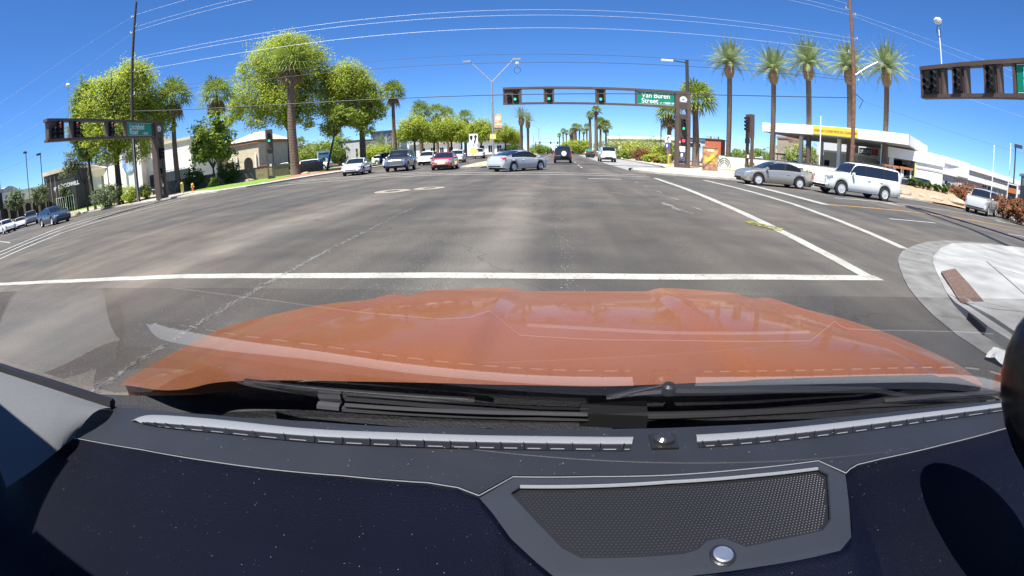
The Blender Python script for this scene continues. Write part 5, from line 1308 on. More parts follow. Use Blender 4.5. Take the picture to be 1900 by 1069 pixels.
t, w = bldg('corner_store', 'dark building corner cut by the left frame edge', (-70.67, 21.95), (-73.28, 26.72))
MB().bx(0, w, 0, 10, 0, 5.4).build('wall', CHAR, t); MB().bx(-.2, w + .2, -.3, 10, 5.4, 5.9).build('cornice', STUCG, t); window(t, w * .3, w * .8, .3, 3)
t, w = bldg('strip_shop', 'tan strip shop with white arched gable beyond the young tree', (-87.29, 48.80), (-82.08, 53.54))
MB().bx(0, w, 0, 12, 0, 5.2).build('wall', STUCT, t); MB().bx(-.1, w, -.3, 12, 5.2, 6.6).build('fascia', STUCC, t)
arch(t, w * .68, w * .36, 6.3, -.05, STUCW, 'gable_panel'); window(t, w * .54, w * .82, 0, 2.9, -.12); window(t, w * .1, w * .4, .4, 2.6, 0)
MB().prism([(0, 6.6), (w * .5, 7.9), (w, 6.6)], 0, 12, Matrix.Translation((0, 12, 0)) @ Matrix.Rotation(R(90), 4, 'X')).build('roof', ROOFP, t)
t, w = bldg('stucco_store', 'white stucco store with sloping gable and round blue emblem', (-68.89, 44.47), (-60.19, 46.41))
MB().prism([(0, 0), (w, 0), (w, 9.0), (w * .62, 9.2), (0, 4.6)], 0, 9, Matrix.Translation((0, 9, 0)) @ Matrix.Rotation(R(90), 4, 'X')).build('wall', STUCW, t)
MB().bx(w, w + 9, 1.5, 9, 0, 7.2).build('side_wing', STUCW, t); MB().bx(w, w + 9.2, 1.2, 9.2, 7.2, 7.6).build('coping', STUCC, t)
MB().bx(w + .5, w + 8.5, 1.3, 1.48, 1.0, 3.0).build('window', DKWIN, t)
MB().lathe([(1.5, 0), (1.5, .12), (1.3, .15)], 28, Matrix.Translation((w * .70, -.02, 6.0)) @ Matrix.Rotation(R(90), 4, 'X') @ Matrix.Diagonal((1, 1.35, 1, 1))).build('emblem', mat('emblem_blue', (0.10, 0.28, 0.60), .5, scale=1.2, col2=(0.55, 0.62, 0.66)), t)
MB().lathe([(.35, .15), (.3, .18)], 12, Matrix.Translation((w * .66, -.05, 6.2)) @ Matrix.Rotation(R(90), 4, 'X')).build('emblem_spot', mat('emblem_red', (.5, .1, .04), .5), t)
MB().bx(w * .1, w * .32, -.1, .02, 0, 2.9).build('doorway', STUCC, t); MB().bx(w * .13, w * .29, -.13, -.09, 0, 2.6).build('door', mat('door_olive', (.2, .18, .08), .6), t)
t, w = bldg('tile_roof_house', 'cream building with pale tiled hip roof behind the ornamental tree', (-71.08, 58.41), (-60.95, 60.67))
MB().bx(0, w, 0, 12, 0, 5.6).build('wall', STUCC, t)
b = MB(); b.add([(-.6, -.6, 5.6), (w + .6, -.6, 5.6), (w + .6, 12.6, 5.6), (-.6, 12.6, 5.6), (w * .3, 6, 8.2), (w * .7, 6, 8.2)], [(0, 1, 5, 4), (1, 2, 5), (2, 3, 4, 5), (3, 0, 4)]); b.build('roof', ROOFP, t)
window(t, w * .55, w * .9, .6, 3.0)
for k in range(4): MB().bx(w * .1 + k * w * .11, w * .1 + k * w * .11 + .5, -.25, 0, 0, 4.2).build('pilaster', STUCW, t)
t, w = bldg('arch_house', 'cream building with arched doorway and pale tile roof beside the signal post', (-58.34, 65.88), (-51.31, 66.50))
MB().bx(0, w, 0, 12, 0, 6.0).build('wall', STUCC, t); MB().bx(-.3, w + .3, -.35, 12.2, 6.0, 6.5).build('cornice', TILE, t)
b = MB(); b.add([(-.5, -.5, 6.5), (w + .5, -.5, 6.5), (w + .5, 12.5, 6.5), (-.5, 12.5, 6.5), (w * .35, 6, 8.4), (w * .65, 6, 8.4)], [(0, 1, 5, 4), (1, 2, 5), (2, 3, 4, 5), (3, 0, 4)]); b.build('roof', ROOFP, t)
arch(t, w * .66, 1.9, 3.6); 
for x in (.12, .3, .9): MB().bx(w * x, w * x + .25, -.3, 0, 0, 4).build('pilaster', STUCW, t)
t, w = bldg('long_shop', 'long low cream shop behind the parked pickups', (-76.36, 98.97), (-54.37, 106.97))
MB().bx(0, w, 0, 12, 0, 4.2).build('wall', STUCT, t); MB().bx(-.3, w + .3, -.8, 12, 4.2, 6.0).build('fascia', STUCC, t)
for k in range(7): window(t, w * (.05 + .13 * k), w * (.13 + .13 * k), .4, 3.0, 0)
t, w = bldg('box_building', 'plain grey box building with slit windows left of the thick trunk', (-48.43, 92.03), (-42.34, 90.59))
MB().bx(0, w, 0, 8, 0, 5.0).build('wall', STUCG, t); MB().bx(-.12, w + .12, -.12, 8.1, 5.0, 5.25).build('coping', CHAR, t)
for x in (.28, .84): MB().bx(w * x, w * x + .45, -.06, .02, 1.4, 3.4).build('window', DKWIN, t)
t, w = bldg('glass_office', 'grey blue office block behind the low spreading palm', (-59.96, 137.50), (-50.23, 139.21))
MB().bx(0, w, 0, 12, 0, 9).build('wall', mat('office_grey', (.28, .31, .36), .5, var=.1), t); MB().bx(-.3, w + .3, -.6, 12, 9, 9.5).build('roof_edge', CHAR, t)
for k in range(4): window(t, w * (.06 + .24 * k), w * (.22 + .24 * k), 1, 7.5, 0, mull=2)
t, w = bldg('verge_houses', 'low white building glimpsed behind the verge tree row', (-53.25, 156.17), (-35.75, 158.01))
MB().bx(0, w, 0, 10, 0, 4.5).build('wall', STUCW, t); MB().bx(-.5, w + .5, -.8, 10.5, 4.5, 5.4).build('roof', ROOFP, t)
for k in range(5): window(t, w * (.06 + .19 * k), w * (.14 + .19 * k), .8, 3.0)
t, w = bldg('verge_shop', 'pale shop glimpsed behind the trees right of the keep-right sign', (-33.35, 181.97), (-15.84, 189.34))
MB().bx(0, w, 0, 10, 0, 5).build('wall', STUCW, t); MB().bx(-.5, w + .5, -.8, 10.5, 5, 6.2).build('roof', STUCC, t)
for k in range(5): window(t, w * (.06 + .19 * k), w * (.16 + .19 * k), .6, 3.4)

# tan block wall of stacked courses, with pilasters
def block_wall(label, A, B, h, courses, m, capm, step=None):
    t, w = bldg('block_wall', label, A, B, 'wall')
    MB().bx(0, w, .03, .2, 0, h).build('wall_core', m, t)
    bl = .8; ch = h / courses
    full = MB().bx(.012, bl - .012, 0, .24, .012, ch - .012).mesh('block', m); hf = MB().bx(.012, bl / 2 - .012, 0, .24, .012, ch - .012).mesh('block_half', m)
    n = int(w / bl)
    for r in range(courses):
        for k in range(n): obj('block', full, t, (k * bl + (bl / 2 if r % 2 else 0), 0, r * ch))
    MB().bx(-.03, w + .05, -.04, .28, h, h + .08).build('coping', capm, t)
    return t, w
block_wall('tan block wall left of the ornamental tree, behind the lawn', (-46.94, 38.95), (-40.75, 43.35), 1.45, 4, BLOCK, BLOCK)
block_wall('tan block wall between the ornamental tree and the tall palm', (-40.58, 43.38), (-34.10, 50.58), 1.45, 4, BLOCK, BLOCK)
block_wall('low brick-topped block wall right of the tall fan palm', (-35.59, 55.58), (-34.14, 59.96), 1.2, 3, mat('block_wall_red', (.32, .17, .11), .9, var=.15), BLOCK)
t, w = bldg('slat_fence', 'short weathered wooden slat fence before the tan wall', (-35.62, 45.27), (-33.76, 46.42), 'fence')
for k in range(int(w / .16)): MB().bx(k * .16, k * .16 + .14, 0, .03, 0, 1.3 + .06 * math.sin(k * 2.1)).build('slat', mat('slat_wood', (.34, .26, .16), .9, var=.3, scale=3), t)
for z in (.3, 1.0): MB().bx(0, w, .03, .07, z, z + .08).build('rail', MATS['slat_wood'], t)
# railing on top of the wall posts
t, w = bldg('iron_fence', 'thin dark iron fence in front of the cream tile-roof house', (-49.06, 41.10), (-46.05, 42.99), 'fence')
for k in range(int(w / .5)): MB().bx(k * .5, k * .5 + .04, 0, .04, 0, 3.0).build('picket', DKPOLE, t)
MB().bx(0, w, 0, .04, 2.9, 2.95).build('rail', DKPOLE, t)

# fire hydrant, bollards, rocks
hy = thing('fire_hydrant', 'orange fire hydrant with yellow cap on the left lawn edge', 'hydrant', (-37.18, 35.63, .13))
OH = mat('hydrant_orange', (.55, .16, .04), .5, var=.1); YH = mat('hydrant_yellow', (.7, .45, .05), .5, var=.1)
MB().lathe([(.2, 0), (.2, .06), (.13, .08), (.13, .55), (.17, .57), (.17, .63), (.14, .65)], 14).build('barrel', OH, hy)
MB().lathe([(.15, .65), (.14, .75), (.08, .84), (.03, .86), (.03, .92)], 14).build('bonnet', YH, hy)
for s_ in (-1, 1): MB().lathe([(.07, 0), (.07, .1), (.05, .12)], 10, Matrix.Translation((s_ * .12, 0, .48)) @ Matrix.Rotation(R(90 * s_), 4, 'Y')).build('outlet_cap', YH, hy)
def bollard(label, loc, h):
    o = thing('marker_post', label, 'bollard', (*loc, .13), 0, 'yellow marker posts')
    MB().lathe([(.16, 0), (.16, h - .1), (.12, h), (.03, h + .02)], 12).build('post', mat('post_yellow', (.62, .50, .08), .6, var=.1), o)
    MB().bx(-.1, .1, -.175, -.155, h * .25, h * .85).build('warning_label', mat('label_dark', (.2, .17, .04), .6), o)
bollard('yellow cable marker post left of the fire hydrant', (-37.61, 34.44), 1.15); bollard('yellow cable marker post left of the Van Buren Street gantry column', (11.43, 46.62), 1.2)
ROCK = mat('boulder', (.33, .27, .20), .95, var=.25, scale=2, bump=.5, bscale=8)
def rock(label, loc, r, seed, z=.13):
    b = MB(); rng = random.Random(seed); n = 9
    for i in range(6):
        for k in range(n):
            a = 2 * PI * k / n; ph = PI * .5 * i / 5; rr = r * math.cos(ph) * (1 + .28 * noise.noise(Vector((math.cos(a) * 1.3, math.sin(a) * 1.3, seed + i * .4)))) + .01
            b.v.append((rr * math.cos(a) * 1.35, rr * math.sin(a), r * .62 * math.sin(ph) * (1 + .2 * noise.noise(Vector((a, seed, i))))))
    for i in range(5):
        for k in range(n): b.f.append((i * n + k, i * n + (k + 1) % n, (i + 1) * n + (k + 1) % n, (i + 1) * n + k))
    b.f.append(tuple(5 * n + k for k in range(n)))
    return tag(b.build('boulder', ROCK, None, (*loc, z), seed), label, 'rock', 'boulders')
rock('pale boulder at the right end of the left lawn', (-35.35, 43.43), .5, 1); rock('grey boulder left of the pale one by the tan wall', (-36.56, 43.73), .45, 2); rock('rounded boulder at the left verge corner', (-49.14, 26.86), .8, 3); rock('small rock at the foot of the tall palm', (-30.43, 48.79), .4, 4)

# billboard
t, w = bldg('billboard', 'small blue billboard by the leaning tree', (-41.41, 70.78), (-39.78, 72.85), 'billboard')
MB().bx(0, w, 0, .3, .6, 3.2).build('panel_frame', STUCG, t); MB().bx(.12, w - .12, -.04, 0, .75, 3.05).build('printed_face', mat('print_blue', (.05, .22, .48), .5, scale=.8, col2=(.35, .62, .75)), t)
for x in (.4, w - .4): MB().bx(x - .1, x + .1, .05, .25, 0, .6).build('leg', STUCG, t)
MB().lathe([(.42, 0), (.4, .03)], 16, Matrix.Translation((w * .4, -.05, 1.6)) @ Matrix.Rotation(R(90), 4, 'X')).build('printed_spot', mat('print_dark', (.05, .05, .07), .5), t)
MB().lathe([(.36, 0), (.34, .03)], 16, Matrix.Translation((w * .62, -.05, 1.4)) @ Matrix.Rotation(R(90), 4, 'X')).build('printed_spot', SWHITE, t)
MB().bx(w * .1, w * .8, -.05, -.041, 2.5, 2.8).build('printed_line', MATS['print_dark'], t)
# parking lot lamp posts
def lot_lamp(label, loc, h, group='parking lot lamp posts'):
    o = thing('lot_lamp', label, 'lamp post', (*loc, .1), random.random() * 3, group)
    MB().tube([(0, 0, 0), (0, 0, h)], .08, 8).build('pole', DKPOLE, o); MB().bx(-.75, .1, -.2, .2, h - .02, h + .3).build('lamp_head', DKPOLE, o)
for px_, lab in (((-78.91, 34.18), 'lot lamp post left of the charcoal store'), ((-79.62, 37.49), 'lot lamp post directly before the charcoal store corner'), ((-77.11, 27.90), 'lot lamp post nearest the left frame edge'), ((-65.12, 42.93), 'lot lamp post before the white stucco store')): lot_lamp(lab, px_, 10.5 if 'left of' not in lab else 11)
lot_lamp('lot lamp post above the planting bed shrubs', (11.31, 107.41), 6); lot_lamp('lot lamp post seen left of the canopy', (38.07, 88.13), 6.6); lot_lamp('lot lamp post just left of the second date palm', (45.22, 89.19), 7.6)
lot_lamp('tall lamp post left of the turn sign with a boxy head', (14.43, 64.40), 6.0); lot_lamp('twin lamp post before the long right building', (43.52, 28.46), 6.6)

# --- right: painted cabinet
CAB = mat('cabinet_mural', (.34, .12, .05), .6, scale=3.2, col2=(.56, .40, .14)); CAB2 = mat('cabinet_mural_dark', (.20, .09, .06), .6, scale=3.6, col2=(.42, .24, .14))
cb = thing('utility_cabinet', 'utility cabinet painted with an orange and yellow mural on the corner', 'cabinet', (12.9, 37.6, .13), R(-14))
MB().bx(-.72, .55, -.45, .45, .06, 2.0).build('body', CAB, cb); MB().bx(-.76, .59, -.5, .5, 2.0, 2.08).build('lid', CAB2, cb); MB().bx(-.8, .63, -.52, .52, 0, .06).build('plinth', CONC, cb)
MB().bx(-.72, .55, -.465, -.452, .1, .6).build('mural_band', CAB2, cb); MB().bx(.552, .565, -.42, .42, .12, 1.9).build('door', CAB2, cb)
b = MB(); b.prism([(-.5, .75), (.2, .9), (.45, 1.3), (.1, 1.45), (-.1, 1.2), (-.55, 1.05)], 0, .012, Matrix.Translation((-.05, -.453, 0)) @ Matrix.Rotation(R(90), 4, 'X')); b.build('mural_shape', YELW, cb)
MB().bx(-.35, .15, -.468, -.453, 1.68, 1.86).build('mural_shape', SWHITE, cb)
# orange shop and mural wall
t, w = bldg('orange_shop', 'orange stucco shop with a blue and white mural panel behind the cabinet', (26.03, 92.40), (32.34, 88.26))
MB().bx(w * .55, w, 0, 4, 0, 4.6).build('wall', mat('stucco_orange', (.48, .13, .055), .9, var=.1), t); MB().bx(0, w * .55, .3, 4, 0, 4.4).build('mural_wall', mat('mural_blue', (.22, .45, .65), .8, scale=.7, col2=(.75, .74, .70)), t)
MB().bx(-.1, w + .1, -.15, 4.1, 4.6, 4.8).build('coping', CHAR, t); window(t, w * .12, w * .42, 2.9, 3.7, .28); window(t, w * .62, w * .9, .3, 2.4, 0)
for x in (.5, .72): MB().bx(w * x, w * x + 1.0, 2, 3, 4.8, 5.4).build('roof_unit', STUCG, t)
t, w = bldg('retail_block', 'long pale retail block behind the right shrubs', (17.28, 164.09), (38.96, 144.85))
MB().bx(0, w, 0, 12, 0, 5.6).build('wall', STUCC, t); MB().bx(-.3, w + .3, -.4, 12, 5.6, 6.6).build('parapet', PALE, t)
for k in range(6): window(t, w * (.05 + .16 * k), w * (.15 + .16 * k), .5, 3.2)
t, w = bldg('retail_building', 'pale stepped retail building seen under the canopy', (67.03, 134.19), (72.41, 119.82))
MB().bx(0, w, 0, 12, 0, 6.5).build('wall', STUCC, t); MB().bx(w * .2, w * .5, -1, 6, 0, 8.6).build('tower', STUCT, t); MB().bx(w * .18, w * .52, -1.2, 6, 8.6, 9.2).build('cornice', TILE, t)
for k in range(3): window(t, w * (.55 + .15 * k), w * (.66 + .15 * k), .5, 3.5)
# price pylon behind the gantry
t, w = bldg('price_pylon', 'white and red fuel price pylon behind the gantry column', (16.54, 63.89), (18.19, 63.44), 'sign')
MB().bx(0, w, 0, .5, 0.3, 3.6).build('cabinet', SWHITE, t); MB().bx(.0, w, -.05, 0, 2.5, 3.5).build('red_panel', REDP2, t); MB().bx(.2, w - .2, -.05, 0, .9, 1.6).build('blue_panel', MATS['sign_blue'], t)
text('lettering', 'CIRCLE', .4, SWHITE, t, frame((.1, -.056, 2.85), (1, 0, 0)), bold=.01)
MB().bx(.1, w - .1, .05, .45, 0, .3).build('footing', CONC, t)
# low white wall with raised lettering and arc ornament
WA, WB = Vector((17.15, 48.03)), Vector((25.51, 32.74))
t, w = bldg('sign_wall', 'low white entry wall with raised lettering and black arcs', WA, WB, 'wall')
MB().bx(0, w, 0, .35, 0, 1.42).build('wall', STUCW, t)
MB().bx(1.2, w, -.04, .39, 1.42, 1.5).build('coping', CHAR, t)
for c0, sgn in ((.55, 1), (1.75, -1)):
    for k in range(3):
        rr = .55 + .22 * k; pts = [(c0 + (1 if sgn < 0 else -1) * .0 + sgn * (1.0 - rr * math.cos(a)) * .9 - sgn * .35, -.03, .15 + rr * 1.05 * math.sin(a)) for a in [PI * .5 * q / 8 for q in range(9)]]
        MB().tube(pts, .025, 5).build('arc_ornament', SBLACK, t)
text('lettering', 'SPA', .62, mat('letters_bronze', (.14, .09, .06), .5), t, frame((w * .24, -.03, .55), (1, 0, 0)), bold=.01, sx=1.25)
text('lettering', 'Creek', .95, MATS['letters_bronze'], t, frame((w * .60, -.03, .35), (1, 0, 0)), bold=.012, sx=1.25)
for i, q in enumerate((.27, .33, .68, .72)):
    p = WA.lerp(WB, q); shrub(('small green plant at the wall lettering, first from the signal post', 'small green plant at the wall lettering, second from the signal post', 'small green plant by the silver sedan trunk', 'small green plant between the silver sedan and white suv')[i], (p.x - .5, p.y - .7), .7, .45, 500, .12, LF1, 95 + i, 'small plants at the entry wall')
# filling station canopy
t, w = bldg('fuel_canopy', 'white filling station canopy with a yellow banner', (25.60, 54.26), (36.48, 38.45))
D_ = 13
MB().bx(0, w, 0, D_, 5.0, 6.1).build('fascia', PALE, t); MB().bx(.15, w - .15, .15, D_ - .15, 4.93, 4.995).build('soffit', SOFFIT, t)
bn = MB().bx(w * .375, w * .68, -.06, 0, 5.08, 6.02).build('banner', YELW, t)
text('lettering', 'EVERYDAY LOWER PRICE ON CIGARETTES', .38, mat('banner_red', (.35, .03, .02), .5), bn, frame((w * .385, -.066, 5.38), (1, 0, 0)), bold=.008, sx=.76)
for x in (.22, .5, .8):
    for y in (3, 10): MB().bx(w * x - .22, w * x + .22, y - .22, y + .22, 0, 4.93).build('column', PALE, t)
MB().bx(w - .02, w + .01, 0.02, .3, 5.0, 6.1).build('corner_trim', CHAR, t)
def pump(label, loc, rz):
    o = thing('fuel_pump', label, 'fuel pump', (*loc, .13), rz, 'fuel pumps')
    MB().bx(-.5, .5, -.3, .3, 0, 1.5).build('cabinet', STUCG, o); MB().bx(-.45, .45, -.33, -.3, .9, 1.4).build('screen_panel', DKWIN, o)
    for s_ in (-1, 1): MB().bx(s_ * .5 - .06, s_ * .5 + .06, -.1, .1, 0, 2.3).build('upright', SWHITE, o)
    MB().bx(-.7, .7, -.3, .3, 2.3, 2.52).build('header', mat('header_rust', (.36, .14, .06), .6), o)
    MB().tube([(.4, -.34, 1.3), (.55, -.5, .8), (.3, -.4, .5)], .025, 5).build('hose', BLACK, o)
ca = t
for px_, lab in (((30.60, 58.48), 'fuel pump under the left end of the canopy'), ((32.26, 55.28), 'fuel pump by the third date palm trunk'), ((33.06, 37.51), 'fuel pump just behind the white long suv'), ((33.05, 36.18), 'middle fuel pump right of the white long suv'), ((32.96, 34.90), 'rightmost fuel pump beside the garage opening')): pump(lab, px_, R(-35))
# cream kiosk and store
t, w = bldg('cream_kiosk', 'cream kiosk under the canopy with a dark doorway', (33.75, 52.01), (35.71, 46.97))
MB().bx(0, w, 0, 5, 0, 3.3).build('wall', STUCC, t); MB().bx(-.1, w + .1, -.15, 5.1, 3.3, 3.55).build('coping', PALE, t); MB().bx(.2, 1.0, -.05, .02, 0, 2.3).build('door', SHADEV, t)
t, w = bldg('convenience_store', 'convenience store with red and white sign band behind the canopy', (41.91, 65.78), (43.63, 44.05))
MB().bx(0, w, 0, 12, 0, 3.2).build('wall', STUCT, t); MB().bx(-.3, w + .3, -.5, 12, 3.2, 5.2).build('sign_band', PALE, t)
for x0, x1, m in ((.40, .47, REDP2), (.485, .60, SBLACK), (.61, .67, REDP2)): MB().bx(w * x0, w * x1, -.58, -.5, 3.9, 4.8).build('sign_panel', m, t)
MB().bx(w * .485, w * .60, -.6, -.5, 3.62, 3.88).build('orange_strip', ORNG, t)
text('lettering', 'CIRCLE K', .62, SWHITE, t, frame((w * .49, -.60, 4.08), (1, 0, 0)), bold=.01, sx=.95)
for k in range(5): window(t, w * (.30 + .1 * k), w * (.385 + .1 * k), .2, 2.9)
t, w = bldg('wash_garage', 'white garage with a deep dark opening right of the pumps', (37.54, 42.90), (43.05, 38.86))
MB().bx(0, w * .08, 0, 9, 0, 3.6).build('wall', STUCW, t); MB().bx(w * .5, w, 0, 9, .95, 3.6).build('wall', STUCW, t); MB().bx(w * .5, w, -.06, 9, 0, .95).build('brick_base', BLOCK, t)
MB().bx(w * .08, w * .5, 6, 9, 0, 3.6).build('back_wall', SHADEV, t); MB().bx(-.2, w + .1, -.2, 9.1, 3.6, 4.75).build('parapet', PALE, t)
MB().bx(w * .47, w * .5, -.1, 0, 0, 3.6).build('green_jamb', mat('jamb_green', (.45, .55, .2), .6), t); MB().bx(w * .5, w, -.09, -.065, 2.9, 3.02).build('reveal_band', STUCG, t)
t, w = bldg('shop_building', 'long white shop building running to the right frame edge', (48.99, 44.23), (77.95, 48.87))
MB().bx(0, w, 0, 12, 0, 3.0).build('wall', STUCG, t); MB().bx(-.1, w + .2, -.3, 12, 3.0, 3.7).build('canopy_band', STUCW, t); MB().bx(0, w, .1, 12, 3.7, 4.4).build('upper_wall', STUCG, t); MB().bx(-.2, w + .3, -.4, 12.3, 4.4, 5.1).build('parapet', PALE, t)
for k in range(8): window(t, w * (.42 + .07 * k), w * (.47 + .07 * k), .3, 2.9)
t, w = bldg('arch_shop', 'dark grey shop with an arched entry at the right frame edge', (71.01, 44.88), (54.20, 25.74))
MB().bx(0, w, 0, 12, 0, 5.6).build('wall', mat('stucco_dkgrey', (.16, .16, .17), .9, var=.1), t); arch(t, w * .22, 3.2, 4.6, -.05); window(t, w * .05, w * .12, 4.2, 5.2); MB().bx(-.2, w + .2, -.3, 12, 5.6, 6.0).build('cornice', STUCG, t)
# gravel bank with boulders and small plants, motorcycles, sign
bk = MB(); nx, ny = 26, 9
B0, B1 = Vector((27.25, 30.63)), Vector((35.34, 27.05)); away = Vector((.62, .78))
for i in range(nx):
    for j in range(ny):
        p = B0.lerp(B1, i / (nx - 1)) + away * (j * .95); u = j / (ny - 1)
        bk.v.append((p.x, p.y, .13 + 1.0 * math.sin(u * PI * .5) * min(1, i / 4, (nx - 1 - i) / 4) + .08 * noise.noise(Vector((i * .5, j * .7, 0)))))
for i in range(nx - 1):
    for j in range(ny - 1): bk.f.append((i * ny + j, (i + 1) * ny + j, (i + 1) * ny + j + 1, i * ny + j + 1))
struct(bk.build('gravel_bank', GRAVEL, None, smooth=60))
for i, (q, lab) in enumerate((((29.52, 31.26), 'tilted pale slab boulder at the left of the gravel bank'), ((31.08, 30.43), 'round boulder in the middle of the gravel bank'), ((32.31, 29.87), 'pale boulder right of the middle on the gravel bank'), ((32.77, 29.66), 'low boulder at the foot of the gravel bank'), ((34.39, 29.02), 'mossy boulder at the right end of the gravel bank'))): rock(lab, q, (.75, .5, .6, .45, .8)[i], 20 + i, .3)
for i, q in enumerate(((33.39, 33.08), (34.15, 32.73), (34.99, 32.27), (35.82, 31.95), (32.69, 33.49))): o = shrub(('low clipped plant on the bank, second from the left', 'low clipped plant on the bank, third from the left', 'low clipped plant on the bank, fourth from the left', 'low clipped plant on the bank, rightmost', 'low clipped plant on the bank, leftmost')[i], q, .75, .35, 400, .12, LF4, 110 + i, 'low plants on the gravel bank'); o.location.z = 1.05
def motorcycle(label, loc, rz, col):
    o = thing('motorcycle', label, 'motorcycle', (*loc, .95), rz, 'parked motorcycles')
    for x in (-.7, .7):
        w_ = MB().lathe([(.2, -.06), (.31, -.05), (.33, 0), (.31, .05), (.2, .06)], 18, Matrix.Translation((x, 0, .33)) @ Matrix.Rotation(R(90), 4, 'X')).build('wheel', TYRE, o)
        MB().lathe([(.19, -.03), (.19, .03)], 12, Matrix.Translation((x, 0, .33)) @ Matrix.Rotation(R(90), 4, 'X')).build('rim', RIM, w_)
    MB().tube([(-.55, 0, .6), (-.2, 0, .55), (.1, 0, .5), (.45, 0, .8)], [.1, .2, .22, .12], 8).build('engine_frame', TRIM, o)
    MB().tube([(-.05, 0, .85), (.15, 0, .95), (.4, 0, .88)], [.1, .17, .1], 10).build('tank', col, o)
    MB().tube([(-.75, 0, .82), (-.4, 0, .76), (-.05, 0, .82)], [.08, .13, .08], 8, flat=.6).build('seat', TRIM, o)
    MB().tube([(.7, 0, .33), (.5, 0, .95)], .04, 6).build('fork', CHROME, o); MB().tube([(.42, -.35, 1.05), (.5, 0, 1.0), (.42, .35, 1.05)], .02, 6).build('handlebar', CHROME, o)
    MB().bx(.52, .66, -.18, .18, .85, 1.2).build('fairing', col, o)
motorcycle('black motorcycle with white fairing parked above the gravel bank', (38.90, 32.20), R(200), P_WHITE); motorcycle('white motorcycle parked by the garage brick base', (39.97, 34.81), R(170), P_BLACK)
t, w = bldg('small_signboard', 'small framed white signboard at the right frame edge', (37.39, 25.03), (37.47, 24.00), 'sign')
for x in (0, w): MB().bx(x - .06, x + .06, -.06, .06, 0, 2.8).build('post', SWHITE, t)
MB().bx(0, w, -.05, .05, 1.5, 2.75).build('panel', DKWIN, t); MB().bx(.1, w - .1, -.06, -.051, 2.1, 2.5).build('printed_line', ORNG, t); MB().bx(-.06, w + .06, -.065, .065, 2.75, 2.85).build('top_rail', SWHITE, t)
for q, lab, h in (((43.77, 31.63), 'slim white flagpole left of the right lamp post', 6.4), ((44.04, 29.49), 'slim white flagpole beside the right lamp post', 6.8), ((27.94, 43.86), 'slim white camera pole in front of the yellow banner', 6.6)):
    o = thing('slim_pole', lab, 'pole', (*q, .13), 0, 'slim white poles'); MB().tube([(0, 0, 0), (0, 0, h)], .06, 8).build('shaft', SWHITE, o); MB().lathe([(.06, h), (.1, h + .05), (.02, h + .15)], 8).build('finial', SWHITE, o)
# small street-name sign, bins by the far drive
t = thing('street_name_sign', 'small teal street name sign by the slender palms', 'road sign', (5.60, 87.82, .1)); MB().tube([(0, 0, 0), (0, 0, 1.6)], .04, 6).build('post', GALV, t); MB().bx(-.5, .5, -.03, .03, 1.2, 1.55).build('plate', mat('sign_teal', (.02, .35, .35), .4), t)
for i, q in enumerate(((5.03, 81.85), (5.66, 79.80))):
    o = thing('planter_pot', ('dark round planter left of the slender palm foot', 'wide dark planter right of the slender palm foot')[i], 'planter', (*q, .1)); MB().lathe([(.35, 0), (.5, .5), (.52, .75), (.45, .76)], 14).build('pot', CHAR, o); b = MB(); b.v, b.f = leaf_cloud(random.Random(i), [(0, 0, .9, .45, .45, .3)], 200, .1); b.build('foliage', LF4, o)

# ---------------------------------------------------------------- the car the camera rides in
own = thing('orange_suv', 'orange car with its hood, wipers and dark dashboard seen from the driver camera', 'car')
def orange_paint():
    m = bpy.data.materials.new('paint_orange'); m.use_nodes = True; nt = m.node_tree; b = nt.nodes['Principled BSDF']; L = nt.links.new
    tc = nt.nodes.new('ShaderNodeTexCoord')
    n = nt.nodes.new('ShaderNodeTexNoise'); n.inputs['Scale'].default_value = 420; n.inputs['Detail'].default_value = 2; L(tc.outputs['Object'], n.inputs['Vector'])
    r = nt.nodes.new('ShaderNodeValToRGB'); r.color_ramp.elements[0].position = .35; r.color_ramp.elements[1].position = .72
    r.color_ramp.elements[0].color = (.235, .073, .018, 1); r.color_ramp.elements[1].color = (.315, .108, .030, 1); L(n.outputs['Fac'], r.inputs[0])
    d = nt.nodes.new('ShaderNodeTexNoise'); d.inputs['Scale'].default_value = 5; d.inputs['Detail'].default_value = 8; L(tc.outputs['Object'], d.inputs['Vector'])
    r2 = nt.nodes.new('ShaderNodeValToRGB'); r2.color_ramp.elements[0].position = .45; r2.color_ramp.elements[1].position = .8; r2.color_ramp.elements[0].color = (0, 0, 0, 1); r2.color_ramp.elements[1].color = (.2, .2, .2, 1); L(d.outputs['Fac'], r2.inputs[0])
    x = nt.nodes.new('ShaderNodeMix'); x.data_type = 'RGBA'; L(r2.outputs[0], x.inputs[0]); L(r.outputs[0], x.inputs[6]); x.inputs[7].default_value = (.30, .17, .11, 1)
    L(x.outputs[2], b.inputs['Base Color'])
    b.inputs['Roughness'].default_value = .42; b.inputs['Metallic'].default_value = .15; b.inputs['Coat Weight'].default_value = .34; b.inputs['Coat Roughness'].default_value = .06
    return m
OR = orange_paint()
fr = [(-1.0385, 0.5855, 1.0000), (-1.0744, 0.7037, 0.9850), (-1.0834, 0.8496, 0.9750), (-1.0596, 1.0657, 0.9650), (-0.9421, 1.2316, 0.9580), (-0.8047, 1.3483, 0.9550), (-0.6384, 1.4109, 0.9520), (-0.5133, 1.4673, 0.9500), (-0.3424, 1.5084, 0.9500), (-0.1497, 1.5315, 0.9500), (0.0923, 1.5443, 0.9500), (0.3423, 1.5568, 0.9500), (0.5259, 1.5399, 0.9500), (0.7598, 1.4597, 0.9530), (0.9588, 1.3069, 0.9580), (1.0555, 1.1629, 0.9660), (1.1015, 1.0344, 0.9750), (1.1618, 0.8252, 0.9850), (1.1066, 0.6783, 1.0000)]
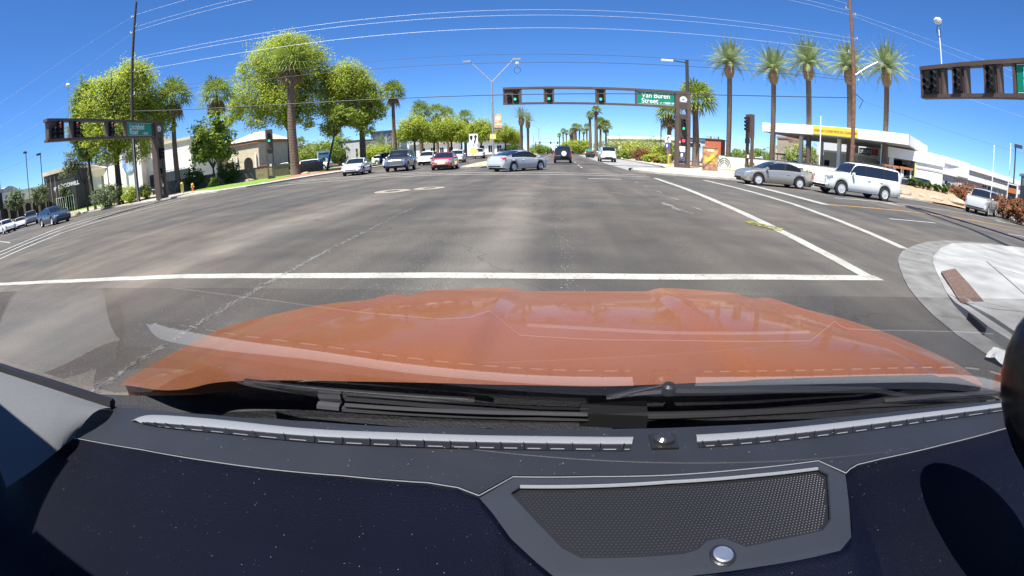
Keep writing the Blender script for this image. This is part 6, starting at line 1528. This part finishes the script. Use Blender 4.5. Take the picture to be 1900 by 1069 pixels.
re = [(-1.0310, 0.5818, 1.0000), (-0.9108, 0.5650, 1.0200), (-0.8078, 0.5522, 1.0360), (-0.7217, 0.5556, 1.0500), (-0.6526, 0.5834, 1.0600), (-0.5501, 0.6041, 1.0670), (-0.4459, 0.6210, 1.0700), (-0.3482, 0.6297, 1.0730), (-0.2488, 0.6378, 1.0750), (-0.1374, 0.6456, 1.0750), (-0.0297, 0.6505, 1.0750), (0.0686, 0.6509, 1.0750), (0.1801, 0.6582, 1.0750), (0.2920, 0.6670, 1.0720), (0.4176, 0.6736, 1.0680), (0.5657, 0.6801, 1.0600), (0.7318, 0.6865, 1.0480), (0.9417, 0.6896, 1.0300), (1.0963, 0.6743, 1.0000)]
def catmull(P, t):
    n = len(P) - 1; u = t * n; i = min(int(u), n - 1); f = u - i
    p0, p1, p2, p3 = (Vector(P[max(i - 1, 0)]), Vector(P[i]), Vector(P[i + 1]), Vector(P[min(i + 2, n)]))
    return .5 * ((2 * p1) + (-p0 + p2) * f + (2 * p0 - 5 * p1 + 4 * p2 - p3) * f * f + (-p0 + 3 * p1 - 3 * p2 + p3) * f ** 3)
def sstep(a, b, x):
    t = min(1, max(0, (x - a) / (b - a))); return t * t * (3 - 2 * t)
XC = 0.094
def hood_z(p, v):
    s = abs(p.x - XC); yv = p.y
    k = sstep(.62, .80, yv)                       # features fade in from the rear edge
    z = .014 * sstep(.225, .275, s) * k           # raised shoulders beside a sunk centre
    oc = lerp(.80, .585, min(1, max(0, (yv - .68) / .8)))
    z -= .018 * sstep(oc - .02, oc + .012, s) * k  # step down at the outer crease
    z += .016 * math.exp(-((s - oc - .09) / .05) ** 2) * k
    z += .02 * math.sin(PI * min(1, max(0, v))) * (1 - (s / 1.15) ** 2)   # crown
    return z
hb = MB(); NC, NR = 150, 44
for i in range(NC + 1):
    a = catmull(re, i / NC); b_ = catmull(fr, i / NC)
    d = (b_ - a); d.z = 0; d = d.normalized() if d.length > .02 else Vector((0, 1, 0))
    for j in range(NR + 1):
        v = j / NR; p = a.lerp(b_, v); p.z += hood_z(p, v); hb.v.append(tuple(p))
    e = b_ + Vector((0, 0, hood_z(b_, 1)))
    for off, dz in ((.012, -.003), (.028, -.014), (.042, -.034), (.05, -.07), (.055, -.3)): hb.v.append(tuple(e + d * off + Vector((0, 0, dz))))
M_ = NR + 6
for i in range(NC):
    for j in range(M_ - 1): hb.f.append((i * M_ + j, (i + 1) * M_ + j, (i + 1) * M_ + j + 1, i * M_ + j + 1))
hb.build('hood', OR, own, smooth=50)
for x_, y_ in ((.005, 1.06), (.235, 1.07)):
    MB().lathe([(.006, 0), (.006, .006), (.003, .009)], 10, Matrix.Translation((x_, y_, 1.022))).build('washer_nozzle', SBLACK, own)

PLAS = mat('dash_plastic', (0.0145, 0.0165, 0.0225), 0.5, var=0.12, scale=9, bump=0.14, bscale=900, spec=.35)
PAD = mat('dash_pad', (0.0009, 0.0020, 0.0080), 0.62, var=0.3, scale=3, bump=0.35, bscale=520, spec=.08)
SATIN = mat('satin_silver', (0.27, 0.285, 0.30), 0.42, 0.4, var=0.06, scale=300)
COWL = mat('cowl_black', (0.006, 0.0065, 0.009), 0.6, var=0.25, scale=30, bump=0.25, bscale=240, spec=.3)
WGREY = mat('wiper_grey', (0.035, 0.036, 0.04), 0.4, var=0)
RUB = mat('wiper_rubber', (0.012, 0.012, 0.013), 0.45, var=0)
HEADLN = mat('pillar_fabric', (0.15, 0.16, 0.17), 0.95, var=0.05, scale=200, bump=0.6, bscale=900)

# cowl trough between hood and glass
cf = [(-1.1413, 0.5009, 0.9900), (-0.7814, 0.5560, 1.0200), (-0.4684, 0.6500, 1.0450), (-0.1445, 0.6773, 1.0500), (0.1897, 0.6904, 1.0500), (0.5935, 0.7103, 1.0350), (1.1560, 0.6734, 0.9850)]
cn = [(-1.0801, 0.4559, 0.9800), (-0.7759, 0.5329, 0.9850), (-0.4386, 0.5909, 0.9850), (-0.1269, 0.6272, 0.9850), (0.1982, 0.6356, 0.9850), (0.5112, 0.6333, 0.9850), (1.1388, 0.5853, 0.9750)]
b = MB(); n = 60
for i in range(n + 1):
    p, q = catmull(cf, i / n), catmull(cn, i / n)
    p = p + Vector((0, .05, -.02))
    for v in (0, .25, .45, .5, .75, 1): w_ = p.lerp(q, v); w_.z -= .02 * math.sin(PI * v) + (.012 if v > .47 else 0); b.v.append(tuple(w_))
for i in range(n):
    for j in range(5): b.f.append((i * 6 + j, i * 6 + j + 1, (i + 1) * 6 + j + 1, (i + 1) * 6 + j))
b.build('cowl', COWL, own)
wp = MB().tube([(-0.4038, 0.5924, 1.0350), (-0.2433, 0.6048, 1.0350), (-0.0979, 0.6130, 1.0350), (0.0532, 0.6153, 1.0350)], .0085, 8, flat=.7).build('wiper_blade', RUB, own)
MB().tube([(-0.3581, 0.5929, 1.0450), (-0.2035, 0.6018, 1.0450), (-0.0273, 0.6098, 1.0450), (0.0506, 0.6099, 1.0450)], .004, 6).build('blade_spine', WGREY, wp)
MB().bx(-.055, .055, -.014, .014, -.012, .014, Matrix.Translation((0.0942, 0.6191, 1.0350)) @ Matrix.Rotation(R(-4), 4, 'Z')).build('blade_clip', RUB, wp)
MB().tube([(-0.4105, 0.5902, 1.0400), (-0.3663, 0.5921, 1.0400)], .011, 8, flat=.7).build('blade_cap', WGREY, wp)
wp2 = MB().tube([(0.1414, 0.6295, 1.0300), (0.3515, 0.6293, 1.0300), (0.5959, 0.6220, 1.0300), (0.9016, 0.5887, 1.0300), (1.0299, 0.5760, 1.0300)], .0085, 8, flat=.7).build('wiper_blade', RUB, own)
MB().tube([(0.6449, 0.6132, 1.0400), (0.7887, 0.5889, 1.0500), (0.9987, 0.5626, 1.0500)], .005, 6).build('blade_spine', WGREY, wp2)
arm = MB().tube([(-0.5723, 0.5888, 1.0700), (-0.3589, 0.6033, 1.0650), (-0.2051, 0.6133, 1.0600), (-0.1350, 0.6264, 1.0550)], .006, 6).build('wiper_arm', RUB, own)
MB().tube([(-0.5459, 0.5836, 1.0760), (-0.3549, 0.5973, 1.0710), (-0.1430, 0.6143, 1.0640)], .0014, 5).build('arm_highlight', WGREY, arm)  # thin lighter line drawn in for the highlight along the arm
arm2 = MB().tube([(0.0823, 0.6395, 1.0600), (0.1311, 0.6404, 1.0700), (0.1861, 0.6417, 1.0750), (0.3678, 0.6402, 1.0700), (0.6227, 0.6328, 1.0550), (0.7404, 0.6095, 1.0400)], [.006, .01, .013, .011, .009, .006], 8, flat=.6).build('wiper_arm', RUB, own)
MB().tube([(0.0892, 0.6266, 1.0700), (0.1804, 0.6387, 1.0850)], .0014, 5).build('arm_highlight', WGREY, arm2)  # short painted highlight near the pivot
MB().lathe([(.011, -.01), (.012, .004), (.008, .008), (.002, .009)], 14, Matrix.Translation((0.1828, 0.6280, 1.0850))).build('pivot_cap', RUB, arm2)

# dashboard
dash = obj('dashboard', None, own)
far = [(-1.0112, 0.3946, 1.0500), (-0.8628, 0.4350, 1.0500), (-0.5806, 0.4938, 1.0500), (-0.3849, 0.5225, 1.0500), (-0.1114, 0.5534, 1.0500), (0.0515, 0.5594, 1.0500), (0.1733, 0.5608, 1.0500), (0.2545, 0.5618, 1.0500), (0.4498, 0.5633, 1.0500), (0.6876, 0.5548, 1.0500), (0.9585, 0.5288, 1.0500), (1.0725, 0.5195, 1.0500)]
trl = [(-0.9838, 0.2749, 1.0450), (-0.8503, 0.3160, 1.0450), (-0.6548, 0.3565, 1.0450), (-0.4951, 0.3818, 1.0450), (-0.2796, 0.4137, 1.0450), (-0.1603, 0.4237, 1.0450), (-0.1200, 0.4203, 1.0450), (-0.0908, 0.4087, 1.0450)]
trm = [(-0.0908, 0.4087, 1.0450), (-0.0525, 0.4493, 1.0450), (0.0519, 0.4548, 1.0450), (0.1540, 0.4551, 1.0450), (0.2828, 0.4578, 1.0450), (0.3916, 0.4584, 1.0450), (0.4239, 0.4221, 1.0450)]
trr = [(0.4239, 0.4221, 1.0450), (0.4367, 0.4297, 1.0450), (0.4558, 0.4363, 1.0450), (0.5096, 0.4395, 1.0450), (0.6656, 0.4410, 1.0450), (0.8521, 0.4393, 1.0450), (0.9595, 0.4360, 1.0450)]
poly = far + trr[::-1] + trm[::-1][1:-1] + trl[::-1]
bm = bmesh.new(); vs = [bm.verts.new((p[0], p[1], 1.05 if i < len(far) else 1.046)) for i, p in enumerate(poly)]
f_ = bm.faces.new(vs); f_.normal_update()
if f_.normal.z < 0: f_.normal_flip()
ex = bmesh.ops.extrude_face_region(bm, geom=[f_]); top = [g for g in ex['geom'] if isinstance(g, bmesh.types.BMVert)]
for v in top: v.co.z += .003
for v in vs: v.co.z -= .05
bmesh.ops.bevel(bm, geom=[e for e in bm.edges if e.verts[0] in top and e.verts[1] in top and len(e.link_faces) == 2], offset=.003, segments=2, affect='EDGES')
bmesh.ops.recalc_face_normals(bm, faces=bm.faces)
me = bpy.data.meshes.new('upper_panel'); bm.to_mesh(me); bm.free(); me.materials.append(PLAS); obj('upper_panel', me, dash)
for pts in (trl, trm, trr): MB().tube([(p[0], p[1], p[2] + .004) for p in pts], .0008, 6).build('trim_line', SATIN, dash)
PADS = []
def pad(name, upper, lower, drop):
    b = MB(); n = 60; rows = [0, .02, .05, .1, .18, .3, .45, .62, .8, 1]
    for i in range(n + 1):
        p, q = catmull(upper, i / n), catmull(lower, i / n)
        for v in rows:
            w_ = p.lerp(q, v); w_.z = lerp(p.z, q.z, v ** 1.25) + .012 * math.sin(PI * v) - .01 * min(1, v / .03); b.v.append(tuple(w_))
    k = len(rows)
    for i in range(n):
        for j in range(k - 1): b.f.append((i * k + j, (i + 1) * k + j, (i + 1) * k + j + 1, i * k + j + 1))
    PADS.append((b.v, b.f)); return b.build(name, PAD, dash, smooth=60)
pod_l = [(-0.0908, 0.4087, 1.0450), (-0.0697, 0.3830, 1.0430), (-0.0444, 0.3464, 1.0420), (-0.0123, 0.3131, 1.0400), (0.0136, 0.2886, 1.0350)]
pad('padded_cover', [(-1.05, .30, 1.04)] + trl, [(-1.0, .02, .93), (-.82, .02, .92), (-.6, .04, .915), (-.45, .08, .915), (-.3, .14, .915), (-.15, .19, .92), (-.06, .22, .93), (-.01, .24, .96), (.0, .25, .99)], .1)
pod_r = [(0.4239, 0.4221, 1.0450), (0.3975, 0.3603, 1.0440), (0.3747, 0.3096, 1.0420), (0.3493, 0.2934, 1.0400), (0.3016, 0.2925, 1.0400), (0.2351, 0.2929, 1.0380), (0.1621, 0.2920, 1.0350)]
b = MB(); lo = [(.92, .08, .95), (.80, .06, .94), (.66, .06, .93), (.52, .07, .93), (.40, .09, .93), (.28, .12, .94), (.16, .16, .95)]
rgt = [trr[-1], trr[-2], trr[-3], trr[0], pod_r[2], pod_r[4], pod_r[6]]
pad('padded_cover', trr[::-1], [(.92, .08, .94), (.82, .07, .93), (.7, .07, .93), (.6, .08, .93), (.5, .1, .93), (.45, .12, .94), (.42, .14, .95)], .1)
pad('padded_cover', [trr[0]] + pod_r[1:], [(.43, .13, .95), (.40, .13, .95), (.36, .13, .95), (.32, .13, .95), (.27, .13, .95), (.2, .13, .95), (.12, .13, .95)], .1)
pad('padded_cover', pod_l, [(-.05, .22, .93), (-.03, .22, .93), (-.01, .22, .94), (.02, .22, .95), (.05, .22, .97)], .1)
MB().bx(-1.35, -.72, -.35, .36, .88, .955).build('door_top', PAD, own)
# speaker pod frame with recessed grille
outer = [tuple(p) for p in trm] + pod_r[1:] + [(0.1048, 0.2874, 1.0350), (0.0586, 0.2840, 1.0350)] + pod_l[::-1][0:-1]
inner = [(-0.0523, 0.4207, 1.0470), (-0.0418, 0.4330, 1.0470), (0.1515, 0.4431, 1.0470), (0.2774, 0.4442, 1.0470), (0.3830, 0.4431, 1.0470), (0.3941, 0.4283, 1.0470), (0.3582, 0.3460, 1.0450), (0.3390, 0.3312, 1.0450), (0.2759, 0.3294, 1.0450), (0.2273, 0.3255, 1.0450), (0.2181, 0.3322, 1.0450), (0.2018, 0.3433, 1.0450), (0.1814, 0.3406, 1.0450), (0.1677, 0.3293, 1.0450), (0.1507, 0.3244, 1.0450), (0.0950, 0.3235, 1.0450), (0.0355, 0.3228, 1.0450), (0.0148, 0.3360, 1.0450)]
def pz(y): return 1.0478 - .045 * (.46 - y)
bm = bmesh.new(); vo = [bm.verts.new((p[0], p[1], pz(p[1]))) for p in outer]; vi = [bm.verts.new((p[0], p[1], pz(p[1]))) for p in inner]
eo = [bm.edges.new((vo[i], vo[(i + 1) % len(vo)])) for i in range(len(vo))]; ei = [bm.edges.new((vi[i], vi[(i + 1) % len(vi)])) for i in range(len(vi))]
bmesh.ops.triangle_fill(bm, use_beauty=True, use_dissolve=False, edges=eo + ei)
def poly_has(P, x, y):
    c = False; j = len(P) - 1
    for i in range(len(P)):
        if (P[i][1] > y) != (P[j][1] > y) and x < (P[j][0] - P[i][0]) * (y - P[i][1]) / (P[j][1] - P[i][1]) + P[i][0]: c = not c
        j = i
    return c
bmesh.ops.delete(bm, geom=[f for f in bm.faces if poly_has(inner, *f.calc_center_median().xy)], context='FACES_ONLY')
bmesh.ops.recalc_face_normals(bm, faces=bm.faces)
if sum(f.normal.z for f in bm.faces) < 0: bmesh.ops.reverse_faces(bm, faces=bm.faces)
me = bpy.data.meshes.new('speaker_surround'); bm.to_mesh(me); bm.free(); me.materials.append(mat('dash_plastic_grey', (0.019, 0.022, 0.029), 0.45, var=0.1, scale=8, bump=0.12, bscale=900)); obj('speaker_surround', me, dash)
MB().tube([(p[0], p[1], pz(p[1])) for p in inner[1:5]], .0026, 6).build('grille_lip', SATIN, dash)
MB().tube([(p[0], p[1], pz(p[1]) - .0008) for p in inner[4:] + inner[:2]], .0016, 6).build('grille_gap', SBLACK, dash)
GRL = mat('grille_black', (0.006, 0.006, 0.008), 0.5, var=0.1)
gp = MB(); gp.add([(p[0], p[1], pz(p[1]) - .004) for p in inner], [tuple(range(len(inner)))[::-1]])
go = gp.build('speaker_grille', GRL, dash)
if go.data.polygons[0].normal.z < 0: go.data.flip_normals()
gd = MB(); sp = .0052; r_ = 0; yy = .29
xs_ = [p[0] for p in inner]; ys_ = [p[1] for p in inner]
cxm, cym = sum(xs_) / len(xs_), sum(ys_) / len(ys_)
while yy < max(ys_):
    xx = min(xs_) + (sp / 2 if r_ % 2 else 0)
    while xx < max(xs_):
        if poly_has([(cxm + (p[0] - cxm) * .965, cym + (p[1] - cym) * .93) for p in inner], xx, yy):
            o_ = len(gd.v); s_ = .0016; z_ = pz(yy) - .0036
            gd.v += [(xx - s_, yy, z_), (xx, yy - s_, z_), (xx + s_, yy, z_), (xx, yy + s_, z_), (xx, yy, z_ + .0012)]
            gd.f += [(o_, o_ + 1, o_ + 4), (o_ + 1, o_ + 2, o_ + 4), (o_ + 2, o_ + 3, o_ + 4), (o_ + 3, o_, o_ + 4)]
        xx += sp
    yy += sp * .8; r_ += 1
stuff(gd.build('grille_mesh', mat('grille_bead', (0.035, 0.037, 0.042), 0.35, .3, var=0), dash))
kc = Vector((0.1959, 0.3158, 1.0410))
kb = MB().lathe([(.0165, -.004), (.0165, .001), (.0145, .0025)], 28, Matrix.Translation(kc)).build('sensor_ring', SBLACK, dash)
MB().lathe([(.0125, .0), (.0120, .0032), (.0100, .0040), (.001, .0042)], 28, Matrix.Translation(kc)).build('sensor_dome', mat('brushed_disc', (.62, .64, .66), .3, .9, var=.15, scale=60), dash)
# defroster vents: bright upper lip, dark slot, dividers, pale bars painting the light caught in the slot
def vent(top, lip, bot, ndiv):
    n = 70; vv = obj('air_vent', None, dash)
    T = [catmull(top, i / n) for i in range(n + 1)]; L_ = [catmull(lip, i / n) for i in range(n + 1)]; B_ = [catmull(bot, i / n) for i in range(n + 1)]
    b = MB()
    for i in range(n + 1): b.v += [tuple(T[i] + Vector((0, 0, .0035))), tuple(T[i].lerp(L_[i], .5) + Vector((0, 0, .008))), tuple(L_[i] + Vector((0, 0, .0055))), tuple(L_[i] + Vector((0, .001, .001)))]
    for i in range(n):
        for j in range(3): b.f.append((i * 4 + j, i * 4 + j + 1, (i + 1) * 4 + j + 1, (i + 1) * 4 + j))
    b.build('vent_lip', SATIN, vv, smooth=60)
    b = MB()
    for i in range(n + 1): b.v += [tuple(L_[i] + Vector((0, 0, .0033))), tuple(B_[i] + Vector((0, 0, .0033)))]
    for i in range(n): b.f.append((i * 2, i * 2 + 1, (i + 1) * 2 + 1, (i + 1) * 2))
    b.build('vent_slot', SBLACK, vv)
    for k in range(ndiv):
        u = (k + .5) / ndiv; a, c = catmull(lip, u), catmull(bot, u); d_ = (c - a)
        b = MB(); b.tube([a + Vector((0, 0, .006)), a.lerp(c, .5) + Vector((0, 0, .0075)), c + Vector((0, 0, .0045))], .0009, 5); b.build('vent_fin', SBLACK, vv)
        u0, u1 = (k + .66) / ndiv, min(1, (k + 1.22) / ndiv)
        p0, p1 = catmull(bot, u0).lerp(catmull(lip, u0), .12), catmull(bot, u1).lerp(catmull(lip, u1), .12); q0, q1 = catmull(bot, u0).lerp(catmull(lip, u0), .28), catmull(bot, u1).lerp(catmull(lip, u1), .28)
        MB().quad(*[tuple(p + Vector((0, 0, .0040))) for p in (p0, p1, q1, q0)]).build('vent_glint', mat('vent_grey', (.16, .165, .17), .5, var=0), vv)
vent([(-0.7479, 0.4120, 1.0500), (-0.7161, 0.4458, 1.0500), (-0.5683, 0.4791, 1.0500), (-0.3743, 0.5027, 1.0500), (-0.2328, 0.5220, 1.0500), (-0.1080, 0.5327, 1.0500), (0.0001, 0.5384, 1.0500), (0.1155, 0.5388, 1.0500)],
     [(-0.7170, 0.4135, 1.0500), (-0.6694, 0.4288, 1.0500), (-0.5372, 0.4571, 1.0500), (-0.3636, 0.4826, 1.0500), (-0.2262, 0.5022, 1.0500), (-0.1049, 0.5137, 1.0500), (0.0005, 0.5188, 1.0500), (0.1106, 0.5191, 1.0500)],
     [(-0.6829, 0.4183, 1.0500), (-0.6375, 0.4253, 1.0500), (-0.5175, 0.4483, 1.0500), (-0.3568, 0.4698, 1.0500), (-0.2216, 0.4883, 1.0500), (-0.1026, 0.4999, 1.0500), (0.0009, 0.5049, 1.0500), (0.1043, 0.5052, 1.0500)], 22)
vent([(0.2119, 0.5403, 1.0500), (0.3124, 0.5414, 1.0500), (0.4389, 0.5433, 1.0500), (0.5869, 0.5418, 1.0500), (0.7528, 0.5329, 1.0500), (1.0095, 0.5117, 1.0500)],
     [(0.2085, 0.5200, 1.0500), (0.3051, 0.5220, 1.0500), (0.4286, 0.5242, 1.0500), (0.5730, 0.5230, 1.0500), (0.7366, 0.5162, 1.0500), (0.9873, 0.4952, 1.0500)],
     [(0.2089, 0.5081, 1.0500), (0.3001, 0.5086, 1.0500), (0.4210, 0.5101, 1.0500), (0.5631, 0.5094, 1.0500), (0.7242, 0.5032, 1.0500), (0.9730, 0.4846, 1.0500)], 17)
sc_ = Vector((0.1583, 0.5241, 1.0530))
MB().bx(-.02, .02, -.017, .017, -.004, .003, Matrix.Translation(sc_)).build('light_sensor_base', SBLACK, dash)
MB().lathe([(.0165, .003), (.0155, .009), (.010, .013), (.002, .0145)], 20, Matrix.Translation(sc_) @ Matrix.Diagonal((1, .8, 1, 1))).build('light_sensor', mat('sensor_lens', (.02, .02, .022), .25, var=0, coat=.6), dash)
# dust flecks lying on the dashboard
rng = random.Random(77); dm = MB()
for k in range(900):
    x = rng.uniform(-.85, .85); y = rng.uniform(.1, .55); z = 1.0545 if poly_has(poly, x, y) else None
    if z is None: continue
    a = rng.random() * 6.28; L_ = rng.choice((.0004, .0004, .0006, .0013)); w_ = .0002
    u = Vector((math.cos(a), math.sin(a), 0)); s_ = Vector((-u.y, u.x, 0)); p = Vector((x, y, z))
    dm.quad(*[tuple(q) for q in (p - u * L_ - s_ * w_, p + u * L_ - s_ * w_, p + u * L_ + s_ * w_, p - u * L_ + s_ * w_)])
for vv, ff in PADS:
    tri = [(Vector(vv[f[0]]), Vector(vv[f[1]]), Vector(vv[f[2]])) for f in ff]; wts = [((b2 - a).cross(c - a)).length for a, b2, c in tri]
    for a, b2, c in rng.choices(tri, wts, k=int(sum(wts) * 1500)):
        r1, r2 = rng.random(), rng.random()
        if r1 + r2 > 1: r1, r2 = 1 - r1, 1 - r2
        nrm = (b2 - a).cross(c - a).normalized(); nrm = nrm if nrm.z > 0 else -nrm
        p = a + (b2 - a) * r1 + (c - a) * r2 + nrm * .0006; an = rng.random() * 6.28; L_ = rng.choice((.00018, .00022, .00025, .0008)); w_ = .00013
        u = Vector((math.cos(an), math.sin(an), 0)); u = (u - nrm * u.dot(nrm)).normalized(); s_ = nrm.cross(u)
        dm.quad(*[tuple(q) for q in (p - u * L_ - s_ * w_, p + u * L_ - s_ * w_, p + u * L_ + s_ * w_, p - u * L_ + s_ * w_)])
stuff(dm.build('dust_flecks', mat('dust', (.30, .30, .29), .9, var=0), dash))
# pillar, roof and doors that enclose the cabin
b = MB(); pf = [(-0.8293, 0.4217, 1.0600), (-0.9084, 0.3967, 1.0800), (-1.0099, 0.3568, 1.1100), (-1.1496, 0.3033, 1.1450), (-1.2839, 0.2555, 1.1700)]
pn = [(-0.8360, 0.3124, 1.0520), (-0.8376, 0.2585, 1.0510), (-0.8399, 0.2102, 1.0500), (-0.8481, 0.1605, 1.0500), (-0.8527, 0.1365, 1.0500)]
n = 24
for i in range(n + 1):
    p, q = catmull(pf, i / n), catmull(pn, i / n); m_ = p.lerp(q, .5) + Vector((.014, .004, .022))
    for v in range(7): t_ = v / 6; b.v.append(tuple(p.lerp(q, t_) + (m_ - p.lerp(q, .5)) * math.sin(PI * t_)))
for i in range(n):
    for j in range(6): b.f.append((i * 7 + j, i * 7 + j + 1, (i + 1) * 7 + j + 1, (i + 1) * 7 + j))
b.build('pillar_trim', HEADLN, own, smooth=60)
MB().tube([tuple(Vector(p) + Vector((-.01, .012, .0))) for p in pf], .012, 6).build('pillar_seal', SBLACK, own)
MB().tube([(-1.2839, 0.2555, 1.1700), (-1.06, .0, 1.42), (-.98, -.2, 1.62)], [.05, .05, .05], 8).build('pillar', OR, own)
MB().bx(-.98, 1.05, -2.2, -.15, 1.64, 1.70).build('roof', OR, own)
MB().bx(-1.26, -.983, -2.2, .02, 1.60, 1.68).build('roof_rail', OR, own)  # added out of view, run forward to throw shade across the pillar trim
MB().bx(1.053, 1.3, -2.2, .02, 1.60, 1.68).build('roof_rail', OR, own)
for s_, x0 in ((-1, -1.16), (1, 1.16)):
    MB().bx(x0 - .06, x0 + .06, -2.2, .3, .35, 1.0).build('door', OR, own)
    MB().bx(x0 - .06, x0 + .04, -1.3, -.95, 1.0, 1.64).build('pillar', OR, own)
MB().tube([(1.12, .62, 1.02), (1.08, .1, 1.38), (.98, -.32, 1.63)], .045, 8).build('pillar', OR, own)
MB().bx(-1.1, 1.1, -2.25, -2.15, .35, 1.2).build('tailgate', OR, own)
MB().bx(-.95, 1.0, -2.1, .2, .3, .36).build('cabin_floor', PAD, own)
for x in (-.35, .5):
    MB().tube([(x, -.55, .62), (x, -.75, .95), (x, -.85, 1.3)], [.26, .25, .14], 10, flat=.4).build('seat_back', PAD, own)
mc = Vector((0.4869, 0.2167, 1.2800)); 
dirm = (mc - Vector((0, 0, 1.45))).normalized(); mc = Vector((0, 0, 1.45)) + dirm * .52 + Vector((.139, -.05, .0))
mm_ = Matrix.Translation(mc) @ dirm.to_track_quat('Y', 'Z').to_matrix().to_4x4() @ Matrix.Diagonal((.167, .06, .126, 1))
MB().lathe([(math.cos(R(-88 + 176 * k / 14)), math.sin(R(-88 + 176 * k / 14))) for k in range(15)], 28, mm_).build('mirror_housing', mat('gloss_black', (.006, .006, .007), .18, var=0), own, smooth=60)
# windscreen glass: the clear upper pane, and the lower pane that mirrors the lit dashboard
gm = bpy.data.materials.new('windscreen_glass'); gm.use_nodes = True; nt = gm.node_tree; nt.nodes.remove(nt.nodes['Principled BSDF'])
tr_ = nt.nodes.new('ShaderNodeBsdfTransparent'); gl_ = nt.nodes.new('ShaderNodeBsdfGlossy'); gl_.inputs['Roughness'].default_value = 0.0
fz = nt.nodes.new('ShaderNodeFresnel'); fz.inputs['IOR'].default_value = 1.42; mx_ = nt.nodes.new('ShaderNodeMixShader')
nt.links.new(fz.outputs[0], mx_.inputs[0]); nt.links.new(tr_.outputs[0], mx_.inputs[1]); nt.links.new(gl_.outputs[0], mx_.inputs[2]); nt.links.new(mx_.outputs[0], nt.nodes['Material Output'].inputs['Surface'])
gc = bpy.data.materials.new('windscreen_clear'); gc.use_nodes = True; nt = gc.node_tree; nt.nodes.remove(nt.nodes['Principled BSDF'])
tr_ = nt.nodes.new('ShaderNodeBsdfTransparent'); tr_.inputs['Color'].default_value = (.97, .985, .98, 1); nt.links.new(tr_.outputs[0], nt.nodes['Material Output'].inputs['Surface'])
def glass(u0, u1, m, mt, name):
    b = MB(); n = 40
    for i in range(n + 1):
        s = -1 + 2 * i / n
        for j in range(m + 1):
            u = lerp(u0, u1, j / m); hw_ = lerp(1.08, .86, u)
            b.v.append((XC + s * hw_, lerp(.625, -.15, u) - .10 * abs(s) ** 3, lerp(1.0345, 1.64, u) - .02 * abs(s) ** 3))
    for i in range(n):
        for j in range(m): b.f.append((i * (m + 1) + j, (i + 1) * (m + 1) + j, (i + 1) * (m + 1) + j + 1, i * (m + 1) + j + 1))
    return b.build(name, mt, own, smooth=0)
glass(0, 0.60, 16, gm, 'windscreen'); glass(0.60, 1, 8, gc, 'clear_pane')
